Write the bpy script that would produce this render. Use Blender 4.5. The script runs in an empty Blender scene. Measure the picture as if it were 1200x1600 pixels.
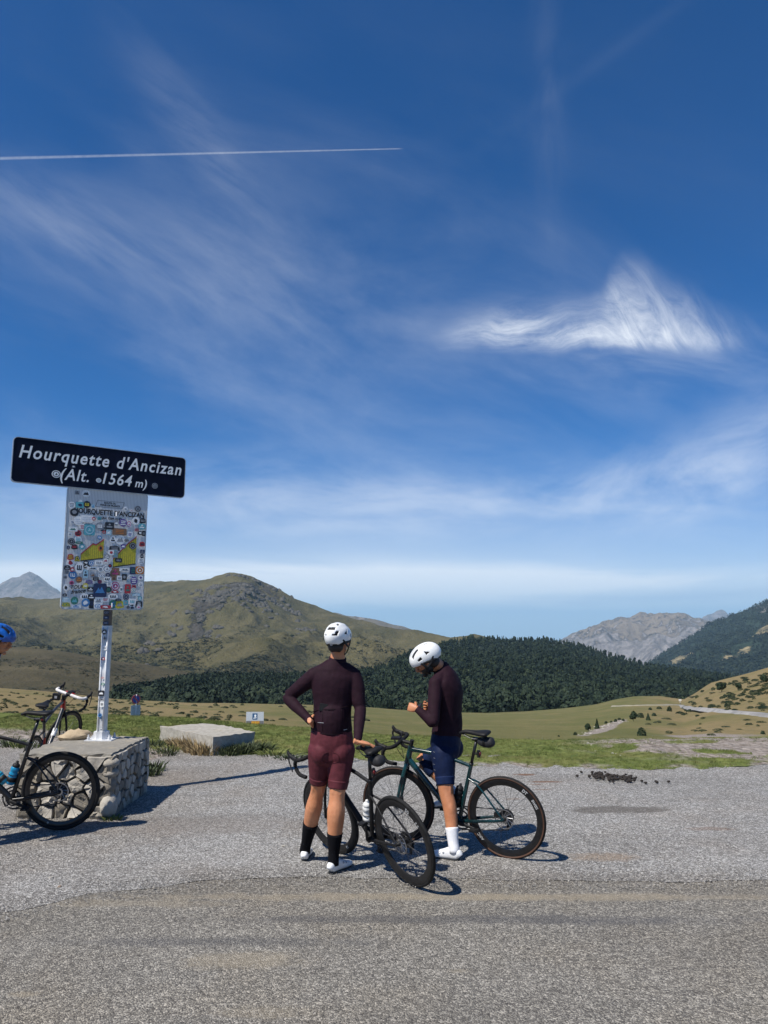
import bpy, bmesh, math, random
import numpy as np
from mathutils import Vector, Matrix, Euler
random.seed(7); RNG = np.random.default_rng(7)
S = bpy.context.scene
C = S.collection
PI = math.pi
# ------------------------------------------------------------------ camera
HC = 1.9; F = 1200.0; TH = math.atan(175.0 / F)
cam = bpy.data.objects.new('camera', bpy.data.cameras.new('camera'))
C.objects.link(cam); S.camera = cam
cam.location = (0, 0, HC); cam.rotation_euler = (PI/2 + TH, 0, 0)
cam.data.sensor_fit = 'VERTICAL'; cam.data.sensor_height = 36; cam.data.lens = 27.0
cam.data.clip_start = 0.1; cam.data.clip_end = 250000
S.render.resolution_x = 768; S.render.resolution_y = 1024
S.render.engine = 'CYCLES'
S.cycles.max_bounces = 6; S.cycles.volume_bounces = 1; S.cycles.transparent_max_bounces = 8
S.view_settings.view_transform = 'Standard'; S.view_settings.look = 'None'
S.view_settings.exposure = 0.36; S.view_settings.gamma = 1.0
# ------------------------------------------------------------------ sun
SUN_EL = math.radians(54)
_l = (0.75, 0.66)                              # the way shadows fall on the ground
_n = math.hypot(*_l)
ldir = Vector((_l[0]/_n*math.cos(SUN_EL), _l[1]/_n*math.cos(SUN_EL), -math.sin(SUN_EL)))
sl = bpy.data.lights.new('sun', 'SUN'); sl.energy = 5.0; sl.angle = math.radians(0.53); sl.color = (1.0, 0.95, 0.87)
so = bpy.data.objects.new('sun', sl); C.objects.link(so)
so.rotation_euler = ldir.to_track_quat('-Z', 'Y').to_euler()
# ------------------------------------------------------------------ node helpers
class N:
    """tiny wrapper: arithmetic on sockets"""
    def __init__(s, nt, sock): s.nt = nt; s.s = sock
    def _m(s, op, *a, clamp=False):
        n = s.nt.nodes.new('ShaderNodeMath'); n.operation = op; n.use_clamp = clamp
        for i, v in enumerate((s,) + a):
            if isinstance(v, N): s.nt.links.new(v.s, n.inputs[i])
            else: n.inputs[i].default_value = v
        return N(s.nt, n.outputs[0])
    def __add__(s, o): return s._m('ADD', o)
    __radd__ = __add__
    def __sub__(s, o): return s._m('SUBTRACT', o)
    def __rsub__(s, o): return (s * -1.0) + o
    def __mul__(s, o): return s._m('MULTIPLY', o)
    __rmul__ = __mul__
    def __truediv__(s, o): return s._m('DIVIDE', o)
    def pow(s, o): return s._m('POWER', o)
    def max(s, o): return s._m('MAXIMUM', o)
    def min(s, o): return s._m('MINIMUM', o)
    def abs(s): return s._m('ABSOLUTE')
    def exp(s): return s._m('EXPONENT')
    def sin(s): return s._m('SINE')
    def gt(s, o): return s._m('GREATER_THAN', o)
    def clamp(s): return s._m('ADD', 0.0, clamp=True)
    def ss(s, a, b):
        n = s.nt.nodes.new('ShaderNodeMapRange'); n.interpolation_type = 'SMOOTHSTEP'
        s.nt.links.new(s.s, n.inputs[0])
        n.inputs[1].default_value = a; n.inputs[2].default_value = b
        return N(s.nt, n.outputs[0])
def comb(nt, x, y, z=0.0):
    n = nt.nodes.new('ShaderNodeCombineXYZ')
    for i, v in enumerate((x, y, z)):
        if isinstance(v, N): nt.links.new(v.s, n.inputs[i])
        else: n.inputs[i].default_value = v
    return N(nt, n.outputs[0])
def noise(nt, vec, scale, detail=4, rough=0.55, dist=0.0, out=0):
    n = nt.nodes.new('ShaderNodeTexNoise'); n.inputs['Scale'].default_value = scale
    n.inputs['Detail'].default_value = detail; n.inputs['Roughness'].default_value = rough
    n.inputs['Distortion'].default_value = dist
    if vec is not None: nt.links.new(vec.s, n.inputs['Vector'])
    return N(nt, n.outputs[out])
def voro(nt, vec, scale, feat='F1', out='Distance', rnd=1.0):
    n = nt.nodes.new('ShaderNodeTexVoronoi'); n.feature = feat; n.inputs['Scale'].default_value = scale
    n.inputs['Randomness'].default_value = rnd
    if vec is not None: nt.links.new(vec.s, n.inputs['Vector'])
    return N(nt, n.outputs[out])
def mapv(nt, vec, loc=(0,0,0), rot=(0,0,0), scale=(1,1,1)):
    n = nt.nodes.new('ShaderNodeMapping'); nt.links.new(vec.s, n.inputs[0])
    n.inputs[1].default_value = loc; n.inputs[2].default_value = rot; n.inputs[3].default_value = scale
    return N(nt, n.outputs[0])
def sep(nt, vec):
    n = nt.nodes.new('ShaderNodeSeparateXYZ'); nt.links.new(vec.s, n.inputs[0])
    return [N(nt, n.outputs[i]) for i in range(3)]
def mixc(nt, f, a, b, mode='MIX'):
    n = nt.nodes.new('ShaderNodeMix'); n.data_type = 'RGBA'; n.blend_type = mode
    def put(i, v):
        if isinstance(v, N): nt.links.new(v.s, n.inputs[i])
        elif isinstance(v, (tuple, list)): n.inputs[i].default_value = (*v[:3], 1)
        else: n.inputs[i].default_value = v
    put(0, f); put(6, a); put(7, b)
    return N(nt, n.outputs[2])
def ramp(nt, fac, stops, interp='LINEAR'):
    n = nt.nodes.new('ShaderNodeValToRGB'); nt.links.new(fac.s, n.inputs[0]); n.color_ramp.interpolation = interp
    e = n.color_ramp.elements
    while len(e) < len(stops): e.new(0.5)
    for i, (p, c) in enumerate(stops):
        e[i].position = p; e[i].color = (*c, 1) if not isinstance(c, (int, float)) else (c, c, c, 1)
    return N(nt, n.outputs[0])
def fcurve(nt, x, pts, lo, hi):
    """piecewise curve of x (lo..hi), pts in the same units; returns value 0..1 scaled back by caller"""
    n = nt.nodes.new('ShaderNodeFloatCurve')
    nx = (x - lo) * (1.0/(hi-lo))
    nt.links.new(nx.s, n.inputs['Value'])
    c = n.mapping.curves[0]
    while len(c.points) < len(pts): c.points.new(0.5, 0.5)
    for i, (a, b) in enumerate(pts): c.points[i].location = ((a-lo)/(hi-lo), b)
    n.mapping.update()
    return N(nt, n.outputs[0])
# ------------------------------------------------------------------ world: Nishita sky with cirrus
W = bpy.data.worlds.new('World'); S.world = W; W.use_nodes = True
nt = W.node_tree; nt.nodes.clear()
sky = nt.nodes.new('ShaderNodeTexSky'); sky.sky_type = 'NISHITA'; sky.sun_disc = False
sky.sun_elevation = SUN_EL
sky.sun_rotation = math.atan2(-_l[0], -_l[1])
sky.altitude = 1600; sky.air_density = 1.0; sky.dust_density = 0.0; sky.ozone_density = 3.0
SKY_K = 0.070
tc = nt.nodes.new('ShaderNodeTexCoord')
dv = N(nt, tc.outputs['Generated'])
dx, dy, dz = sep(nt, dv)
ct, st_ = math.cos(TH), math.sin(TH)
fy = dy*ct + dz*st_                             # main direction of the valley, tilted up
fz = dz*ct - dy*st_
den = fy.max(0.08)
U = (dx/den)*F + 600.0                          # gnomonic chart of the sky round that direction
V = 800.0 - (fz/den)*F
front = fy.ss(0.15, 0.35)
def gauss(cx, cy, a, b, rot=0.0):
    c, s = math.cos(rot), math.sin(rot)
    x = (U - cx); y = (V - cy)
    xr = (x*c + y*s) * (1.0/a); yr = (y*c - x*s) * (1.0/b)
    return ((xr*xr + yr*yr) * -1.0).exp()
uv = comb(nt, U*0.001, V*0.001, 0.0)
def fibre(rot, sx, sy, scale, detail=6, rough=0.6, dist=0.6, seed=0.0):
    return noise(nt, mapv(nt, mapv(nt, uv, rot=(0, 0, -rot)), (seed, seed*0.7, seed), scale=(sx, sy, 1)), scale, detail, rough, dist)
# main wisp: flat underside, ragged top
top = fcurve(nt, U, [(640, 0.02), (690, 0.20), (745, 0.36), (800, 0.48), (860, 0.46), (930, 0.52), (955, 0.78), (985, 0.92), (1030, 0.78), (1085, 0.62), (1120, 0.42), (1170, 0.30), (1230, 0.10), (1300, 0.0)], 640, 1300)
wr = fibre(0.5, 1, 1, 5.0, 4, 0.6, 0.2, 3.1)
Vd = V + (wr - 0.5)*64.0
Ud = U + (fibre(0.0, 1, 1, 4.0, 3, 0.5, 0.0, 9.1) - 0.5)*40.0
bot = 548.0 + ((Ud - 900.0)*0.012)
above = bot - Vd
hT = top*150.0
m1 = above.ss(-10, 22) * (hT - above).ss(-30, 55)
swirl = noise(nt, mapv(nt, mapv(nt, comb(nt, Ud*0.001, Vd*0.001), rot=(0, 0, -0.95)), scale=(1.0, 3.4, 1)), 6.5, 9, 0.68, 0.9)
swirl2 = noise(nt, mapv(nt, mapv(nt, comb(nt, Ud*0.001, Vd*0.001), rot=(0, 0, 0.12)), (2,1,0), scale=(1.0, 5.0, 1)), 6.0, 9, 0.70, 0.6)
left_w = (U + (wr-0.5)*160.0).ss(1040, 870)
fib = swirl2*left_w + swirl*(1.0 - left_w)
main = m1 * fib.ss(0.22, 0.72) * U.ss(655, 725) * (1.0 - U.ss(1080, 1210)*0.75)
core = gauss(930, 528, 170, 26, 0.02)*0.75 + gauss(975, 500, 75, 45, 0.5)*0.5 + gauss(800, 512, 70, 30, -0.15)*0.45
main = main*(0.30 + core*0.66)
halo = gauss(980, 560, 260, 60, 0.12)*fibre(0.2, 1, 3, 4, 5, 0.6, 0.5, 5.0).ss(0.35, 0.8)*0.22
lowr = (gauss(1010, 765, 200, 55, -0.10)*0.42 + gauss(1180, 690, 150, 60, -0.5)*0.34)*fibre(-0.35, 1, 2.2, 4.5, 7, 0.62, 0.4, 1.3).ss(0.28, 0.75)
lefts = (gauss(130, 370, 260, 60, 0.42)*0.12 + gauss(330, 240, 190, 40, 0.95)*0.10 + gauss(430, 470, 200, 40, 0.8)*0.09)*fibre(0.62, 1, 5, 4.2, 6, 0.6, 0.25, 7.7).ss(0.3, 0.75)
vert = gauss(858, 200, 22, 200, -0.04)*0.05*fibre(0.05, 4, 1, 4.0, 5, 0.6, 0.6, 2.2).ss(0.25, 0.7) + gauss(960, 80, 190, 12, -0.62)*0.012
veil = gauss(450, 560, 620, 330, 0.1)*fibre(0.35, 1, 2.5, 2.2, 7, 0.6, 0.35, 4.4).ss(0.30, 0.85)*0.20
low = gauss(480, 780, 620, 60, 0.02)*fibre(0.05, 1, 3.5, 4.0, 7, 0.62, 0.3, 6.4).ss(0.30, 0.75)*0.36
# contrail
cy_ = 247.5 - U*0.0243
ct_d = (V - cy_).abs()
cw = 1.1 + (630.0 - U).max(0.0)*0.0028
trail = (ct_d/cw).ss(1.25, 0.2) * U.ss(633, 618) * (0.10 + 0.17*fibre(0, 6, 6, 20, 3, 0.5, 0, 1.1))
# bands low over the valley
hb1 = gauss(300, 925, 700, 42, 0.015)*fibre(0.03, 1, 9, 2.6, 6, 0.6, 0.4, 8.8).ss(0.25, 0.6)*0.85
hb2 = gauss(620, 905, 650, 22, 0.0)*fibre(-0.03, 1, 7, 3.0, 6, 0.6, 0.5, 3.8).ss(0.28, 0.65)*0.65
grey = gauss(1000, 938, 420, 12, -0.05).max(gauss(760, 957, 300, 9, -0.05)*0.9)*fibre(-0.05, 1, 9, 3.6, 5, 0.6, 0.4, 2.8).ss(0.32, 0.6)*0.55
hz = (V - 700.0).ss(0.0, 270.0)*0.42
white = (hz + main + halo + lowr + lefts + vert + veil + low + hb1 + hb2 + trail).min(0.92) * front
# cirrus elsewhere in the sky, same kind, by direction only
zz = dz.max(0.05)
gen = noise(nt, mapv(nt, comb(nt, dx/(zz+0.25), dy/(zz+0.25), 0.0), (0,0,0), (0,0,0.6), (1,2.6,1)), 1.6, 7, 0.62, 0.8).ss(0.48, 0.85)*0.35*dz.ss(0.0, 0.2)
white = white + gen*(1.0 - front)
skc = N(nt, sky.outputs[0])
hs = nt.nodes.new('ShaderNodeHueSaturation'); hs.inputs['Saturation'].default_value = 1.36
skc = mixc(nt, 1.0, skc, (0.84, 0.92, 1.14), 'MULTIPLY')
nt.links.new(skc.s, hs.inputs['Color']); skc = N(nt, hs.outputs[0])
CL = 0.86/SKY_K
col = mixc(nt, white, skc, (CL*0.93, CL*0.97, CL*1.02))
col = mixc(nt, grey*front, col, (0.30/SKY_K, 0.42/SKY_K, 0.62/SKY_K))
bg = nt.nodes.new('ShaderNodeBackground'); bg.inputs['Strength'].default_value = SKY_K
nt.links.new(col.s, bg.inputs[0])
wo = nt.nodes.new('ShaderNodeOutputWorld'); nt.links.new(bg.outputs[0], wo.inputs[0])
# ------------------------------------------------------------------ geometry helpers
def P(px, py, D):
    """world point at distance D along the valley, seen from the roadside at chart position px, py"""
    a = (px-600)/F; b = (800-py)/F
    y = math.cos(TH) - b*math.sin(TH); z = math.sin(TH) + b*math.cos(TH)
    k = D/y
    return Vector((a*k, D, HC + z*k))
def G(px, py, z=0.0):
    a = (px-600)/F; b = (800-py)/F
    y = math.cos(TH) - b*math.sin(TH); zz = math.sin(TH) + b*math.cos(TH)
    k = (z-HC)/zz
    return Vector((a*k, y*k, z))
def link(o, parent=None):
    C.objects.link(o)
    if parent is not None: o.parent = parent
    return o
def tag(o, label=None, cat=None, group=None, kind=None):
    if label: o['label'] = label
    if cat: o['category'] = cat
    if group: o['group'] = group
    if kind: o['kind'] = kind
    return o
def empty(name, loc=(0,0,0), rot=(0,0,0), scale=1.0):
    o = bpy.data.objects.new(name, None); C.objects.link(o); o.location = loc; o.rotation_euler = rot
    o.scale = (scale,)*3; o.empty_display_size = 0.2
    return o
def frame_of(t, ref):
    t = t.normalized(); r = ref - t*ref.dot(t)
    if r.length < 1e-5:
        r = Vector((1,0,0)) - t*t.x
        if r.length < 1e-3: r = Vector((0,1,0)) - t*t.y
    r.normalize(); return r, t.cross(r).normalized()
def catmull(pts, n):
    out = []
    L = len(pts)
    for i in range(L-1):
        p0 = pts[max(i-1,0)]; p1 = pts[i]; p2 = pts[i+1]; p3 = pts[min(i+2, L-1)]
        for k in range(n):
            t = k/n
            out.append([0.5*((2*b)+(-a+c)*t+(2*a-5*b+4*c-d)*t*t+(-a+3*b-3*c+d)*t**3) for a,b,c,d in zip(p0,p1,p2,p3)])
    out.append(list(pts[-1])); return out
class MB:
    def __init__(s): s.v = []; s.f = []; s.m = []; s.T = None; s.mi = 0
    def av(s, p):
        p = Vector(p)
        if s.T is not None: p = s.T @ p
        s.v.append(tuple(p)); return len(s.v)-1
    def af(s, f): s.f.append(tuple(f)); s.m.append(s.mi)
    def box(s, c, size, R=None, taper=1.0):
        c = Vector(c); h = [x/2 for x in size]; ids = []
        for z in (-1, 1):
            k = taper if z > 0 else 1.0
            for x, y in ((-1,-1),(1,-1),(1,1),(-1,1)):
                p = Vector((x*h[0]*k, y*h[1]*k, z*h[2]))
                if R is not None: p = R @ p
                ids.append(s.av(c+p))
        a = ids
        for f in ((3,2,1,0),(4,5,6,7),(0,1,5,4),(1,2,6,5),(2,3,7,6),(3,0,4,7)): s.af([a[i] for i in f])
        return s
    def tube(s, pts, r, n=10, ref=(0,0,1), cap=True, smooth=0, power=1.0, round_cap=False):
        """r: number, list of numbers or list of (ra, rb); ra along ref"""
        k = len(pts)
        if not isinstance(r, (list, tuple)): r = [r]*k
        rr = [(x, x) if not isinstance(x, (tuple, list)) else tuple(x) for x in r]
        if smooth:
            q = catmull([list(p)+list(x) for p, x in zip(pts, rr)], smooth)
            pts = [Vector(a[:3]) for a in q]; rr = [(max(a[3], 1e-4), max(a[4], 1e-4)) for a in q]
        else: pts = [Vector(p) for p in pts]
        if round_cap:
            def ext(p, t, x, sg):
                P_, R_ = [], []
                m = min(x)
                for a in (0.35, 0.68, 0.9, 0.995):
                    P_.append(p + t*(sg*m*a)); q = math.sqrt(max(1-a*a, 0.0)); R_.append((x[0]*q, x[1]*q))
                return P_, R_
            t0 = (pts[1]-pts[0]).normalized(); t1 = (pts[-1]-pts[-2]).normalized()
            a, b = ext(pts[0], t0, rr[0], -1); c, d = ext(pts[-1], t1, rr[-1], 1)
            pts = a[::-1] + pts + c; rr = b[::-1] + rr + d
        k = len(pts); ref = Vector(ref); rings = []
        for i in range(k):
            t = pts[min(i+1, k-1)] - pts[max(i-1, 0)]
            if t.length < 1e-9: t = Vector((0,0,1))
            if i == 0: rv, bv = frame_of(t, ref)
            else: rv, bv = frame_of(t, rv if ref.length < 1e-6 else (ref if abs(ref.normalized().dot(t.normalized())) < 0.97 else rv))
            ring = []
            for j in range(n):
                a = 2*PI*j/n; c, q = math.cos(a), math.sin(a)
                if power != 1.0:
                    c = math.copysign(abs(c)**power, c); q = math.copysign(abs(q)**power, q)
                ring.append(s.av(pts[i] + rv*(rr[i][0]*c) + bv*(rr[i][1]*q)))
            rings.append(ring)
        for i in range(k-1):
            for j in range(n):
                s.af((rings[i][j], rings[i][(j+1)%n], rings[i+1][(j+1)%n], rings[i+1][j]))
        if cap: s.af(rings[0][::-1]); s.af(rings[-1])
        return s
    def ball(s, c, r, nu=16, nv=10, R=None, pw=1.0):
        c = Vector(c); r = (r, r, r) if not isinstance(r, (tuple, list)) else r
        rows = []
        for i in range(1, nv):
            th = PI*i/nv; row = []
            for j in range(nu):
                ph = 2*PI*j/nu
                p = Vector((math.sin(th)*math.cos(ph)*r[0], math.sin(th)*math.sin(ph)*r[1], math.cos(th)*r[2]))
                if R is not None: p = R @ p
                row.append(s.av(c+p))
            rows.append(row)
        a = Vector((0,0,r[2])); a = R @ a if R is not None else a
        tp = s.av(c+a); bt = s.av(c-a)
        for j in range(nu):
            s.af((tp, rows[0][j], rows[0][(j+1)%nu])); s.af((bt, rows[-1][(j+1)%nu], rows[-1][j]))
        for i in range(len(rows)-1):
            for j in range(nu): s.af((rows[i][j], rows[i+1][j], rows[i+1][(j+1)%nu], rows[i][(j+1)%nu]))
        return s
    def ring(s, c, axis, prof, n=64, ref=(0,0,1)):
        """revolve a closed profile [(radius, offset along axis)] round axis"""
        c = Vector(c); ax = Vector(axis).normalized(); rv, bv = frame_of(ax, Vector(ref)); k = len(prof); rings = []
        for j in range(n):
            a = 2*PI*j/n; d = rv*math.cos(a) + bv*math.sin(a)
            rings.append([s.av(c + d*p[0] + ax*p[1]) for p in prof])
        for j in range(n):
            for i in range(k):
                s.af((rings[j][i], rings[j][(i+1)%k], rings[(j+1)%n][(i+1)%k], rings[(j+1)%n][i]))
        return s
    def lathe(s, pts, c=(0,0,0), axis=(0,0,1), n=24):
        """closed solid: profile [(r, h)] from bottom to top along axis"""
        c = Vector(c); ax = Vector(axis).normalized(); rv, bv = frame_of(ax, Vector((1,0,0.01))); rings = []
        for r, h in pts:
            rings.append([s.av(c + ax*h + (rv*math.cos(2*PI*j/n) + bv*math.sin(2*PI*j/n))*max(r, 1e-5)) for j in range(n)])
        for i in range(len(rings)-1):
            for j in range(n): s.af((rings[i][j], rings[i][(j+1)%n], rings[i+1][(j+1)%n], rings[i+1][j]))
        s.af(rings[0][::-1]); s.af(rings[-1]); return s
    def prism(s, poly, z0, z1, T=None, inset=0.0):
        """extrude a 2d polygon between z0 and z1 (T maps local to parent)"""
        k = len(poly)
        cx = sum(p[0] for p in poly)/k; cy = sum(p[1] for p in poly)/k
        f = lambda p: (T @ Vector(p)) if T is not None else Vector(p)
        a = [s.av(f((x, y, z0))) for x, y in poly]
        if inset:
            zm = z1 - (z1-z0)*0.4
            b0 = [s.av(f((x, y, zm))) for x, y in poly]
            b = [s.av(f((cx+(x-cx)*(1-inset), cy+(y-cy)*(1-inset), z1))) for x, y in poly]
            for i in range(k):
                j = (i+1)%k; s.af((a[i], a[j], b0[j], b0[i])); s.af((b0[i], b0[j], b[j], b[i]))
        else:
            b = [s.av(f((x, y, z1))) for x, y in poly]
            for i in range(k): j = (i+1)%k; s.af((a[i], a[j], b[j], b[i]))
        s.af(b); s.af(a[::-1]); return s
    def mesh(s, name, mats, smooth=True):
        me = bpy.data.meshes.new(name); me.from_pydata(s.v, [], s.f)
        mats = mats if isinstance(mats, (list, tuple)) else [mats]
        for m in mats: me.materials.append(m)
        me.polygons.foreach_set('material_index', s.m)
        me.polygons.foreach_set('use_smooth', [smooth]*len(s.f)); me.update(); return me
    def build(s, name, mats, parent=None, smooth=True, fix=True, angle=None):
        me = s.mesh(name, mats, smooth)
        if fix:
            bm = bmesh.new(); bm.from_mesh(me); bmesh.ops.recalc_face_normals(bm, faces=bm.faces); bm.to_mesh(me); bm.free()
        if angle is not None: me.set_sharp_from_angle(angle=math.radians(angle))
        o = bpy.data.objects.new(name, me); link(o, parent); return o
# ------------------------------------------------------------------ materials
MATS = {}
def matn(name):
    m = bpy.data.materials.new(name); m.use_nodes = True; t = m.node_tree
    b = t.nodes['Principled BSDF']; MATS[name] = m
    return m, t, b
def geo(t):
    n = t.nodes.new('ShaderNodeNewGeometry'); return N(t, n.outputs['Position'])
def objc(t):
    n = t.nodes.new('ShaderNodeTexCoord'); return N(t, n.outputs['Object'])
def bump(t, b, h, strength, dist):
    n = t.nodes.new('ShaderNodeBump'); n.inputs['Strength'].default_value = strength; n.inputs['Distance'].default_value = dist
    t.links.new(h.s, n.inputs['Height']); t.links.new(n.outputs[0], b.inputs['Normal'])
def mat(name, col, rough=0.5, metal=0.0, var=0.12, vscale=30.0, bmp=0.0, bscale=200.0, bdist=0.001, spec=None, coat=0.0, col2=None, stretch=(1,1,1), sheen=0.0):
    if name in MATS: return MATS[name]
    m, t, b = matn(name); pos = mapv(t, objc(t), scale=stretch)
    n1 = noise(t, pos, vscale, 5, 0.6)
    c2 = col2 if col2 else tuple(c*(1-var*2) for c in col)
    c1 = col if col2 else tuple(min(c*(1+var), 1) for c in col)
    c = mixc(t, n1.ss(0.3, 0.7), c2, c1)
    t.links.new(c.s, b.inputs['Base Color'])
    r = (n1*0.2 + (rough-0.1)).clamp(); t.links.new(r.s, b.inputs['Roughness'])
    b.inputs['Metallic'].default_value = metal
    if spec is not None: b.inputs['Specular IOR Level'].default_value = spec
    if coat: b.inputs['Coat Weight'].default_value = coat
    if sheen: b.inputs['Sheen Weight'].default_value = sheen
    if bmp: bump(t, b, noise(t, pos, bscale, 4, 0.6), bmp, bdist)
    return m
def lin(r, g, b):
    f = lambda c: (c/255/12.92) if c/255 <= 0.04045 else ((c/255+0.055)/1.055)**2.4
    return (f(r), f(g), f(b))
# ------------------------------------------------------------------ numpy noise
def _h(ix, iy, s):
    n = (ix.astype(np.int64)*374761393 + iy.astype(np.int64)*668265263 + s*974634777) & 0xffffffff
    n = ((n ^ (n >> 13))*1274126177) & 0xffffffff
    return ((n ^ (n >> 16)) & 0xffff)/65535.0
def vn(x, y, s=0):
    ix = np.floor(x); iy = np.floor(y); fx = x-ix; fy_ = y-iy
    fx = fx*fx*fx*(fx*(fx*6-15)+10); fy_ = fy_*fy_*fy_*(fy_*(fy_*6-15)+10)
    a = _h(ix, iy, s); b = _h(ix+1, iy, s); c = _h(ix, iy+1, s); d = _h(ix+1, iy+1, s)
    return (a+(b-a)*fx) + ((c+(d-c)*fx)-(a+(b-a)*fx))*fy_
def fbm(x, y, s=0, o=5, g=0.5):
    r = 0; a = 1; t = 0
    for i in range(o):
        r = r + a*vn(x*2**i+i*17.3, y*2**i-i*9.1, s+i); t += a; a *= g
    return r/t*2-1
def ridged(x, y, s=0, o=5, g=0.5):
    r = 0; a = 1; t = 0
    for i in range(o):
        r = r + a*(1-np.abs(vn(x*2**i+i*13.7, y*2**i-i*5.3, s+i)*2-1)); t += a; a *= g
    return r/t
def sstep(x, a, b):
    t = np.clip((x-a)/(b-a), 0, 1); return t*t*(3-2*t)
# ================================================================== TERRAIN
def ip(x, tab):
    return np.interp(x, [a for a, _ in tab], [b for _, b in tab])
def ray(px, py):
    a = (px-600)/F; b = (800-py)/F
    y = math.cos(TH) - b*math.sin(TH); z = math.sin(TH) + b*math.cos(TH)
    return a/y, z/y
class Layer:
    ALL = {}
    """a hillside between a foot line and a crest line, both given by bearing; built as one height field"""
    def __init__(s, name, crest, foot, Dn, Dc, p=1.0, amp=0.006, freq=0.02, px=(-500, 1700), cols=260, rows=90, seed=1, drop=0.35, crest_keep=0.35, ridge=0.0, rfreq=0.003, smooth_crest=0.0):
        s.__dict__.update(locals()); Layer.ALL[name] = s
        f = lambda t: t if isinstance(t, list) else [(0, t)]
        s.crest, s.foot, s.Dn, s.Dc = f(crest), f(foot), f(Dn), f(Dc)
    def surf(s, px, t):
        px = np.asarray(px, float); t = np.asarray(t, float)
        tc = np.minimum(t, 1.0)
        dn = ip(px, s.Dn); dc = ip(px, s.Dc)
        cr = ip(px, s.crest) ; ft = ip(px, s.foot)
        D = dn*(dc/dn)**t
        py = ft + (cr-ft)*tc**s.p
        a, k = ray(px, py)
        a0, k0 = ray(px, cr)
        x = a*D; z = HC + k*D
        zc = HC + k0*dc
        z = np.where(t > 1, zc - (D-dc)*s.drop, z)
        env = np.sin(np.clip(tc, 0, 1)*PI*0.93+0.1)
        env = np.clip(env, 0, 1)*(1-s.crest_keep) + s.crest_keep*np.clip(t*6, 0, 1)
        nz = fbm(x*s.freq, D*s.freq, s.seed, 6, 0.52)*s.amp*D*env
        if s.ridge:
            nz = nz + (ridged(x*s.rfreq, D*s.rfreq*0.6, s.seed+40, 6, 0.5)-0.62)*s.ridge*D*env
        return x, D, z+nz
    def at(s, px, py):
        cr = ip(px, s.crest); ft = ip(px, s.foot)
        t = np.clip((py-ft)/(cr-ft), 0, 1)**(1/s.p)
        x, y, z = s.surf(px, t); return Vector((float(x), float(y), float(z)))
    def build(s, mat, maskf=None):
        u = np.linspace(s.px[0], s.px[1], s.cols)
        t = np.concatenate([np.linspace(0, 1, s.rows), 1 + np.linspace(0.01, 0.35, 10)])
        U_, T_ = np.meshgrid(u, t)
        x, y, z = s.surf(U_, T_)
        co = np.stack([x, y, z], -1).reshape(-1, 3)
        R_, K = T_.shape
        idx = np.arange(R_*K).reshape(R_, K)
        q = np.stack([idx[:-1,:-1], idx[:-1,1:], idx[1:,1:], idx[1:,:-1]], -1).reshape(-1, 4)
        me = bpy.data.meshes.new(s.name)
        me.vertices.add(len(co)); me.vertices.foreach_set('co', co.ravel())
        me.loops.add(q.size); me.loops.foreach_set('vertex_index', q.ravel())
        me.polygons.add(len(q)); me.polygons.foreach_set('loop_start', np.arange(0, q.size, 4))
        me.polygons.foreach_set('use_smooth', np.ones(len(q), bool))
        me.materials.append(mat); me.update(calc_edges=True)
        if maskf is not None:
            cr = ip(U_, s.crest); ft = ip(U_, s.foot)
            PY = ft + (cr-ft)*np.minimum(T_, 1)**s.p
            m = maskf(U_, PY, T_, x, y, z)
            a = me.color_attributes.new('mask', 'FLOAT_COLOR', 'POINT')
            buf = np.ones((R_*K, 4)); 
            for i, c in enumerate(m): buf[:, i] = np.clip(c, 0, 1).ravel()
            a.data.foreach_set('color', buf.ravel())
        o = bpy.data.objects.new(s.name, me); C.objects.link(o); tag(o, kind='structure')
        return o
def gs(px, py, cx, cy, a, b, rot=0.0):
    c, q = math.cos(rot), math.sin(rot); x = px-cx; y = py-cy
    return np.exp(-(((x*c+y*q)/a)**2 + ((y*c-x*q)/b)**2))
def attr(t, name='mask'):
    n = t.nodes.new('ShaderNodeAttribute'); n.attribute_name = name
    s3 = t.nodes.new('ShaderNodeSeparateColor'); t.links.new(n.outputs['Color'], s3.inputs[0])
    return [N(t, s3.outputs[i]) for i in range(3)]

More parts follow.
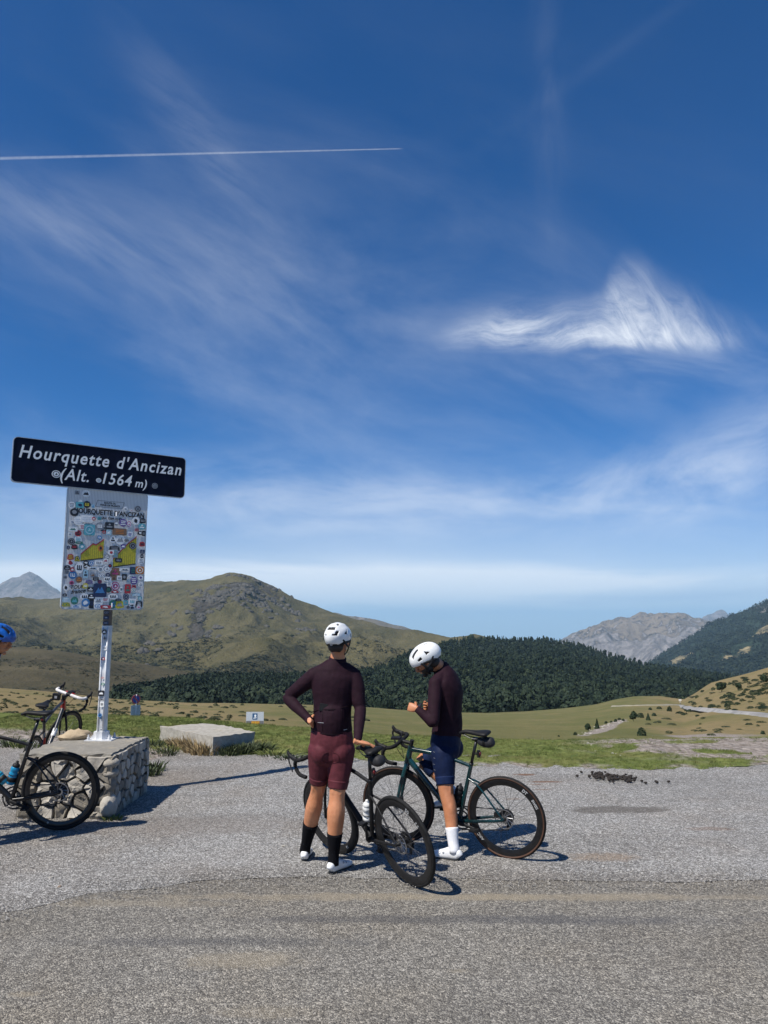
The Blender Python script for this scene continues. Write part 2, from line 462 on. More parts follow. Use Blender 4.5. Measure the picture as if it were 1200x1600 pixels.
def terrain_mat(name, grass1, grass2, scrub, rock, s, scrub_amt=(0.5, 0.62), bstr=0.6, rock_noise=1.0):
    """mask: r = rock, g = scrub / wood, b = dry pale grass; s = size of the finest feature in metres"""
    m, t, b = matn(name); pos = geo(t); r, g, p = attr(t)
    n1 = noise(t, pos, 1/(s*14), 6, 0.6); n2 = noise(t, pos, 1/s, 6, 0.7, 0.3); n3 = noise(t, pos, 1/(s*4), 5, 0.65)
    c = mixc(t, n1.ss(0.35, 0.65), grass1, grass2)
    c = mixc(t, p, c, tuple(min(1, x*1.45) for x in grass2))
    c = mixc(t, n2.ss(0.3, 0.75)*0.55, c, tuple(x*0.62 for x in grass1))
    n4 = noise(t, pos, 1/(s*2.2), 4, 0.7)
    sc = (n3*0.35 + n4*0.65 + (g-0.5)*0.42).ss(*scrub_amt)
    c = mixc(t, sc, c, mixc(t, n2.ss(0.3, 0.7), tuple(x*0.7 for x in scrub), tuple(x*1.3 for x in scrub)))
    rn = noise(t, mapv(t, pos, scale=(1, 1, 0.45)), 1/(s*5.0), 8, 0.74, 0.6)
    rk = (r + (rn-0.5)*2.2*rock_noise).ss(0.50, 0.62)
    rc = mixc(t, rn.ss(0.35, 0.7), tuple(x*0.45 for x in rock), tuple(x*1.25 for x in rock))
    c = mixc(t, rk, c, rc)
    t.links.new(c.s, b.inputs['Base Color']); b.inputs['Roughness'].default_value = 0.95; b.inputs['Specular IOR Level'].default_value = 0.15
    h = n2*0.5 + n3 + rn*rk*2.0 + sc*0.8
    bump(t, b, h, bstr, s*1.2)
    return m

# ---- far plain reaching the horizon
m, t, b = matn('plain_fields'); pos = geo(t)
c = mixc(t, noise(t, pos, 0.0006, 6, 0.7).ss(0.4, 0.6), (0.05,0.075,0.035), (0.13,0.13,0.06)); t.links.new(c.s, b.inputs['Base Color']); b.inputs['Roughness'].default_value = 1
mb = MB(); n_ = 96; rr = [0, 4000, 12000, 30000, 60000]
cid = mb.av((0, 0, -1150)); prev = None
for r in rr[1:]:
    ring_ = [mb.av((r*math.cos(2*PI*i/n_), r*math.sin(2*PI*i/n_), -1150 - r*r/12.7e6)) for i in range(n_)]
    for i in range(n_):
        j = (i+1) % n_
        if prev is None: mb.af((cid, ring_[i], ring_[j]))
        else: mb.af((prev[i], ring_[i], ring_[j], prev[j]))
    prev = ring_
tag(mb.build('plain', m, fix=False), kind='structure')

# ---- snowless stone pyramid far left
rockfar = terrain_mat('far_rock', (0.17,0.17,0.10), (0.20,0.19,0.12), (0.06,0.07,0.05), (0.25,0.225,0.22), 30, (0.6, 0.8), 1.0)
Layer('pyramid_peak', [(-500,930),(-260,925),(-120,915),(-60,921),(-20,914),(0,911),(18,903),(30,899),(36,893),(43,891.5),(52,892),(60,896),(72,905),(88,919),(102,930),(140,940),(220,955),(400,970)],
      1010, 8500, 11000, 0.8, 0.004, 0.0012, (-500, 420), 240, 110, 5, 0.6, 0.2, 0.05, 0.0016).build(rockfar, lambda px,py,t,x,y,z: (0.92+0*px, 0.2+0*px, 0*px))
# ---- brown ridge behind the mountain
Layer('back_ridge', [(300,975),(420,965),(480,953),(510,955),(545,958),(585,968),(625,979),(665,992),(700,1003),(760,1015)],
      1060, 4800, 6200, 0.9, 0.006, 0.003, (300, 800), 160, 60, 9, 0.5, 0.15, 0.03, 0.003).build(
      terrain_mat('ridge_heath', (0.13,0.105,0.07), (0.15,0.12,0.08), (0.05,0.05,0.035), (0.2,0.17,0.15), 22), lambda px,py,t,x,y,z: (gs(px,py,560,965,60,12)*0.5, 0.4+0*px, 0*px))
# ---- grey rocky mountains on the right
Layer('rocky_peak', [(1040,985),(1075,975),(1095,967),(1108,960),(1120,954.5),(1132,956),(1145,962),(1170,975),(1230,990)],
      1040, 10500, 13500, 0.9, 0.004, 0.0015, (1030, 1260), 110, 60, 19, 0.6, 0.2, 0.04, 0.0016).build(rockfar, lambda px,py,t,x,y,z: (0.95+0*px, 0*px, 0*px))
Layer('rocky_massif', [(800,1040),(850,1018),(880,1003),(895,993),(915,988),(935,978),(945,972),(958,973),(970,967),(985,966),(1000,960),(1012,963),(1030,957),(1045,958),(1060,955),(1072,957),(1085,964),(1110,968),(1150,985),(1300,1010)],
      1075, 5600, 8200, 0.85, 0.004, 0.002, (780, 1320), 300, 130, 23, 0.5, 0.2, 0.06, 0.0016).build(
      terrain_mat('massif_rock', (0.155,0.125,0.095), (0.195,0.16,0.125), (0.07,0.075,0.055), (0.27,0.245,0.235), 17, (0.62, 0.75), 1.0),
      lambda px,py,t,x,y,z: (0.42 + 0.45*sstep(py-(955+ (1090-px)*0.1), 18, 55) + 0.2*ridged(x*0.003,y*0.003,3)-0.1, gs(px,py,1062,965,30,10)*0.9+gs(px,py,1000,1035,80,14)*0.6, 0.3+0*px))
# ---- wooded blue mountain on the right
def mask_I(px,py,t,x,y,z):
    n = fbm(x*0.002, y*0.002, 8)
    dry = (gs(px,py,1078,1022,40,8,-0.40) + gs(px,py,1185,1000,30,6,-0.45)*0.9 + gs(px,py,1140,1030,40,4,-0.35)*0.9)*1.35
    n2_ = fbm(x*0.006, y*0.006, 18)
    k = sstep(dry + n*0.3 + n2_*0.25, 0.5, 0.72)
    return (gs(px,py,1190,948,40,10)*0.6, 1.0-k*0.95, k)
Layer('wooded_mountain', [(940,1060),(985,1048),(1010,1036),(1030,1022),(1045,1012),(1062,1001),(1085,987),(1105,973),(1128,966),(1150,956),(1175,949),(1200,939),(1260,920),(1400,880),(1700,840)],
      1100, 2000, 4200, 0.9, 0.008, 0.004, (920, 1700), 280, 120, 31, 0.4, 0.12, 0.05, 0.0022).build(
      terrain_mat('mountain_wood', (0.15,0.13,0.07), (0.22,0.18,0.10), (0.022,0.036,0.022), (0.18,0.17,0.15), 9, (0.28, 0.42), 1.0), mask_I)
# ---- the big grassy mountain with a broken cliff
def mask_E(px,py,t,x,y,z):
    rd = ridged(x*0.008, y*0.008, 77, 4); rd2 = fbm(x*0.02, y*0.02, 5, 4)
    rk = (gs(px,py,392,918,34,16,0.25)*1.15 + gs(px,py,345,935,34,15,-0.35)*1.15 + gs(px,py,306,965,11,26,0.45)*1.2 + gs(px,py,272,975,9,14,0.4)*0.6 + gs(px,py,246,1012,10,16,0.4)*0.9
          + gs(px,py,437,936,30,6,0.55)*0.8 + gs(px,py,472,985,15,18,0.5)*0.7 + gs(px,py,400,1000,40,14)*0.25)
    rk = rk*(0.10 + 0.85*rd) + rd2*0.35*np.clip(rk*2,0,1)
    sc = gs(px,py,300,1000,90,30)*0.45 + gs(px,py,430,1040,60,18)*0.55 + gs(px,py,560,1010,70,14)*0.5 + gs(px,py,620,985,80,9)*0.35 + gs(px,py,60,1000,120,22)*0.15 + fbm(x*0.004,y*0.004,9)*0.35 + 0.12 + gs(px,py,440,1068,70,18)*0.3
    dr = gs(px,py,640,1010,60,8)*0.5 + gs(px,py,60,955,120,12)*0.25 + gs(px,py,540,1040,60,10)*0.5 + fbm(x*0.006,y*0.006,19)*0.3 + 0.05
    return rk, sc, dr
MTN = Layer('grassy_mountain', [(-500,920),(-200,932),(0,934),(60,936),(110,935),(160,926),(230,914),(265,910),(300,906),(330,902),(350,898),(362,897),(378,900),(392,904),(405,912),(425,920),(440,927),(458,939),(475,945),(500,954),(530,962),(560,971),(600,982),(640,989),(680,995),(705,998),(728,994),(740,990),(752,992),(775,998),(840,1010),(960,1040)],
      [(-500,1085),(0,1090),(400,1110),(900,1120)], [(-500,900),(300,800),(900,800)], [(-500,2600),(0,2900),(230,2900),(370,2500),(480,2500),(600,2200),(740,1750),(960,1600)],
      0.95, 0.010, 0.004, (-500, 960), 520, 240, 41, 0.5, 0.10, 0.085, 0.0030)
MTN.build(terrain_mat('mountain_grass', (0.066,0.062,0.028), (0.118,0.102,0.050), (0.020,0.025,0.012), (0.078,0.070,0.058), 5.5, (0.5, 0.64), 1.0), mask_E)
# ---- dark heather spur in front of it, left
SPUR = Layer('heather_spur', [(-500,985),(-200,1000),(0,1013),(30,1012),(60,1014),(100,1018),(140,1025),(190,1034),(240,1042),(280,1046),(300,1052),(330,1066),(380,1085),(420,1100)],
      1120, [(-500,300),(400,420)], [(-500,700),(0,900),(300,850),(420,700)], 1.0, 0.008, 0.008, (-500, 430), 260, 110, 53, 0.3, 0.10, 0.035, 0.006)
SPUR.build(terrain_mat('heather_slope', (0.060,0.052,0.026), (0.085,0.070,0.038), (0.028,0.032,0.016), (0.12,0.11,0.09), 2.6, (0.5, 0.66), 0.9),
      lambda px,py,t,x,y,z: (0*px, 0.25+fbm(x*0.01,y*0.01,4)*0.5, gs(px,py,60,1055,80,6)*0.8+gs(px,py,30,1018,60,3)*0.7))
# ---- the wooded hill
WOOD = Layer('wooded_hill', [(-100,1110),(60,1104),(120,1098),(170,1096),(230,1090),(280,1078),(340,1072),(400,1070),(470,1069),(560,1062),(600,1052),(640,1030),(670,1017),(700,1008),(725,1003),(745,998),(775,1000),(810,1002),(850,1000),(880,1006),(900,1011),(950,1027),(1000,1041),(1050,1050),(1100,1057),(1150,1063),(1200,1066),(1300,1075),(1700,1085)],
      [(0,1122),(500,1126),(1000,1128),(1700,1130)], [(0,380),(600,420),(1700,460)], [(0,560),(300,640),(560,800),(650,1000),(745,1500),(900,1500),(1100,1350),(1300,1200)],
      0.9, 0.006, 0.008, (-100, 1700), 300, 90, 61, 0.3, 0.1, 0.02, 0.004)
m, t, b = matn('wood_floor'); pos = geo(t)
c = mixc(t, noise(t, pos, 0.08, 5, 0.6).ss(0.4, 0.7), (0.022,0.034,0.016), (0.05,0.06,0.028)); t.links.new(c.s, b.inputs['Base Color']); b.inputs['Roughness'].default_value = 1
WOOD.build(m)
# ---- meadow beyond the car park, with the slope on the right
RIM = [(-900,1114),(0,1118),(150,1122),(300,1127),(430,1137),(600,1148),(700,1153),(880,1158),(1000,1157),(1200,1155),(2100,1148)]
MEAD = Layer('meadow', [(-900,1040),(-400,1055),(0,1075),(60,1079),(100,1083),(180,1092),(300,1098),(450,1100),(560,1104),(640,1110),(700,1113),(760,1114),(820,1112),(880,1107),(930,1101),(960,1093),(990,1088),(1030,1087),(1055,1091),(1068,1093),(1085,1084),(1110,1067),(1150,1057),(1175,1050),(1200,1043),(1350,1000),(1700,940),(2100,900)],
      [(p_, y_+9) for p_, y_ in RIM], [(-900,42),(600,48),(1000,60),(1200,75),(2100,75)], [(-900,150),(0,190),(300,270),(600,340),(900,390),(1030,410),(1068,380),(1110,350),(1200,300),(1700,230)],
      0.8, 0.0022, 0.03, (-900, 2100), 420, 220, 71, 0.12, 0.25)
def mask_M(px,py,t,x,y,z):
    n = fbm(x*0.05,y*0.05,3)
    near = sstep(t, 0.22, 0.0)*0.6                         # short green turf on the bank
    right = sstep(px, 960, 1080)
    q_ = fbm(x*0.25,y*0.25,6,4)
    bare = (gs(px,py,930,1142,34,4.5,-0.33)+gs(px,py,962,1131,20,4,-0.4)+gs(px,py,1100,1150,90,5))*(0.75+q_*1.3)
    dry = 0.35 + 0.45*right + 0.45*sstep(px, 600, 300) + n*0.35
    return bare, near + 0*px, dry
m, t, b = matn('meadow_grass'); pos = geo(t); r, g, p = attr(t)
flat = mapv(t, pos, scale=(1, 0.42, 0.0))
n1 = noise(t, flat, 0.09, 6, 0.6); n2 = noise(t, pos, 1.7, 6, 0.7); n3 = noise(t, flat, 0.55, 5, 0.6, 0.4)
c = mixc(t, n1.ss(0.35, 0.65), (0.115,0.118,0.042), (0.150,0.138,0.055))
c = mixc(t, (p + (n1-0.5)).ss(0.3, 0.9), c, (0.225,0.172,0.085))
c = mixc(t, n3.ss(0.5, 0.72)*0.55, c, (0.085,0.088,0.034))
c = mixc(t, n2.ss(0.35, 0.75)*0.4, c, (0.085,0.080,0.035))
tn = noise(t, pos, 5.0, 5, 0.7)
turf = mixc(t, tn.ss(0.3, 0.7), (0.078,0.106,0.026), (0.155,0.175,0.055))
turf = mixc(t, noise(t, pos, 0.8, 5, 0.6).ss(0.5, 0.72)*0.7, turf, (0.20,0.16,0.075))
c = mixc(t, (g + (n2-0.5)*0.7).ss(0.3, 0.6), c, turf)
bn = noise(t, pos, 9.0, 5, 0.75)
c = mixc(t, r.ss(0.3, 0.7), c, mixc(t, bn.ss(0.35, 0.65), (0.15,0.125,0.10), (0.34,0.30,0.27)))
t.links.new(c.s, b.inputs['Base Color']); b.inputs['Roughness'].default_value = 0.95; b.inputs['Specular IOR Level'].default_value = 0.1
bump(t, b, n2*1.0 + tn*0.2 + n3*2, 0.8, 0.25)
MEAD.build(m, mask_M)
MEADOW_MAT = m
# ---- near ground: road, gravel lay-by, turf
EDGE = [(-1400,1500),(-700,1470),(-300,1440),(0,1426),(60,1414),(130,1399),(200,1392),(280,1383),(360,1377),(450,1374),(600,1373),(760,1374),(900,1377),(1050,1377),(1200,1373),(1500,1370),(2200,1366)]
GRASS = [(-1400,1165),(-200,1160),(0,1158),(60,1158),(120,1166),(200,1192),(236,1192),(256,1180),(300,1176),(345,1186),(400,1184),(450,1180),(520,1188),(640,1197),(760,1200),(870,1202),(1000,1201),(1100,1200),(1200,1197),(1500,1192),(2200,1185)]
def world_line(tab):
    q = [G(a, b_) for a, b_ in tab]; return [v.x for v in q], [v.y for v in q]
ex, ey = world_line(EDGE); gx, gy = world_line(GRASS)
ROCKS = None
def edge_y(x): return np.interp(x, ex, ey) + fbm(x*1.3, x*0, 3, 4)*0.10 + fbm(x*7, x*0, 4, 3)*0.03
def grass_y(x): return np.interp(x, gx, gy) + fbm(x*0.9, x*0, 13, 4)*0.22 + fbm(x*6, x*0, 14, 3)*0.10
def sheet(name, mat, xs, y0f, y1f, rows, zf, colf=None):
    X = np.repeat(xs[None, :], rows, 0); tt = np.linspace(0, 1, rows)[:, None]
    Y = y0f(X)*(1-tt) + y1f(X)*tt; Z = zf(X, Y, tt)
    co = np.stack([X, Y, Z], -1).reshape(-1, 3); idx = np.arange(co.shape[0]).reshape(X.shape)
    q = np.stack([idx[:-1,:-1], idx[:-1,1:], idx[1:,1:], idx[1:,:-1]], -1).reshape(-1, 4)
    me = bpy.data.meshes.new(name); me.from_pydata(co.tolist(), [], q.tolist())
    me.polygons.foreach_set('use_smooth', np.ones(len(q), bool)); me.materials.append(mat); me.update()
    if colf is not None:
        mm = colf(X, Y, tt); a = me.color_attributes.new('mask', 'FLOAT_COLOR', 'POINT'); buf = np.ones((co.shape[0], 4))
        for i, c_ in enumerate(mm): buf[:, i] = np.clip(c_+0*X, 0, 1).ravel()
        a.data.foreach_set('color', buf.ravel())
    o = bpy.data.objects.new(name, me); C.objects.link(o); return tag(o, kind='structure')
def grit(name, dark, mid, light, speck, warm, fine, rough_s, stains):
    m, t, b = matn(name); pos = geo(t); p2 = mapv(t, pos, scale=(1, 1, 0))
    v = voro(t, p2, fine, out='Color'); vs = sep(t, v)
    v2 = voro(t, p2, fine*0.45, out='Color'); vs2 = sep(t, v2)
    d = voro(t, p2, fine, out='Distance')
    nb = noise(t, p2, 0.9, 6, 0.6); nm = noise(t, p2, 14, 4, 0.7)
    k = vs[0]*0.62 + vs2[0]*0.25 + nm*0.25
    c = ramp(t, k.clamp(), [(0.12, dark), (0.42, mid), (0.70, light), (0.93, speck)])
    c = mixc(t, nb.ss(0.42, 0.75)*0.55, c, mixc(t, 1.0, c, warm, 'MULTIPLY'))
    c = mixc(t, noise(t, mapv(t, p2, scale=(0.35, 1.3, 1)), 0.9, 5, 0.6, 0.4).ss(0.42, 0.66)*0.5, c, mixc(t, 1.0, c, (0.72,0.71,0.70), 'MULTIPLY'))
    c = mixc(t, voro(t, p2, 21, out='Distance').ss(0.16, 0.10)*noise(t, p2, 1.7, 3, 0.6).ss(0.45, 0.6), c, speck)
    c = mixc(t, noise(t, p2, 0.35, 4, 0.6).ss(0.5, 0.8)*0.35, c, tuple(x*0.8 for x in mid))
    c = stains(t, p2, c, nb, nm)
    t.links.new(c.s, b.inputs['Base Color']); b.inputs['Roughness'].default_value = 0.9; b.inputs['Specular IOR Level'].default_value = 0.25
    h = (vs[1] - d*1.5)*rough_s + nm*0.5*rough_s + nb*1.0
    bump(t, b, h, 0.9, 0.006)
    return m
def spot(t, p2, px, py, wx, wy, nb, amt=0.35):
    g_ = G(px, py); x, y, _ = sep(t, p2)
    a = (x - g_.x)*(1/wx); c = (y - g_.y)*(1/wy)
    return (((a*a + c*c)*-1.0).exp() + (nb-0.5)*amt*2 + (noise(t, p2, 3.2, 4, 0.6)-0.5)*1.1)
def st_gravel(t, p2, c, nb, nm):
    s_ = spot(t, p2, 965, 1266, 0.62, 0.20, nm).ss(0.45, 0.72)
    c = mixc(t, s_*0.72, c, (0.10,0.088,0.075))
    for px, py, wx, wy, a in ((820,1210,0.20,0.10,0.85),(850,1221,0.26,0.07,0.8),(838,1225,0.12,0.05,0.7),(800,1248,0.16,0.06,0.35),(1110,1296,0.35,0.10,0.35),(850,1233,0.16,0.05,0.5)):
        s_ = spot(t, p2, px, py, wx, wy, nm).ss(0.5, 0.8); c = mixc(t, s_*a, c, (0.17,0.085,0.045))
    s_ = spot(t, p2, 935, 1340, 0.42, 0.15, nm, 0.5).ss(0.35, 0.9); c = mixc(t, s_*0.5, c, (0.30,0.21,0.13))
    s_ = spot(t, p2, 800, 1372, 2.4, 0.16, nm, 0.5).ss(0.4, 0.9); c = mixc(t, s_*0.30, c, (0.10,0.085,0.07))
    s_ = spot(t, p2, 300, 1290, 1.5, 0.5, nm, 0.5).ss(0.3, 0.95); c = mixc(t, s_*0.38, c, (0.17,0.135,0.105))
    s_ = spot(t, p2, 280, 1215, 1.1, 0.9, nm, 0.4).ss(0.4, 0.95); c = mixc(t, s_*0.4, c, (0.20,0.16,0.12))
    x, y, _ = sep(t, p2)
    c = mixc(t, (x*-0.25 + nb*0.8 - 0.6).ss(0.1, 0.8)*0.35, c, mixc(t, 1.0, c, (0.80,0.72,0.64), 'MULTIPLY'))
    return c
def st_road(t, p2, c, nb, nm):
    x, y, _ = sep(t, p2)
    for px, py, wx, wy, a, q in ((740,1435,2.2,0.10,0.55,0.6),(330,1470,1.2,0.10,0.45,0.5),(960,1440,1.0,0.05,0.3,0.5)):
        s_ = spot(t, p2, px, py, wx, wy, nm, 0.5).ss(0.35, 0.95); c = mixc(t, s_*a, c, (0.075,0.075,0.08))
    for px, py, wx, wy, a in ((380,1500,0.45,0.16,0.5),(560,1400,2.5,0.10,0.5),(900,1400,2.0,0.10,0.5),(200,1410,1.0,0.10,0.35),(400,1580,0.3,0.1,0.35),(40,1552,0.10,0.05,0.5),(720,1515,0.12,0.04,0.4)):
        s_ = spot(t, p2, px, py, wx, wy, nm, 0.5).ss(0.35, 0.95); c = mixc(t, s_*a, c, (0.30,0.255,0.185))
    return c
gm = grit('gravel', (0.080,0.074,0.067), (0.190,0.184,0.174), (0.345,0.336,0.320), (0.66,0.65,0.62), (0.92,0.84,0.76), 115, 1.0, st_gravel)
rm = grit('asphalt', (0.066,0.061,0.056), (0.138,0.129,0.115), (0.245,0.230,0.200), (0.46,0.43,0.375), (0.98,0.90,0.78), 125, 0.8, st_road)
xs = np.linspace(-26, 26, 560)
sheet('road', rm, np.linspace(-30, 30, 240), lambda x: -9+0*x, lambda x: edge_y(x)+0.6, 60, lambda X, Y, t_: fbm(X*0.3, Y*0.3, 2, 3)*0.004 - 0.006)
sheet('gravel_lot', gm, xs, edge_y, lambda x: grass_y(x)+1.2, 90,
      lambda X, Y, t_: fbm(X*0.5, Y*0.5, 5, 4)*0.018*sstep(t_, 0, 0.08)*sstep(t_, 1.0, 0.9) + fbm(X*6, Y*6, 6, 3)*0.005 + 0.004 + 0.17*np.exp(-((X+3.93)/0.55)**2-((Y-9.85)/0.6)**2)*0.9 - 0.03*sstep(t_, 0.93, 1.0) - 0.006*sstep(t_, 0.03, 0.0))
rimx = [float(G(a, b_).x) for a, b_ in RIM]; rimy = [float(G(a, b_).y) for a, b_ in RIM]
VERGE_R = lambda x: np.interp(x, rimx, rimy)
def verge_z(X, Y, t_):
    m_ = sstep(X, -1.8, -3.6)*sstep(t_, 0.01, 0.2)*1.0
    t_ = np.minimum(t_, 1.0) if not np.isscalar(t_) else t_
    drop = np.maximum(Y - VERGE_R(X), 0.0)*0.22
    return (fbm(X*0.7, Y*0.7, 21, 4)*0.05*sstep(t_, 0, 0.12) + 0.03*m_ + 0.17*np.exp(-((X+3.93)/0.55)**2-((Y-9.85)/0.6)**2) + fbm(X*5, Y*5, 22, 3)*0.012 + 0.028*sstep(t_, 0, 0.05))*1.0 - drop
def verge_c(X, Y, t_):
    bare = sstep(X, 2.0, 6.5)*sstep(fbm(X*0.55, Y*0.8, 33, 5), -0.22, 0.12)*sstep(t_, 0.10, 0.25)*0.95
    pc = G(1130, 1170); bare = np.maximum(bare, 1.25*np.exp(-((X-pc.x)/2.3)**2-((Y-pc.y)/1.25)**2)*sstep(fbm(X*1.4, Y*2.2, 37, 5), -0.45, 0.15))
    soil = sstep(X, -2.2, -3.2)*sstep(t_, 0.15, 0.05) + np.exp(-((X+2.3)/0.55)**2-((Y-11.0)/0.8)**2)
    bare = np.maximum(bare, soil*0.8)
    bare = np.maximum(bare, sstep(t_, 0.05, 0.0)*sstep(fbm(X*2.5, Y*2.5, 35, 4), -0.4, 0.2)*0.8)
    return bare, 1.0+0*X, 0.2+0*X
VX = np.linspace(-24, 24, 420)
VERGE0 = lambda x: grass_y(x); VERGE1 = lambda x: np.interp(x, rimx, rimy)*1.0+9.0
sheet('turf_verge', MEADOW_MAT, VX, VERGE0, VERGE1, 130, verge_z, verge_c)
def verge_at(x, y):
    y0 = float(VERGE0(np.array([x]))[0]); y1 = float(VERGE1(np.array([x]))[0]); t_ = (y-y0)/(y1-y0)
    return float(verge_z(np.array([x]), np.array([y]), np.array([t_]))[0]), t_
# ---- ribbons: the pass road going on, and the stony track
def ribbon(name, pts, w, mat, lift=0.25):
    mb = MB(); q = catmull([(a, b_) for a, b_ in pts], 8); cs = []
    for a, b_ in q: cs.append(MEAD.at(a, b_))
    L_ = []
    for i, p in enumerate(cs):
        d = cs[min(i+1, len(cs)-1)] - cs[max(i-1, 0)]; d.z = 0; d.normalize(); nn = Vector((-d.y, d.x, 0))
        ww = w*(0.85 + 0.3*random.random())/2
        L_.append((mb.av(p + nn*ww + Vector((0,0,lift))), mb.av(p - nn*ww + Vector((0,0,lift))), mb.av(p + nn*(ww+0.8) - Vector((0,0,0.5))), mb.av(p - nn*(ww+0.8) - Vector((0,0,0.5)))))
    for i in range(len(L_)-1):
        a, b_ = L_[i], L_[i+1]
        mb.af((a[0], b_[0], b_[1], a[1])); mb.af((a[2], b_[2], b_[0], a[0])); mb.af((a[1], b_[1], b_[3], a[3]))
    return tag(mb.build(name, mat), kind='structure')
pale = mat('pale_road', (0.27,0.26,0.245), 0.9, var=0.15, vscale=0.3)
stony = mat('stony_track', (0.24,0.215,0.18), 0.95, var=0.3, vscale=1.5, bmp=0.8, bscale=3, bdist=0.1)
ribbon('mountain_road', [(1260,1121.5),(1200,1117.5),(1150,1112.5),(1100,1107.5),(1068,1103),(1052,1101.5)], 2.6, pale, 0.15)
ribbon('mountain_road', [(1052,1101.5),(1020,1102.3),(990,1102.8),(960,1103.2)], 1.8, mat('dry_road', (0.26,0.235,0.17), 0.9, vscale=0.3))
# ---- the air: pale even haze over the whole valley
hm = bpy.data.materials.new('air'); hm.use_nodes = True; t = hm.node_tree; t.nodes.clear()
pv = t.nodes.new('ShaderNodeVolumePrincipled'); pv.inputs['Color'].default_value = (0.50, 0.77, 1.0, 1); pv.inputs['Density'].default_value = 4.2e-5
pv.inputs['Anisotropy'].default_value = 0.0
mo = t.nodes.new('ShaderNodeOutputMaterial'); t.links.new(pv.outputs[0], mo.inputs['Volume'])
mb = MB(); mb.box((0, 0, (1100-1600)/2), (140000, 140000, 2700))
tag(mb.build('haze', hm, smooth=False), kind='stuff')
# ================================================================== TREES AND SHRUBS
def leaf_mat(name, c1, c2, s=0.15):
    m, t, b = matn(name); pos = geo(t)
    oi = t.nodes.new('ShaderNodeObjectInfo'); rnd = N(t, oi.outputs['Random'])
    n1 = noise(t, pos, s, 3, 0.6); n2 = noise(t, pos, s*6, 3, 0.6)
    an = t.nodes.new('ShaderNodeAttribute'); an.attribute_name = 'tint'; tint = N(t, an.outputs['Fac'])
    c = mixc(t, (n1*0.45 + n2*0.2 + tint*0.38 - 0.02 + (rnd-0.5)*0.15).ss(0.28, 0.72), c1, c2)
    c = mixc(t, tint.ss(0.90, 0.97)*0.5, c, (c2[0]*1.5, c2[1]*1.25, c2[2]*1.0))
    t.links.new(c.s, b.inputs['Base Color']); b.inputs['Roughness'].default_value = 0.75; b.inputs['Specular IOR Level'].default_value = 0.2
    return m
LEAF_FAR = leaf_mat('wood_leaves', (0.008,0.017,0.010), (0.024,0.038,0.018), 0.05)
LEAF_DARK = leaf_mat('dark_leaves', (0.016,0.028,0.012), (0.040,0.058,0.022), 0.6)
LEAF_SCRUB = leaf_mat('scrub_leaves', (0.040,0.048,0.020), (0.085,0.085,0.036), 0.25)
BARK = mat('bark', (0.09,0.075,0.06), 0.9, var=0.3, vscale=4)
def crown_geo(rng, n, kind):
    """unit crown (height 1, base at 0): leaf clumps spread through a lumpy volume -> verts, quads"""
    lumps = [(0.0, 0.0, 0.58, 0.36)]
    if kind == 'round':
        for i in range(5):
            a = rng.random()*2*PI; r_ = 0.16+0.12*rng.random(); lumps.append((math.cos(a)*r_, math.sin(a)*r_, 0.38+0.4*rng.random(), 0.17+0.12*rng.random()))
        lumps.append((0.02, 0, 0.8, 0.2))
    V_ = []; Q = []
    for i in range(n):
        if kind == 'spruce':
            h = rng.random()**1.25; rad = (1-h)*0.24*(0.75+0.45*rng.random()) + 0.01
            a = rng.random()*2*PI; nrm = Vector((math.cos(a), math.sin(a), 0.55)).normalized(); p = Vector((math.cos(a)*rad, math.sin(a)*rad, 0.06+h*0.92)); s_ = (0.05+0.07*(1-h))
        elif kind == 'bush':
            z_ = rng.random(); a = rng.random()*2*PI; r_ = math.sqrt(max(0, 1-z_*z_))
            k = 0.85+0.25*rng.random(); nrm = Vector((math.cos(a)*r_, math.sin(a)*r_, z_+0.05)).normalized()
            p = Vector((math.cos(a)*r_*0.5*k, math.sin(a)*r_*0.5*k, z_*0.95*k)); s_ = 0.09
        else:
            L_ = lumps[int(rng.random()*len(lumps))]; z_ = rng.random()*1.7-0.7; a = rng.random()*2*PI; r_ = math.sqrt(max(0, 1-z_*z_))
            k = L_[3]*(0.85+0.25*rng.random()); nrm = Vector((math.cos(a)*r_, math.sin(a)*r_, z_)).normalized()
            p = Vector((L_[0], L_[1], L_[2])) + nrm*k; s_ = 0.085
        nrm = (nrm + Vector((rng.random()-.5, rng.random()-.5, rng.random()-.5))*0.8).normalized()
        t1, t2 = frame_of(nrm, Vector((rng.random(), rng.random(), 0.3)))
        if n < 60: s_ *= 1.6
        elif n < 170: s_ *= 1.1
        k0 = len(V_)
        for cu, cv in ((-1,-0.7),(0.8,-1),(1,0.8),(-0.7,1)):
            V_.append(tuple(p + t1*(cu*s_*(0.7+0.6*rng.random())) + t2*(cv*s_*(0.7+0.6*rng.random()))))
        Q.append((k0, k0+1, k0+2, k0+3))
    return np.array(V_), np.array(Q)
class PR:
    def __init__(s, seed): s.r = random.Random(seed)
    def random(s): return s.r.random()
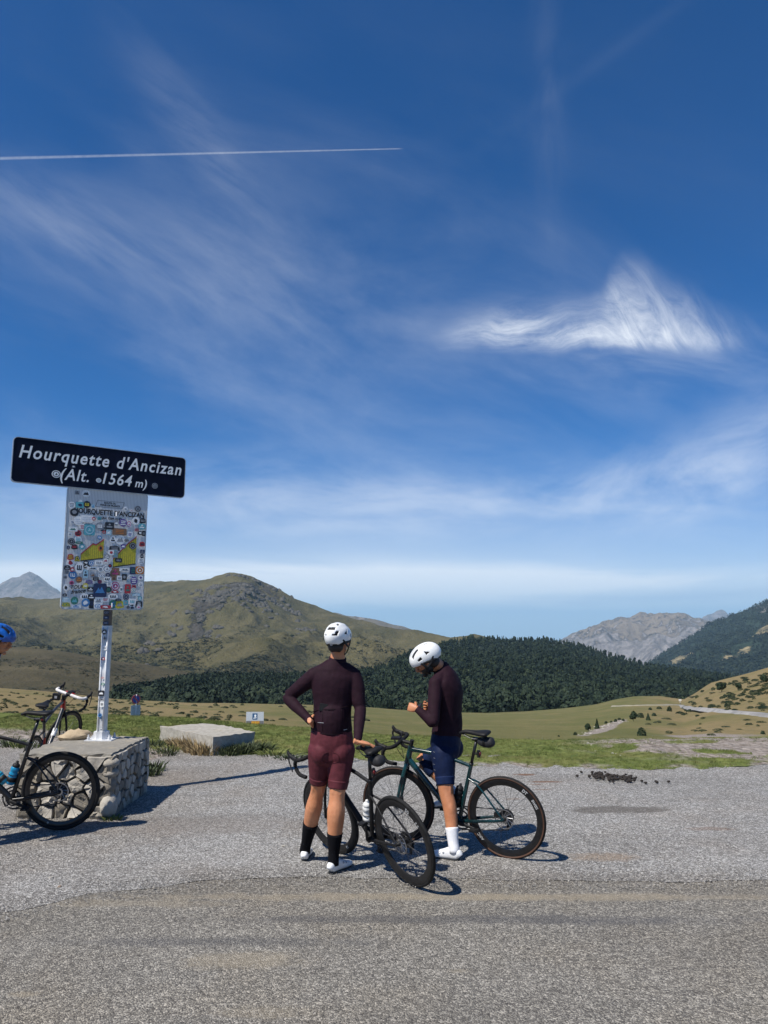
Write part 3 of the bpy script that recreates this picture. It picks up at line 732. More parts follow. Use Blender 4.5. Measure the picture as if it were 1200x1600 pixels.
def forest(name, label, pts, hs, ws, variants, mat):
    """one mesh of very many far trees"""
    vs = []; qs = []; off = 0
    for i, (p, h, w) in enumerate(zip(pts, hs, ws)):
        V_, Q = variants[i % len(variants)]
        a = random.random()*6.28; c, q = math.cos(a), math.sin(a)
        X = (V_[:,0]*c - V_[:,1]*q)*w + p[0]; Y = (V_[:,0]*q + V_[:,1]*c)*w + p[1]; Z = V_[:,2]*h + p[2] - 0.03*h
        vs.append(np.stack([X, Y, Z], -1)); qs.append(Q+off); off += len(V_)
    co = np.concatenate(vs); q = np.concatenate(qs)
    me = bpy.data.meshes.new(name); me.vertices.add(len(co)); me.vertices.foreach_set('co', co.ravel())
    me.loops.add(q.size); me.loops.foreach_set('vertex_index', q.ravel()); me.polygons.add(len(q)); me.polygons.foreach_set('loop_start', np.arange(0, q.size, 4))
    me.materials.append(mat); me.update(calc_edges=True)
    tn = np.concatenate([np.full(len(variants[i % len(variants)][0]), t_) for i, t_ in enumerate(np.random.default_rng(len(hs)).random(len(hs)))])
    a_ = me.attributes.new('tint', 'FLOAT', 'POINT'); a_.data.foreach_set('value', tn.astype(np.float32))
    o = bpy.data.objects.new(name, me); C.objects.link(o)
    return tag(o, label, 'forest', kind='stuff')
rnd = random.Random(5)
def scatter_layer(L, n, pxr, tr, seed, dens=None):
    r = np.random.default_rng(seed); px = r.uniform(*pxr, n); t = r.uniform(*tr, n)
    x, y, z = L.surf(px, t)
    if dens is not None:
        k = r.random(n) < dens(px, t, x, y); px, t, x, y, z = px[k], t[k], x[k], y[k], z[k]
    return px, t, np.stack([x, y, z], -1)
vn_near = [crown_geo(PR(i), 150, 'round') for i in range(5)]
vn_far = [crown_geo(PR(i+20), 34, 'round' if i % 3 == 0 else 'spruce') for i in range(9)]
# front of the wood: broad-leaved trees along its lower edge
px, t_, pt = scatter_layer(WOOD, 2000, (178, 1250), (0.0, 0.42), 3)
forest('wood_edge_trees', 'dark broad-leaved wood at the foot of the mountain, behind the meadow', pt, RNG.uniform(5, 13, len(pt)), RNG.uniform(6, 12, len(pt)), vn_near, LEAF_FAR)
px, t_, pt = scatter_layer(WOOD, 15000, (176, 1350), (0.35, 1.03), 4, lambda px, t, x, y: np.where((t > 0.97) & (px < 760) & (px > 735), 0.3, 1.0))
forest('hill_forest', 'dark forest covering the long wooded hill in the middle distance', pt, RNG.uniform(6, 13, len(pt)), RNG.uniform(5, 9.5, len(pt)), vn_far, LEAF_FAR)
# scattered trees climbing the mountain foot
def dens_e(px, t, x, y):
    return np.clip(gs(px, 0, 300, 0, 90, 1e6)*0.4 + gs(px, 0, 450, 0, 60, 1e6)*0.8 + gs(px, 0, 600, 0, 90, 1e6)*0.6, 0, 1)*sstep(fbm(x*0.006, y*0.006, 91, 4), 0.05, 0.3)*sstep(t, 0.6, 0.15)
px, t_, pt = scatter_layer(MTN, 5000, (170, 760), (0.02, 0.55), 8, dens_e)
if len(pt): forest('mountain_foot_scrub', 'loose dark scrub and small trees on the lower mountain side', pt, RNG.uniform(5, 10, len(pt)), RNG.uniform(6, 12, len(pt)), vn_far, LEAF_FAR)
def small_scrub(name, label, L, n, pxr, tr, seed, dens, hw, mat_=None):
    px, t, pt = scatter_layer(L, n, pxr, tr, seed, dens)
    r = np.random.default_rng(seed)
    forest(name, label, pt, r.uniform(*hw[0], len(pt)), r.uniform(*hw[1], len(pt)), vn_scrub, mat_ or LEAF_SCRUBFAR)
LEAF_SCRUBFAR = leaf_mat('far_scrub_leaves', (0.012,0.018,0.009), (0.034,0.038,0.018), 0.03)
vn_scrub = [crown_geo(PR(i+40), 8, 'bush') for i in range(5)]
vn_scrub = [(v*np.array([1.2,1.2,1.0]), q) for v, q in vn_scrub]
small_scrub('mountain_scrub', 'dark scrub dotted over the grassy mountain side', MTN, 22000, (-60, 780), (0.05, 0.9), 15,
    lambda px, t, x, y: sstep(fbm(x*0.005, y*0.005, 95, 5), -0.25, 0.45)*(0.35+0.65*sstep(t, 0.9, 0.4)), ((1.5, 4), (5, 12)))
small_scrub('spur_scrub', 'dark heather and scrub dotted over the low spur on the left', SPUR, 3000, (-60, 400), (0.05, 0.95), 16,
    lambda px, t, x, y: sstep(fbm(x*0.012, y*0.012, 96, 4), -0.3, 0.4), ((0.8, 2), (2, 5)))
def crag(seed):
    r = random.Random(seed); V_ = []; Q = []
    for k in range(2):
        ox, oy = r.uniform(-.3,.3), r.uniform(-.2,.2); n = 6; rings = []
        for z_, s_ in ((-0.4, 0.55), (0.35, 0.42), (0.8+r.uniform(0,.3), 0.16)):
            rings.append([len(V_)+i for i in range(n)])
            for i in range(n): a = 2*PI*i/n; q_ = s_*r.uniform(.6,1.25); V_.append((ox+math.cos(a)*q_, oy+math.sin(a)*q_, z_+r.uniform(-.15,.15)))
        for a, b_ in zip(rings, rings[1:]):
            for i in range(n): Q.append((a[i], a[(i+1)%n], b_[(i+1)%n], b_[i]))
        t_ = rings[-1]; Q.append((t_[0], t_[1], t_[2], t_[3])); Q.append((t_[3], t_[4], t_[5], t_[0]))
    return np.array(V_), np.array(Q)
crags = [crag(i) for i in range(7)]
CRAG = stone_m = mat('crag_rock', (0.085,0.078,0.066), 0.95, var=0.35, vscale=0.08, col2=(0.040,0.038,0.033))
def dens_c(px, t, x, y):
    cr = ip(px, MTN.crest); ft = ip(px, MTN.foot); py = ft+(cr-ft)*t**MTN.p
    rd = ridged(x*0.011, y*0.011, 78, 4)
    k = gs(px,py,392,922,30,16,0.25) + gs(px,py,345,937,32,15,-0.35) + gs(px,py,306,965,10,26,0.45) + gs(px,py,272,975,8,12,0.4)*0.5 + gs(px,py,246,1012,10,16,0.4)*0.8 + gs(px,py,437,940,28,6,0.55)*0.7 + gs(px,py,472,985,14,18,0.5)*0.6
    return np.clip(k, 0, 1)*sstep(rd, 0.62, 0.84)*0.55
px, t_, pt = scatter_layer(MTN, 26000, (225, 500), (0.15, 0.99), 25, dens_c)
forest('mountain_crags', 'broken dark rock outcrops below the mountain top', pt, RNG.uniform(3, 8, len(pt)), RNG.uniform(9, 20, len(pt)), crags, CRAG); bpy.data.objects['mountain_crags']['category'] = 'rocks'
IM = Layer.ALL['wooded_mountain']
LEAF_BLUE = leaf_mat('mountain_wood_leaves', (0.006,0.013,0.009), (0.018,0.028,0.015), 0.02)
vn_m = [crown_geo(PR(i+140), 9, 'spruce' if i % 2 else 'bush') for i in range(5)]
def dens_i(px, t, x, y):
    cr = ip(px, IM.crest); ft = ip(px, IM.foot); py = ft+(cr-ft)*t**IM.p; m_ = mask_I(px, py, t, x, y, None); return np.where(m_[1] > 0.6, 1.0, 0.0)
px, t_, pt = scatter_layer(IM, 11000, (960, 1330), (0.1, 1.0), 26, dens_i)
forest('mountain_forest', 'forest on the bluish mountain at the right edge', pt, RNG.uniform(10, 22, len(pt)), RNG.uniform(14, 30, len(pt)), vn_m, LEAF_BLUE)
# single trees on the crest
def shrub_mesh(name, n, kind, seed, mat_, trunk=False):
    V_, Q = crown_geo(PR(seed), n, kind)
    me = bpy.data.meshes.new(name); me.from_pydata(V_.tolist(), [], Q.tolist()); me.materials.append(mat_); me.update(); return me
M_ROUND = [shrub_mesh('crown', 260, 'round', 50+i, LEAF_DARK) for i in range(4)]
M_SPR = [shrub_mesh('crown', 260, 'spruce', 60+i, LEAF_DARK) for i in range(2)]
M_BUSH = [shrub_mesh('bush', 150, 'bush', 70+i, LEAF_DARK) for i in range(4)]
M_TUFT = [shrub_mesh('tuft', 46, 'bush', 80+i, LEAF_SCRUB) for i in range(5)]
mbt = MB(); mbt.tube([(0,0,-0.1),(0.01,0,0.25),(0,0.01,0.6)], [0.035,0.025,0.01], n=7, smooth=3); TRUNK = mbt.mesh('trunk', BARK)
def tree(px, py, hpx, layer, kind, label, cat, wpx=None, name='tree', group=None):
    p = layer.at(px, py) if layer else px
    D = p.y; h = hpx*D/F; w = (wpx or hpx)*D/F
    e = empty(name, p, (0, 0, random.random()*6)); e.scale = (w, w, h)
    tag(e, label, cat, group)
    me = {'round': M_ROUND, 'spruce': M_SPR, 'bush': M_BUSH}[kind][random.randrange(2)]
    o = bpy.data.objects.new('crown', me); link(o, e)
    o = bpy.data.objects.new('trunk', TRUNK); link(o, e)
    return e
def shrub(px, py, hpx, wpx, label, meshes=M_BUSH, cat='bush', group=None, name='bush', layer=MEAD):
    p = layer.at(px, py); D = p.y
    o = bpy.data.objects.new(name, random.choice(meshes)); link(o); o.location = p - Vector((0,0,0.06*hpx*D/F))
    o.rotation_euler = (0, 0, random.random()*6); w = wpx*D/F; o.scale = (w, w*0.8, hpx*D/F)
    return tag(o, label, cat, group)
tree(737, 1004, 13, WOOD, 'round', 'small round tree alone on the knoll where the mountain shoulder meets the forest', 'tree', 14)
tree(919, 1142, 12, MEAD, 'round', 'small bushy tree, left one of the pair beside the stony track', 'tree', 10)
tree(933, 1138, 15, MEAD, 'spruce', 'slim upright tree, right one of the pair beside the stony track', 'tree', 12)
tree(990, 1128, 15, MEAD, 'round', 'largest dark tree of the clump above the stony track', 'tree', 13)
tree(1013, 1126, 11, MEAD, 'spruce', 'narrow dark tree at the right end of the clump above the stony track', 'tree', 12)
tree(1128, 1082, 15, MEAD, 'round', 'dark round tree highest on the right slope near the wood', 'tree', 17)
tree(1154, 1079, 12, MEAD, 'round', 'dark tree right of the round one on the upper right slope', 'tree', 10)
tree(1194, 1068, 14, MEAD, 'round', 'dark tree on the upper right slope nearest the right edge', 'tree', 13)
shrub(1003, 1150, 13, 13, 'round dark bush standing alone behind the turf, right of the stony track')
shrub(1046, 1110, 8, 8, 'small round bush just below the bend of the mountain road')
shrub(899, 1148, 5, 7, 'low bush at the lower end of the stony track')
shrub(873, 1152, 3, 4, 'tiny bush in the meadow left of the stony track')
shrub(1001, 1122, 8, 10, 'dark bush between the two trees of the clump above the stony track')
shrub(1192, 1147, 6, 8, 'dark bush low on the right slope at the right edge')
shrub(576//2+6, 1123, 7, 9, 'small dark bush in the meadow left of the information board')
for i, (a, b_, h, w) in enumerate(((947,1131,4,6),(955,1129,3,5),(962,1128,5,6),(968,1126,4,7),(974,1127,4,5),(1022,1120,5,9),(1016,1108,4,6),(1030,1107,4,8),(1062,1115,4,12),(1078,1113,5,13),(1070,1118,4,10),(1090,1120,3,7))):
    shrub(a, b_, h, w, 'low dark shrub among the rocks between the stony track and the road', group='shrubs between the track and the road')
# heather patches: right slope and left meadow
r = random.Random(11)
k = 0
while k < 150:
    a = r.uniform(1070, 1235); b_ = r.uniform(1052, 1112)
    if b_ < ip(a, MEAD.crest)+5: continue
    shrub(a, b_, r.uniform(2.0, 4.5), r.uniform(6, 15), 'flat dark scrub patch in the dry grass of the upper right slope', M_TUFT if r.random() < .6 else M_BUSH, 'shrub', 'scrub patches on the right slope', 'scrub_patch'); k += 1
for i in range(26):
    shrub(r.uniform(1010, 1230), r.uniform(1122, 1150), r.uniform(1.5, 3.2), r.uniform(6, 18), 'low scrub patch in the dry grass below the mountain road', M_TUFT, 'shrub', 'scrub patches below the road', 'scrub_patch')
k = 0
while k < 250:
    a = r.uniform(-20, 640); b_ = r.uniform(1080, 1128)
    if b_ < ip(a, MEAD.crest)+3 or b_ > ip(a, RIM)+4: continue
    if r.random() > 1.15 - max(a, 0)/520: continue
    dd = (b_-1078)/50
    shrub(a, b_, (1.3+1.9*dd)*r.uniform(.8, 1.5), (4+9*dd)*r.uniform(.7, 1.5), 'dark heather tuft in the dry meadow behind the sign', M_TUFT, 'heather tuft', 'heather tufts in the meadow', 'heather_tuft'); k += 1
# ---- turf: short blades standing on the verge and on the bank
def blades(n, h, seed):
    r = random.Random(seed); mb = MB()
    for i in range(n):
        a = r.random()*6.28; q = r.random()*0.05; x, y = math.cos(a)*q, math.sin(a)*q; hh = h*(0.4+r.random()*0.6)
        l = (r.random()-0.5)*hh*1.3; l2 = (r.random()-0.5)*hh*1.3; w = 0.0035; c, s_ = math.cos(a*3), math.sin(a*3)
        mb.af([mb.av((x-w*c, y-w*s_, -0.01)), mb.av((x+w*c, y+w*s_, -0.01)), mb.av((x+l, y+l2, hh))])
    return mb
m, t, b = matn('turf_blades'); pos = geo(t)
c = mixc(t, noise(t, pos, 1.1, 4, 0.6).ss(0.35, 0.65), (0.078,0.110,0.026), (0.16,0.178,0.056)); c = mixc(t, noise(t, pos, 0.5, 4, 0.6).ss(0.55, 0.75)*0.8, c, (0.24,0.19,0.085))
c = mixc(t, noise(t, pos, 45, 2, 0.6).ss(0.52, 0.7)*0.6, c, (0.24,0.205,0.10))
t.links.new(c.s, b.inputs['Base Color']); b.inputs['Roughness'].default_value = 0.7; b.inputs['Specular IOR Level'].default_value = 0.2
def scatter_gn(name, label, cat, pts, scl, srcs):
    """thousands of small copies of a few source meshes on given points"""
    me = bpy.data.meshes.new(name); me.from_pydata([tuple(p) for p in pts], [], [])
    a = me.attributes.new('sc', 'FLOAT', 'POINT'); a.data.foreach_set('value', np.array(scl, dtype=np.float32))
    o = bpy.data.objects.new(name, me); C.objects.link(o); tag(o, label, cat, kind='stuff')
    g = bpy.data.node_groups.new(name, 'GeometryNodeTree')
    g.interface.new_socket('Geometry', in_out='INPUT', socket_type='NodeSocketGeometry'); g.interface.new_socket('Geometry', in_out='OUTPUT', socket_type='NodeSocketGeometry')
    gi = g.nodes.new('NodeGroupInput'); go = g.nodes.new('NodeGroupOutput'); jn = g.nodes.new('GeometryNodeJoinGeometry')
    m2p = g.nodes.new('GeometryNodeMeshToPoints'); g.links.new(gi.outputs[0], m2p.inputs[0])
    coll = bpy.data.collections.new(name + '_sources')
    ks = len(srcs)
    idx = g.nodes.new('GeometryNodeInputIndex')
    na = g.nodes.new('GeometryNodeInputNamedAttribute'); na.data_type = 'FLOAT'; na.inputs[0].default_value = 'sc'
    rv = g.nodes.new('FunctionNodeRandomValue'); rv.data_type = 'FLOAT_VECTOR'; rv.inputs[1].default_value = (0.25, 0.25, 6.28)
    ci = g.nodes.new('GeometryNodeCollectionInfo'); ci.inputs[0].default_value = coll; ci.inputs[1].default_value = True; ci.inputs[2].default_value = True
    for s_ in srcs: coll.objects.link(bpy.data.objects.new(name + '_piece', s_))
    ip_ = g.nodes.new('GeometryNodeInstanceOnPoints'); ip_.inputs['Pick Instance'].default_value = True
    g.links.new(m2p.outputs[0], ip_.inputs['Points']); g.links.new(ci.outputs[0], ip_.inputs['Instance']); g.links.new(na.outputs[0], ip_.inputs['Scale']); g.links.new(rv.outputs[0], ip_.inputs['Rotation'])
    g.links.new(ip_.outputs[0], go.inputs[0])
    md = o.modifiers.new('scatter', 'NODES'); md.node_group = g
    return o
xs_ = RNG.uniform(-7.5, 9, 60000); ys_ = RNG.uniform(8.6, 19, 60000); pts = []; scl = []
y0 = VERGE0(xs_); y1 = VERGE_R(xs_)+1.5
tt_ = (ys_-y0)/(VERGE1(xs_)-y0)
zz_ = verge_z(xs_, ys_, tt_); bare_ = verge_c(xs_, ys_, tt_)[0]
keep = (ys_ > y0+0.05) & (ys_ < y1) & (RNG.random(len(xs_)) > bare_*0.97) & (np.abs(xs_) < ys_*0.62)
left_tall = sstep(xs_, -1.5, -2.8)
for x, y, z, k_, lt in zip(xs_, ys_, zz_, keep, left_tall):
    if k_: pts.append((x, y, z)); scl.append((0.45+0.6*random.random())*(1+0.5*lt*random.random()))
scatter_gn('turf_blades', 'short green turf growing along the back of the gravel lay-by', 'grass', pts, scl, [blades(16, 0.032, i).mesh('blades', m, False) for i in range(4)])
# loose chippings on the lay-by
def chip(seed):
    r = random.Random(seed); bm = bmesh.new(); bmesh.ops.create_icosphere(bm, subdivisions=1, radius=0.5)
    for v in bm.verts: v.co *= 0.7+0.5*r.random(); v.co.z *= 0.6
    me = bpy.data.meshes.new('chip'); bm.to_mesh(me); bm.free()
    me.materials.append(MATS['chippings']); return me
m, t, b = matn('chippings'); oi = t.nodes.new('ShaderNodeObjectInfo')
c = ramp(t, noise(t, geo(t), 38, 2, 0.5).ss(0.3, 0.7), [(0, (0.12,0.115,0.11)), (0.5, (0.23,0.215,0.195)), (0.9, (0.34,0.32,0.29)), (1, (0.48,0.46,0.42))]); t.links.new(c.s, b.inputs['Base Color']); b.inputs['Roughness'].default_value = 0.9
n_ = 60000
yy = np.where(RNG.random(n_) < 0.12, edge_y(0*RNG.random(n_))+RNG.normal(0, 0.16, n_), 5.2 + (RNG.random(n_)**1.5)*6.5); xx = RNG.uniform(-0.62, 0.62, n_)*yy
kk = (yy > edge_y(xx)-0.22) & (yy < grass_y(xx)+0.15)
edge_b = np.exp(-((yy-edge_y(xx))/0.12)**2)
sc = RNG.uniform(0.005, 0.011, n_) + 0.004*(RNG.random(n_) > 0.97)
pts = [(x, y, 0.008) for x, y, k_ in zip(xx, yy, kk) if k_]; scl = [s_ for s_, k_ in zip(sc, kk) if k_]
scatter_gn('loose_chippings', 'loose grey stone chippings lying over the lay-by', 'gravel', pts, scl, [chip(i) for i in range(5)])
STONE = mat('pale_stone', (0.42,0.39,0.34), 0.9, var=0.25, vscale=12, bmp=0.5, bscale=30, bdist=0.01)
def pebble(px, py, wpx, label, m_=STONE, group=None):
    p = G(px, py); bm = bmesh.new(); bmesh.ops.create_icosphere(bm, subdivisions=2, radius=0.5); r = random.Random(px)
    for v in bm.verts: v.co *= 0.8+0.35*r.random(); v.co.z *= 0.5
    me = bpy.data.meshes.new('stone'); bm.to_mesh(me); bm.free(); me.materials.append(m_)
    o = bpy.data.objects.new('stone', me); link(o); w = wpx*p.y/F; o.scale = (w, w*0.8, w*0.8); o.location = p + Vector((0,0,0.012)); o.rotation_euler = (0,0,px)
    return tag(o, label, 'stone', group)
pebble(285, 1176, 7, 'whitish stone in the bare soil in front of the concrete slab')
pebble(281, 1182, 5, 'flat pale stone just below the whitish one by the concrete slab')
pebble(79, 1374, 9, 'pale flat stone on the lay-by at the left, near the road edge')
pebble(93, 1388, 8, 'brownish stone on the lay-by at the left, nearest the road edge', mat('brown_stone', (0.24,0.18,0.13), 0.9))
pebble(443, 1324, 7, 'pale stone left of the white shoe of the rider with bare calves')
pebble(380, 1230, 5, 'small pale stone in the middle of the gravel behind the rider')
pebble(577, 1451, 4, 'dark pebble alone on the road', mat('dark_stone', (0.07,0.07,0.07), 0.9))
pebble(240, 1389, 5, 'small white stone on the gravel near the road edge')
for i in range(60):
    pebble(r.uniform(880, 1200), r.uniform(1160, 1188), r.uniform(2, 6), 'small pale stone in the bare patch of turf on the right', group='stones in the bare patch on the right')

for i in range(46):
    u_ = r.random(); a, b_ = 905+u_*75+r.gauss(0, 4), 1147-u_*21+r.gauss(0, 1.3); p = MEAD.at(a, b_); o = bpy.data.objects.new('rock', bpy.data.objects['stone'].data); link(o); w = r.uniform(2, 5)*p.y/F; o.scale = (w, w*0.8, w*0.7); o.location = p; o.rotation_euler = (0,0,r.random()*6)
    tag(o, 'pale rock lying along the stony track in the meadow', 'rock', 'rocks along the stony track')
# ================================================================== STONE PLINTH, SIGNS, SLAB
def voronoi_cells(pts, w, h, gap):
    cells = []
    for i, (px, py) in enumerate(pts):
        poly = [(0,0),(w,0),(w,h),(0,h)]
        for j, (qx, qy) in enumerate(pts):
            if i == j: continue
            nx, ny = qx-px, qy-py; L_ = math.hypot(nx, ny); nx /= L_; ny /= L_
            d = ((px+qx)/2*nx + (py+qy)/2*ny) - gap/2
            out = []
            for k in range(len(poly)):
                a, b_ = poly[k], poly[(k+1) % len(poly)]
                da = a[0]*nx+a[1]*ny-d; db = b_[0]*nx+b_[1]*ny-d
                if da <= 0: out.append(a)
                if (da < 0 < db) or (db < 0 < da):
                    t_ = da/(da-db); out.append((a[0]+(b_[0]-a[0])*t_, a[1]+(b_[1]-a[1])*t_))
            poly = out
            if len(poly) < 3: break
        # drop tiny edges
        q = []
        for p in poly:
            if not q or math.hypot(p[0]-q[-1][0], p[1]-q[-1][1]) > 0.012: q.append(p)
        if len(q) >= 3: cells.append(q)
    return cells
def stone_mat(name, c1, c2):
    m, t, b = matn(name); oi = t.nodes.new('ShaderNodeObjectInfo'); rn = N(t, oi.outputs['Random']); pos = geo(t)
    n1 = noise(t, pos, 14, 6, 0.65); n2 = noise(t, pos, 60, 5, 0.7); n3 = noise(t, pos, 4.5, 4, 0.6)
    c = mixc(t, (n1*0.6 + rn*0.5 - 0.05).ss(0.25, 0.8), c1, c2)
    c = mixc(t, n3.ss(0.55, 0.75)*0.5, c, (0.42,0.35,0.24))
    c = mixc(t, n2.ss(0.55, 0.75)*0.45, c, tuple(x*0.35 for x in c1))
    t.links.new(c.s, b.inputs['Base Color']); b.inputs['Roughness'].default_value = 0.92; b.inputs['Specular IOR Level'].default_value = 0.2
    bump(t, b, n1 + n2*0.4, 0.9, 0.012); return m
ST = stone_mat('wall_stone', (0.20,0.18,0.15), (0.44,0.41,0.36))
CONC = stone_mat('rough_concrete', (0.22,0.205,0.175), (0.48,0.45,0.39))
MORT = mat('mortar', (0.065,0.058,0.048), 0.95, var=0.3, vscale=15, bmp=0.8, bscale=50, bdist=0.01)
PB = Vector((-3.14, 8.60, 0.0))
plinth = empty('stone_plinth', PB); tag(plinth, 'low rubble stone plinth carrying the pass sign post, its right side in shade', 'stone plinth')
XL, XR, YF, YB, PH = -0.50, 0.434, -0.66, 0.56, 0.60
mb = MB(); mb.box(((XL+XR)/2, (YF+YB)/2, PH/2-0.06), (XR-XL-0.05, YB-YF-0.05, PH)); mb.build('core', MORT, plinth, smooth=False)
def face(o, eu, ev, nn, w, h, nx, ny, seed, depth, jag, big=1.0):
    r = random.Random(seed); pts = []
    for j in range(ny):
        for i in range(nx):
            pts.append(((i+0.5+(0.5 if j % 2 else 0)*0.6-0.15+r.uniform(-.34,.34))*w/nx, (j+0.5+r.uniform(-.3,.3))*h/ny))
    T = Matrix(((eu.x, ev.x, nn.x, o.x), (eu.y, ev.y, nn.y, o.y), (eu.z, ev.z, nn.z, o.z), (0,0,0,1)))
    for c in voronoi_cells(pts, w, h, 0.021):
        mb = MB(); d = depth*r.uniform(0.5, 1.3); k = len(c)
        cx = sum(p[0] for p in c)/k; cy = sum(p[1] for p in c)/k
        # chamfered, bulging stone: base ring, shoulder ring, crown ring, centre
        q = []
        for a, b_ in zip(c, c[1:]+c[:1]): q += [a, ((a[0]+b_[0])/2 + r.uniform(-.006,.006), (a[1]+b_[1])/2 + r.uniform(-.006,.006))]
        rings = []
        for s_, z_ in ((1.0, -0.05), (1.0, d*0.45), (0.93, d*0.92), (0.55, d*1.0)):
            rings.append([mb.av(T @ Vector((cx+(p[0]-cx)*s_ + r.uniform(-jag,jag)*0.3, cy+(p[1]-cy)*s_ + r.uniform(-jag,jag)*0.3, z_ + (r.uniform(-jag,jag) if z_ > 0 else 0)))) for p in q])
        for a, b_ in zip(rings, rings[1:]):
            for i in range(len(q)): j = (i+1) % len(q); mb.af((a[i], a[j], b_[j], b_[i]))
        ce = mb.av(T @ Vector((cx, cy, d*1.02+r.uniform(-jag,jag))))
        for i in range(len(q)): mb.af((rings[-1][i], rings[-1][(i+1) % len(q)], ce))
        mb.build('stone', ST, plinth, smooth=True, angle=38)
V3 = Vector
face(V3((XR-0.025, YF, 0)), V3((0,1,0)), V3((0,0,1)), V3((1,0,0)), YB-YF, PH-0.008, 9, 6, 3, 0.030, 0.004)
face(V3((XL, YF+0.03, 0)), V3((1,0,0)), V3((0,0,1)), V3((0,-1,0)), XR-XL, PH-0.012, 5, 5, 5, 0.055, 0.018)
face(V3((XL+0.025, YB, 0)), V3((0,-1,0)), V3((0,0,1)), V3((-1,0,0)), YB-YF, PH-0.035, 7, 4, 7, 0.04, 0.01)
face(V3((XR, YB-0.025, 0)), V3((-1,0,0)), V3((0,0,1)), V3((0,1,0)), XR-XL, PH-0.035, 5, 4, 9, 0.04, 0.01)
# corner stones at the near right corner, sunlit
r = random.Random(2)
for z0, hh in ((0.0, 0.22), (0.235, 0.14), (0.385, 0.085), (0.48, 0.09)):
    mb = MB(); w_ = r.uniform(0.10, 0.15); mb.ball((XR-0.035, YF+0.045, z0+hh/2), (w_*0.62, w_*0.62, hh*0.56), 12, 8)
    mb.v = [(x+r.uniform(-.006,.006), y+r.uniform(-.006,.006), z+r.uniform(-.005,.005)) for x, y, z in mb.v]
    mb.build('stone', ST, plinth)
# capping: uneven slab
def rough_slab(name, poly, z0, z1, mat_, parent, nz=0.01, seed=1, sub=0.08):
    bm = bmesh.new(); f = bm.faces.new([bm.verts.new((x, y, z1)) for x, y in poly])
    e = bmesh.ops.extrude_face_region(bm, geom=[f]); vs = [g_ for g_ in e['geom'] if isinstance(g_, bmesh.types.BMVert)]
    for v in vs: v.co.z = z0
    for _ in range(4):
        es = [e_ for e_ in bm.edges if e_.calc_length() > sub]
        if not es: break
        bmesh.ops.subdivide_edges(bm, edges=es, cuts=1, use_grid_fill=True)
    bmesh.ops.triangulate(bm, faces=bm.faces); bmesh.ops.recalc_face_normals(bm, faces=bm.faces)
    rr_ = random.Random(seed)
    for v in bm.verts:
        v.co += Vector((rr_.uniform(-1,1), rr_.uniform(-1,1), rr_.uniform(-1,1)*0.7))*nz
    me = bpy.data.meshes.new(name); bm.to_mesh(me); bm.free(); me.materials.append(mat_)
    me.polygons.foreach_set('use_smooth', [True]*len(me.polygons)); me.set_sharp_from_angle(angle=math.radians(40))
    o = bpy.data.objects.new(name, me); link(o, parent); return o
rough_slab('cap', [(XL-0.01,YF+0.02),(-0.1,YF-0.0),(XR-0.03,YF+0.02),(XR-0.03,-0.1),(XR-0.02,YB),(0.0,YB+0.03),(XL,YB)], PH-0.018, PH+0.012, CONC, plinth, 0.011)
bl = MB(); bl.ball((0,0,0), (0.17, 0.11, 0.07), 14, 9); r = random.Random(4); bl.v = [(x*(1+r.uniform(-.15,.15)), y*(1+r.uniform(-.15,.15)), z*(1+r.uniform(-.2,.2))) for x, y, z in bl.v]
o = bl.build('boulder', stone_mat('ochre_stone', (0.30,0.23,0.15), (0.50,0.40,0.27)), angle=45); o.location = (-3.48, 8.92, PH+0.055); o.rotation_euler = (0.1, -0.12, 0.3)
tag(o, 'ochre boulder lying on the plinth left of the post', 'boulder')

# ---- text helper
def text_mesh(txt, size, shear=0.0, weight=0.0, spacing=1.0, align='CENTER', depth=0.0012, wordsp=1.0):
    c = bpy.data.curves.new('t', 'FONT'); c.body = txt; c.size = size; c.shear = shear; c.offset = weight; c.space_character = spacing; c.space_word = wordsp
    c.align_x = align; c.align_y = 'CENTER'; c.extrude = depth/2; c.resolution_u = 3
    o = bpy.data.objects.new('t', c); C.objects.link(o); bpy.context.view_layer.update()
    me = bpy.data.meshes.new_from_object(o.evaluated_get(bpy.context.evaluated_depsgraph_get()))
    bpy.data.objects.remove(o); bpy.data.curves.remove(c); return me
def text(txt, x, y, size, mat_, T, parent, z=0.0, name='lettering', rot=0.0, sx=1.0, **k):
    me = text_mesh(txt, size, **k); me.materials.clear(); me.materials.append(mat_)
    me.transform(T @ Matrix.Translation((x, y, z)) @ Matrix.Rotation(rot, 4, 'Z') @ Matrix.Diagonal((sx, 1, 1, 1)))
    o = bpy.data.objects.new(name, me); return link(o, parent)
WHITE = mat('sign_white', (0.86,0.86,0.84), 0.45, var=0.05, vscale=20)
NAVY = mat('sign_navy', (0.004,0.006,0.020), 0.5, var=0.2, vscale=8, spec=0.15)
BLACK = mat('black_print', (0.018,0.018,0.022), 0.5)
ALU = mat('aluminium_edge', (0.45,0.46,0.47), 0.4, metal=0.6)
def rrect(w, h, r, n=5, cx=0, cy=0):
    out = []
    for qx, qy, a0 in ((1,-1,-90),(1,1,0),(-1,1,90),(-1,-1,180)):
        for i in range(n+1):
            a = math.radians(a0+90*i/n); out.append((cx+qx*(w/2-r)+r*math.cos(a), cy+qy*(h/2-r)+r*math.sin(a)))
    return out
e_ = Vector((0.817, 0.576, 0)).normalized(); n_ = Vector((e_.y, -e_.x, 0)); up = Vector((0,0,1))
sign = empty('pass_sign', Vector((-3.165, 8.88, PH+0.012))); tag(sign, 'tall summit sign with navy name board above a white board covered in stickers', 'road sign')
SB = sign.location
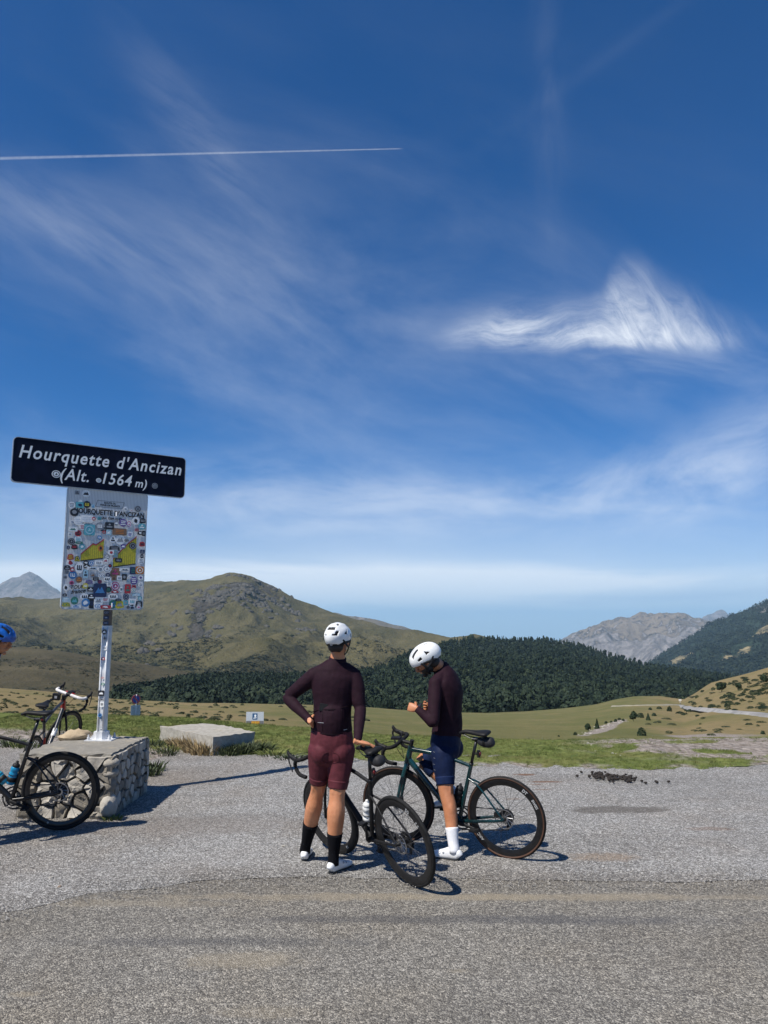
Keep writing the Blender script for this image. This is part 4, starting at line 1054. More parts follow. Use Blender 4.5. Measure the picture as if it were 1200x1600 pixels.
def frame(o): 
    o = o - SB
    return Matrix(((e_.x, up.x, n_.x, o.x), (e_.y, up.y, n_.y, o.y), (e_.z, up.z, n_.z, o.z), (0,0,0,1)))
Lp = Vector((-4.03, 8.15, 0)); W1 = 1.945; roll = 0.0
c1 = Lp + e_*(W1/2) + up*3.672; T1 = frame(c1)
mb = MB(); mb.prism(rrect(W1, 0.505, 0.05), -0.02, 0.0, T1); nb_ = mb.build('name_board', NAVY, sign, smooth=False)
mb = MB(); q = rrect(W1, 0.505, 0.05); q2 = rrect(W1-0.014, 0.491, 0.045)
a = [mb.av(T1 @ Vector((x, y, 0.003))) for x, y in q]; b2 = [mb.av(T1 @ Vector((x, y, 0.003))) for x, y in q2]; a2 = [mb.av(T1 @ Vector((x*1.002, y*1.004, -0.023))) for x, y in q]; b3 = [mb.av(T1 @ Vector((x, y, 0.0005))) for x, y in q2]
for i in range(len(q)):
    j = (i+1) % len(q); mb.af((a[i], a[j], b2[j], b2[i])); mb.af((a2[i], a2[j], a[j], a[i])); mb.af((b2[i], b2[j], b3[j], b3[i]))
mb.build('border', ALU, nb_, smooth=False)
text("Hourquette d'Ancizan", 0.0, 0.088, 0.200, WHITE, T1, nb_, z=0.003, shear=0.22, weight=0.0035, spacing=1.17, sx=0.865, wordsp=1.1)
text("(Alt.  1564", -0.085, -0.115, 0.185, WHITE, T1, nb_, z=0.003, shear=0.22, weight=0.0025, spacing=1.12, sx=0.88)
text("m)", 0.43, -0.130, 0.140, WHITE, T1, nb_, z=0.003, shear=0.22, weight=0.002, spacing=1.1, sx=0.9)
COLS = {'w': (0.86,0.86,0.84), 'k': (0.02,0.02,0.025), 'n': (0.02,0.035,0.10), 'b': (0.06,0.22,0.48), 'c': (0.12,0.42,0.48), 'r': (0.48,0.04,0.05), 'p': (0.55,0.07,0.20),
        'y': (0.60,0.50,0.03), 'g': (0.05,0.22,0.16), 'o': (0.60,0.20,0.03), 't': (0.25,0.14,0.08), 's': (0.30,0.31,0.33), 'v': (0.14,0.09,0.30), 'l': (0.40,0.60,0.68)}
SM = {k_: mat('print_' + k_, v_, 0.4, var=0.08, vscale=60) for k_, v_ in COLS.items()}
def circ(x, y, rx, ry, n=16, a0=0.0): return [(x+rx*math.cos(2*PI*i/n+a0), y+ry*math.sin(2*PI*i/n+a0)) for i in range(n)]
def sticker(T, parent, x, y, w, h, shape, c1_, c2_, z=0.0, seed=0):
    """thin printed sheet: backing, then its marks a hair above"""
    r = random.Random(seed); mb = MB(); base = {'o': circ(x, y, w/2, h/2), 'q': rrect(w, h, min(w, h)*0.12, 2, x, y), 'h': circ(x, y, w/2, h/2, 6, 0.5),
        't': [(x-w/2, y-h/2), (x+w/2, y-h/2), (x, y+h/2)], 'b': [(x-w/2, y-h*.3), (x-w*.2, y-h/2), (x+w/2, y-h*.35), (x+w*.42, y+h*.3), (x+w*.1, y+h/2), (x-w*.4, y+h*.35)]}[shape]
    th = 0.0012
    mb.prism(base, z, z+th, T)
    mb.mi = 1; z1 = z+th+0.0002; z2 = z1+0.0005
    k = seed % 6
    if k == 0:                       # ring
        o_ = circ(x, y, w*.40, h*.40, 14); i_ = circ(x, y, w*.31, h*.31, 14)
        A = [mb.av(T @ Vector((*p, z2))) for p in o_]; B = [mb.av(T @ Vector((*p, z2))) for p in i_]
        for i in range(14): j = (i+1) % 14; mb.af((A[i], A[j], B[j], B[i]))
        mb.prism([(x-w*.12,y-h*.14),(x+w*.16,y-h*.10),(x+w*.02,y+h*.18)], z1, z2, T)
    elif k == 1:                     # lines of small print
        for q in (-.22, 0, .22): mb.prism(rrect(w*r.uniform(.45,.7), h*.10, h*.02, 1, x, y+h*q), z1, z2, T)
    elif k == 2:                     # peaks
        mb.prism([(x-w*.36,y-h*.2),(x-w*.12,y+h*.2),(x-w*.02,y+h*.02),(x+w*.12,y+h*.26),(x+w*.36,y-h*.2)], z1, z2, T)
    elif k == 3:                     # bar and dot
        mb.prism(rrect(w*.62, h*.2, h*.05, 1, x, y-h*.14), z1, z2, T); mb.prism(circ(x, y+h*.18, w*.13, h*.13, 8), z1, z2, T)
    elif k == 4:                     # letter-like strokes
        for i in range(3): mb.prism(rrect(w*.12, h*.42, w*.02, 1, x+(i-1)*w*.22, y), z1, z2, T); 
        mb.prism(rrect(w*.5, h*.09, w*.02, 1, x, y+h*(.16 if seed % 2 else -.16)), z1+0.0001, z2+0.0001, T)
    else:                            # blot
        mb.prism([(x+w*.3*math.cos(a)*r.uniform(.6,1.1), y+h*.3*math.sin(a)*r.uniform(.6,1.1)) for a in [2*PI*i/9 for i in range(9)]], z1, z2, T)
    return mb.build('sticker', [SM[c1_], SM[c2_]], parent, smooth=False)
sticker(T1, nb_, -0.515, -0.118, 0.095, 0.085, 'o', 'w', 'k', 0.002, 6); sticker(T1, nb_, -0.055, -0.140, 0.060, 0.052, 'o', 'w', 's', 0.006, 1); sticker(T1, nb_, 0.60, -0.135, 0.07, 0.07, 'o', 's', 'k', 0.002, 12)
sticker(T1, nb_, -0.335, -0.012, 0.035, 0.025, 'b', 's', 'w', 0.002, 5)
# ---- the sticker board below
s0, s1_ = 0.589, 1.500; W2 = s1_-s0; H2 = 1.37
c2 = Lp + e_*((s0+s1_)/2) - n_*0.012 + up*(2.06 + H2/2); T2 = frame(c2)
m, t, b = matn('ribbed_panel'); oc = objc(t)
al = mapv(t, oc, rot=(0, 0, -math.atan2(e_.y, e_.x))); ax = sep(t, al)[0]
rib = (ax*(2*PI/0.0165)).sin().ss(0.5, 0.95)
c = mixc(t, rib*0.8, (0.70,0.70,0.69), (0.30,0.30,0.31)); c = mixc(t, noise(t, oc, 3, 5, 0.6).ss(0.5, 0.8)*0.25, c, (0.40,0.38,0.35))
t.links.new(c.s, b.inputs['Base Color']); b.inputs['Roughness'].default_value = 0.45; bump(t, b, rib*-1.0, 0.6, 0.003)
mb = MB(); mb.prism(rrect(W2, H2, 0.04), -0.018, 0.0, T2); pn = mb.build('sticker_board', m, sign, smooth=False)
mb = MB(); q = rrect(W2, H2, 0.04); q2 = rrect(W2-0.016, H2-0.016, 0.034)
a = [mb.av(T2 @ Vector((x, y, 0.003))) for x, y in q]; b2 = [mb.av(T2 @ Vector((x, y, 0.003))) for x, y in q2]; a2 = [mb.av(T2 @ Vector((x*1.004, y*1.003, -0.02))) for x, y in q]; b3 = [mb.av(T2 @ Vector((x, y, 0.0005))) for x, y in q2]
for i in range(len(q)):
    j = (i+1) % len(q); mb.af((a[i], a[j], b2[j], b2[i])); mb.af((a2[i], a2[j], a[j], a[i])); mb.af((b2[i], b2[j], b3[j], b3[i]))
mb.build('border', mat('board_edge', (0.5,0.5,0.5), 0.4, metal=0.4), pn, smooth=False)
def bp(X, Y):
    """place on the board as fractions of its sheet"""
    u = (X-72)/973.0; top = 95+95*u; v = (Y-top)/(1543-top); return (u-0.5)*W2, (0.5-v)*H2
def bs(w, h): return w/973.0*W2, h/1400.0*H2
x, y = bp(580, 415); text("HOURQUETTE D'ANCIZAN", x+0.005, y, 0.082, BLACK, T2, pn, z=0.002, weight=0.0025, sx=0.80, spacing=0.98)
x, y = bp(585, 478); text("(Alt. 1564 m)", x, y, 0.036, BLACK, T2, pn, z=0.002, weight=0.0012, sx=0.95)
x, y = bp(580, 298); text("ROUTE DU", x, y, 0.027, BLACK, T2, pn, z=0.002, weight=0.001); x, y = bp(580, 326); text("TOUR DE FRANCE", x, y, 0.027, BLACK, T2, pn, z=0.002, weight=0.001)
mb = MB(); fr = [bp(X, Y) for X, Y in ((428,262),(752,290),(730,360),(407,335))]
for i in range(4):
    a = Vector((*fr[i], 0.002)); b_ = Vector((*fr[(i+1)%4], 0.002)); d = (b_-a).normalized(); q = Vector((-d.y, d.x, 0))*0.0016
    mb.af([mb.av(T2 @ v_) for v_ in (a-q, b_-q, b_+q, a+q)])
mb.build('printed_box', BLACK, pn, smooth=False)
def chart(L_, base, seed):
    pts = [bp(X, Y) for X, Y in L_]; bb = [bp(X, Y) for X, Y in base]; mb = MB()
    mb.prism(pts + bb[::-1], 0.0008, 0.0016, T2); mb.mi = 1
    n = 11
    for i in range(n):                # thin uprights
        f = (i+0.5)/n; X = L_[0][0] + (L_[-1][0]-L_[0][0])*f; yt = np.interp(X, [p[0] for p in L_], [p[1] for p in L_]); yb = np.interp(X, [p[0] for p in base], [p[1] for p in base])
        x0, y0_ = bp(X, yt); x1, y1_ = bp(X, yb); mb.prism([(x0-.0008, y1_), (x0+.0008, y1_), (x0+.0008, y0_), (x0-.0008, y0_)], 0.0017, 0.0020, T2)
    a, b_ = bb[0], bb[-1]; mb.prism([(a[0], a[1]-0.010), (b_[0], b_[1]-0.010), (b_[0], b_[1]+0.002), (a[0], a[1]+0.002)], 0.0017, 0.0022, T2)
    mb.mi = 2
    for a, b_ in zip(pts, pts[1:]): mb.prism([(a[0], a[1]-0.004), (b_[0], b_[1]-0.004), (b_[0], b_[1]+0.012), (a[0], a[1]+0.012)], 0.0021, 0.0026, T2)
    mb.build('climb_chart', [SM['y'], BLACK, SM['r']], pn, smooth=False)
chart([(268,905),(400,782),(440,795),(532,728)], [(268,975),(532,942)], 1); chart([(650,962),(770,830),(820,780),(925,698)], [(650,1045),(925,1008)], 2)
x, y = bp(310, 482); text("SUF", x, y, 0.050, BLACK, T2, pn, z=0.0035, weight=0.001)
x, y = bp(245, 1285); text("TOUR", x, y, 0.055, BLACK, T2, pn, z=0.0035, weight=0.001, rot=0.08, shear=0.3); x, y = bp(258, 1335); text("france", x, y, 0.062, BLACK, T2, pn, z=0.0035, weight=0.0012, rot=0.14, shear=0.45)
x, y = bp(545, 1355); 
STK = """185,170,50,40,q,s,k;288,180,84,78,o,w,k;130,320,70,72,o,w,s;228,275,36,40,b,w,l;222,318,84,62,q,c,n;305,312,74,74,o,k,y;376,333,40,44,o,l,b;770,362,44,48,o,w,s;845,385,20,26,o,w,r;922,365,74,70,o,s,k
165,405,88,84,o,k,s;215,505,96,96,o,w,w;310,482,130,76,q,w,w;392,482,40,38,o,r,w;152,520,50,30,q,w,n;460,478,40,34,q,c,k;710,485,34,30,o,n,s;470,570,82,82,o,s,w;585,565,96,76,q,k,s;666,533,50,52,o,s,w;748,530,84,84,o,v,w;822,545,58,84,b,w,p;905,505,84,84,o,w,k;990,505,72,62,b,k,s;985,575,82,66,o,c,w
160,605,92,46,q,w,g;265,580,64,62,o,w,r;350,615,112,112,q,c,l;325,565,80,44,b,n,s;515,605,70,44,b,k,s;525,640,40,34,o,r,s;580,645,54,60,q,l,w;710,635,150,72,q,t,o;920,612,44,36,b,r,s;965,650,60,44,b,k,w;1018,655,36,56,q,k,s
222,655,66,66,o,r,k;130,668,40,40,q,w,s;225,725,76,62,b,w,c;150,752,72,68,o,k,s;240,765,80,30,b,g,s;475,705,44,44,o,b,w;635,725,70,74,o,w,k;723,730,104,104,o,w,s;838,668,60,60,q,w,v;800,735,54,30,b,s,k;275,812,60,56,o,c,w;188,815,66,54,b,k,r;120,825,34,40,o,n,s;765,805,56,52,o,v,w
660,830,120,60,b,k,s;670,890,60,90,q,s,c;620,880,60,54,q,w,r;995,780,64,56,b,r,k;1002,868,48,42,q,n,s;1000,920,36,50,b,k,s;1000,975,66,72,o,w,s;882,800,76,76,o,k,s;493,830,56,66,o,o,k;715,970,74,44,q,k,s;575,925,60,54,o,s,w;560,975,54,48,o,w,r
150,935,66,66,b,r,y;228,950,62,60,t,y,k;155,1005,90,90,o,w,r;258,1058,86,118,o,w,k;122,1060,66,54,b,k,s;180,1080,40,50,b,r,w;118,1110,52,50,b,s,k;395,1005,60,56,o,b,w;335,1000,60,40,b,k,w;480,1000,84,50,q,w,s;340,1040,70,40,b,k,w;415,1068,120,30,q,w,k;505,1080,54,56,o,w,k;580,1070,96,80,o,w,s;615,1035,40,36,o,k,r
188,1145,86,82,o,b,w;335,1130,50,90,q,l,k;420,1145,54,54,o,s,t;455,1185,66,44,b,k,s;518,1150,60,50,b,w,s;595,1140,48,44,o,n,s;590,1190,84,52,o,w,k;683,1110,104,94,q,t,p;800,1080,120,32,q,w,k;900,1090,76,76,q,n,g;990,1085,90,80,q,o,w;795,1165,54,66,q,k,s;735,1175,54,48,q,w,s;670,1180,44,40,q,t,k;880,1155,66,34,b,w,s;915,1205,80,84,o,v,w;850,1210,44,40,b,l,s;1000,1170,60,54,b,w,v
100,1170,38,38,o,s,k;262,1198,66,66,o,t,o;180,1235,44,40,o,p,k;380,1225,76,46,b,v,s;505,1220,44,40,o,n,r;120,1290,60,70,o,w,k;340,1270,60,60,b,y,w;402,1308,66,46,q,k,w;512,1320,138,140,q,n,b;612,1312,62,62,o,k,g;692,1270,90,88,o,p,w;690,1335,80,30,b,r,w;765,1305,36,60,b,w,k;843,1300,64,96,q,r,g;918,1275,44,30,q,r,k;615,1240,54,60,q,w,s;915,1315,50,54,o,w,g
112,1378,44,34,b,k,s;335,1395,88,66,o,w,k;415,1395,80,62,b,k,w;225,1442,78,80,o,g,c;125,1435,80,54,b,l,w;130,1488,84,46,b,y,g;352,1465,86,84,o,b,w;425,1480,52,110,q,k,n;245,1510,100,40,q,w,b;500,1440,90,84,q,w,s;580,1425,72,48,q,w,r;495,1510,80,54,q,w,b;590,1525,110,34,q,r,w;668,1390,104,60,o,w,k;675,1480,84,90,o,g,b;755,1490,90,90,b,y,s;738,1430,70,30,b,k,s;828,1395,64,74,o,n,s;825,1460,50,50,q,c,s;905,1445,80,60,q,w,c;1000,1410,46,44,o,c,w;905,1490,60,40,q,w,k;990,1478,70,66,q,k,w;860,1515,36,34,o,k,s;910,1527,36,26,o,n,k;988,1520,44,40,o,w,p;1000,1250,50,44,q,w,s;950,1370,80,26,q,l,w"""
i = 0; used = []
for line in STK.split('\n'):
    for it in line.split(';'):
        X, Y, w_, h_, sh, ca, cb = it.split(','); x, y = bp(float(X), float(Y)); w_, h_ = bs(float(w_)*1.14, float(h_)*1.12)
        x = max(-W2/2+w_/2+0.012, min(W2/2-w_/2-0.012, x)); y = max(-H2/2+h_/2+0.012, min(H2/2-h_/2-0.012, y))
        z_ = 0.0026 + (i % 7)*0.0021*0.5
        sticker(T2, pn, x, y, w_, h_, sh, ca, cb, z_, i*5+3 if ca != cb else 1); i += 1
# ---- post
GALV = mat('galvanised_post', (0.66,0.67,0.68), 0.45, metal=0.1, var=0.12, vscale=6, bmp=0.15, bscale=60, bdist=0.002)
post = MB(); 
def fluted(r0, n=8):
    out = []
    for i in range(n):
        a = 2*PI*(i+0.5)/n; out.append((r0*math.cos(a), r0*math.sin(a)))
        a = 2*PI*(i+1)/n; out.append((r0*0.90*math.cos(a), r0*0.90*math.sin(a)))
    return out
post.prism(fluted(0.056), 0.0, 1.27); post.prism([(x*0.8, y*0.8) for x, y in fluted(0.056)], 1.27, 1.30)
pst = post.build('post', GALV, sign, smooth=False)
for dx in (-0.045, 0.045): 
    mb = MB(); mb.tube([(dx*0.6, -0.052, 0.02), (dx*0.6, -0.052, 1.25)], 0.009, 8); mb.build('flange_rib', GALV, pst)
mb = MB(); mb.tube([(0, 0.0, 1.25), (0, 0.0, 3.25)], 0.05, 16); mb.build('upper_post', mat('dark_post', (0.035,0.037,0.045), 0.5, var=0.4, vscale=10, col2=(0.10,0.10,0.11)), sign)
# the boards are clamped to the post
for zz in (1.50, 2.55, 2.95):
    mb = MB(); mb.box((0, 0.0, zz), (0.14, 0.14, 0.05)); a_ = Vector((0,0,zz)); mb.box((-0.0, -0.03, zz), (0.5, 0.03, 0.04), Matrix.Rotation(math.atan2(e_.y, e_.x), 3, 'Z')); mb.build('bracket', GALV, sign, smooth=False)
mb = MB(); mb.box((0, 0, 0.008), (0.30, 0.24, 0.016)); fl = mb.build('base_plate', GALV, sign, smooth=False)
mb = MB(); mb.prism([(x*1.35, y*1.35) for x, y in fluted(0.062)], 0.016, 0.10); mb.build('collar', GALV, fl, smooth=False)
for sx_, sy_ in ((-1,-1),(1,-1),(1,1),(-1,1)):
    mb = MB(); mb.lathe([(0.016,0),(0.016,0.03),(0.009,0.032),(0.009,0.055),(0.001,0.056)], (sx_*0.115, sy_*0.085, 0.016), n=8); mb.build('bolt', GALV, fl, smooth=False)
for sx_ in (-1, 1):
    mb = MB(); mb.af([mb.av(p) for p in ((sx_*0.06,-0.006,0.016),(sx_*0.13,-0.006,0.016),(sx_*0.06,-0.006,0.10))]); mb.af([mb.av(p) for p in ((sx_*0.06,0.006,0.016),(sx_*0.13,0.006,0.016),(sx_*0.06,0.006,0.10))]); mb.af((1,4,5,2)); mb.build('gusset', GALV, fl, smooth=False)
Tp = Matrix(((1,0,0,0),(0,0,-1,-0.064),(0,1,0,0),(0,0,0,1)))
for i, (z_, w_, h_, sh, ca, cb) in enumerate(((1.20,.05,.06,'o','k','w'),(1.13,.035,.04,'o','s','k'),(1.02,.05,.05,'q','w','s'),(0.90,.045,.035,'b','r','w'),(0.69,.03,.02,'b','r','w'),(0.62,.04,.03,'o','g','w'),(0.52,.07,.06,'q','k','w'),(0.45,.07,.02,'q','s','k'),(0.40,.045,.06,'q','w','k'),(0.28,.045,.04,'o','b','n'),(0.25,.02,.02,'b','n','b'),(0.15,.05,.008,'q','s','w'))):
    sticker(Tp, pst, (i % 3-1)*0.008, z_, w_, h_, sh, ca, cb, 0.0, i*7+2)
for i, z_ in enumerate((1.30, 1.36, 1.42)): sticker(Matrix(((1,0,0,0),(0,0,-1,-0.052),(0,1,0,0),(0,0,0,1))), pst, 0, z_, .06, .03, 'q', 'n', 's', 0.0, i*7+4)
# ---- concrete slab on the turf
pts = [G(250,1141,.20), G(262,1134.5,.27), G(318,1130,.27), G(350,1133,.27), G(398,1143.5,.27), G(334,1152,.27)]
cb_ = sum(pts, Vector())/len(pts)
slab = rough_slab('concrete_slab', [(p.x-cb_.x, p.y-cb_.y) for p in pts], -0.12, 0.27, CONC, None, 0.012, 3, 0.12); slab.location = (cb_.x, cb_.y, 0)
tag(slab, 'low concrete block half sunk in the turf between the plinth and the riders', 'concrete block')
# weeds round it
def tuft(px, py, hpx, n, mat_, label, spread=0.12, group=None, z=0.0):
    p = G(px, py); r = random.Random(px*7+py); mb = MB(); h = hpx*p.y/F
    for i in range(n):
        a = r.random()*6.28; q = r.random()**.7*spread; x_, y_ = math.cos(a)*q*1.4, math.sin(a)*q; hh = h*(0.4+r.random()*0.6)
        lx, ly = (x_*0.7+r.uniform(-.3,.3)*hh), (y_*0.7+r.uniform(-.3,.3)*hh); w = 0.004+0.008*r.random(); c, s_ = math.cos(i), math.sin(i)
        b0 = mb.av((x_-w*c, y_-w*s_, -0.02)); b1 = mb.av((x_+w*c, y_+w*s_, -0.02)); m0 = mb.av((x_+lx*.4+w*c, y_+ly*.4+w*s_, hh*.6)); m1 = mb.av((x_+lx*.4-w*c, y_+ly*.4-w*s_, hh*.6))
        mb.af((b0, b1, m0, m1)); mb.af((m1, m0, mb.av((x_+lx, y_+ly, hh))))
    o = mb.build('grass_tuft', mat_, None, False, fix=False); o.location = (p.x, p.y, z+0.01); return tag(o, label, 'grass tuft', group)
DRYG = mat('dry_grass', (0.36,0.27,0.13), 0.8, var=0.3, vscale=25, col2=(0.20,0.14,0.07)); WEED = mat('weed_leaves', (0.055,0.075,0.028), 0.7, var=0.3, vscale=25); GREENG = MATS['turf_blades']
for px, py, h in ((285,1172,20),(298,1170,26),(308,1176,24),(320,1180,20),(275,1166,14),(312,1168,22)): tuft(px, py, h, 160, DRYG, 'yellow dry grass in front of the concrete block', 0.14, 'dry grass by the block')
for px, py, h in ((352,1180,16),(366,1178,18),(380,1178,18),(394,1176,18),(405,1175,13)): tuft(px, py, h, 150, WEED, 'dark weeds along the shaded foot of the concrete block', 0.15, 'weeds by the block')
for px, py, h in ((234,1212,13),(238,1204,15)): tuft(px, py, h, 130, WEED, 'dark weeds growing behind the shaded end of the plinth', 0.10, 'weeds at the plinth')
tuft(176, 1281, 6, 50, GREENG, 'thin green weeds at the near corner of the plinth', 0.06)
for i, (px, py, h) in enumerate(((20,1166,14),(45,1168,12),(250,1172,14),(262,1176,11),(240,1168,14),(210,1165,14),(255,1180,9),(430,1181,9),(455,1186,7))): tuft(px, py, h, 110, GREENG if i % 2 else WEED, 'green grass tuft at the edge of the turf', 0.16, 'tufts at the turf edge')
# ---- small signs further off
def ground_below(p): 
    q = MEAD.surf(np.interp(0, [0], [0]), 0); return p
def far_sign(name, px, py_top, D, label):
    p = P(px, py_top, D); L_ = MEAD.surf(px, 0.01); zg = float(L_[2]); return p, zg
p, zg = far_sign('no_parking_sign', 213, 1085, 44.0, '')
np_ = empty('no_parking_sign', (p.x, p.y, zg-0.3)); tag(np_, 'round blue and red no parking sign over a text plate, beyond the turf', 'traffic sign')
h0 = p.z-(zg-0.3); ang = Matrix.Rotation(0.75, 4, 'Z')
mb = MB(); mb.tube([(0,0.03,0),(0,0.03,h0)], 0.03, 8); mb.build('post', GALV, np_)
Tn = ang @ Matrix(((1,0,0,0),(0,0,-1,0),(0,1,0,h0-0.27),(0,0,0,1)))
mb = MB(); mb.prism(circ(0,0,.26,.26,28), -0.01, 0.0, Tn); dsc = mb.build('disc', SM['r'], np_, smooth=False)
mb = MB(); mb.prism(circ(0,0,.20,.20,28), 0.003, 0.006, Tn); mb.build('blue_field', mat('sign_blue', (0.03,0.06,0.28), 0.4), dsc, smooth=False)
mb = MB(); mb.prism([(-.17,.12),(-.12,.17),(.17,-.12),(.12,-.17)], 0.008, 0.011, Tn); mb.build('red_bar', SM['r'], dsc, smooth=False)
mb = MB(); mb.prism(circ(0,0,.265,.265,28), -0.012, -0.0105, Tn); mb.build('rim', WHITE, dsc, smooth=False)
mb = MB(); mb.prism(rrect(.56,.68,.03,3,0,-.66), -0.01, 0.0, Tn); pl = mb.build('text_plate', mat('plate_grey', (0.42,0.44,0.46), 0.5), np_, smooth=False)
mb = MB()
for i in range(7): mb.prism(rrect(.42-(i % 3)*.07,.03,.005,1,0,-.42-i*.08), 0.002, 0.004, Tn)
mb.build('printed_lines', SM['s'], pl, smooth=False)
p, zg = far_sign('info', 398.5, 1112, 44.0, '')
ib = empty('information_board', (p.x, p.y, zg-0.3)); tag(ib, 'small white information board with blue picture and orange bottom strip', 'information board')
h0 = p.z-(zg-0.3); Tn = Matrix(((1,0,0,0),(0,0,-1,0),(0,1,0,h0-0.38),(0,0,0,1)))
for sx_ in (-.4, .4):
    mb = MB(); mb.box((sx_, .04, h0/2), (.06,.06,h0)); mb.build('post', mat('wood_post', (0.15,0.12,0.09), 0.8), ib, smooth=False)
mb = MB(); mb.prism(rrect(.98,.74,.02,2), -0.02, 0, Tn); bd = mb.build('board', mat('board_white', (0.50,0.52,0.54), 0.5), ib, smooth=False)
mb = MB(); mb.prism(rrect(.96,.24,.01,1,0,-.235), 0.002, 0.005, Tn); mb.build('lower_strip', mat('board_grey', (0.16,0.15,0.15), 0.5), bd, smooth=False)
mb = MB(); mb.prism(rrect(.46,.2,.01,1,.04,-.235), 0.007, 0.01, Tn); mb.mi = 1
for i in range(5): mb.prism(rrect(.03,.2-.03*(i % 2),.005,1,-.14+i*.09,-.235), 0.012, 0.014, Tn)
mb.build('orange_picture', [SM['o'], SM['y']], bd, smooth=False)
mb = MB(); mb.prism(rrect(.28,.34,.01,1,.0,.12), 0.002, 0.005, Tn); mb.mi = 1; mb.prism(circ(.02,.16,.06,.07,10), 0.007, 0.009, Tn); mb.prism([(-.09,.0),(.1,.03),(.09,.07),(-.06,.06)], 0.007, 0.009, Tn)
mb.build('blue_picture', [mat('pic_blue', (0.03,0.10,0.22), 0.5), WHITE], bd, smooth=False)
# tiny marker post at the bend of the mountain road
p = MEAD.at(1063, 1101); mk = empty('marker_post', p); tag(mk, 'tiny pale marker post at the bend of the mountain road', 'marker post'); k_ = p.y/F
mb = MB(); mb.tube([(0,0,0),(0,0,6*k_)], 0.7*k_, 8); mb.build('post', STONE, mk); mb = MB(); mb.box((0,0,6.5*k_), (4*k_,k_,1.6*k_)); mb.build('plate', WHITE, mk, smooth=False)
# ---- horse droppings
DUNG = mat('dung', (0.022,0.016,0.012), 0.9, var=0.3, vscale=40, bmp=0.6, bscale=80, bdist=0.005)
r = random.Random(31); Mdg = []
for i in range(4):
    mb = MB(); mb.ball((0,0,0), (0.5,0.42,0.36), 9, 6); mb.v = [(x*(1+r.uniform(-.14,.14)), y*(1+r.uniform(-.14,.14)), z*(1+r.uniform(-.14,.14))) for x, y, z in mb.v]; Mdg.append(mb.mesh('dropping', DUNG))
spots = [(r.gauss(938, 10), r.gauss(1212, 2.2)) for _ in range(22)] + [(r.gauss(962, 13), r.gauss(1218, 2.6)) for _ in range(34)] + [(r.gauss(985, 10), r.gauss(1219, 2.2)) for _ in range(9)]
for px, py in spots:
    p = G(px, py); o = bpy.data.objects.new('dropping', r.choice(Mdg)); link(o); s_ = r.uniform(0.032, 0.055); o.scale = (s_*1.25, s_, s_); o.rotation_euler = (r.uniform(-.3,.3), r.uniform(-.3,.3), r.random()*6); o.location = (p.x, p.y, s_*0.3+0.01)
    tag(o, 'dark dropping in the heap on the gravel near the turf', 'horse dropping', 'heap of horse droppings')
for px, py in ((991,1222),(1003,1223),(1009,1226),(1025,1224),(1027,1225),(1045,1224),(902,1215)):
    p = G(px, py); o = bpy.data.objects.new('dropping', r.choice(Mdg)); link(o); s_ = 0.04; o.scale = (s_, s_, s_); o.location = (p.x, p.y, s_*0.3+0.01)
    tag(o, 'single dark dropping lying apart beside the heap on the gravel', 'horse dropping', 'stray horse droppings')
# ================================================================== BICYCLES
RUB = mat('tyre_rubber', (0.012,0.012,0.012), 0.75, spec=0.25, var=0.3, vscale=30, bmp=0.3, bscale=300, bdist=0.001)
CARB = mat('carbon_black', (0.009,0.009,0.010), 0.32, var=0.2, vscale=20)
MBLK = mat('matt_black', (0.010,0.010,0.011), 0.6, spec=0.3, var=0.2, vscale=40)
TAPE = mat('bar_tape', (0.010,0.010,0.011), 0.8, spec=0.25, var=0.3, vscale=60, bmp=0.5, bscale=150, bdist=0.002)
STEEL = mat('steel', (0.42,0.42,0.43), 0.3, metal=0.9, var=0.2, vscale=60)
DSTEEL = mat('dark_steel', (0.09,0.09,0.095), 0.35, metal=0.8, var=0.3, vscale=60)
SPOKE = mat('spoke_steel', (0.10,0.10,0.105), 0.35, metal=0.7)
TAN = mat('tan_sidewall', (0.065,0.028,0.015), 0.75)
TEAL = mat('teal_paint', (0.004,0.034,0.040), 0.22, coat=0.6, var=0.3, vscale=5)
CLAMP = mat('light_grey_print', (0.42,0.42,0.42), 0.4)
REDP = mat('red_paint', (0.42,0.018,0.016), 0.3, coat=0.4); WHTP = mat('white_paint', (0.70,0.70,0.68), 0.35, coat=0.3)
R_W = 0.337
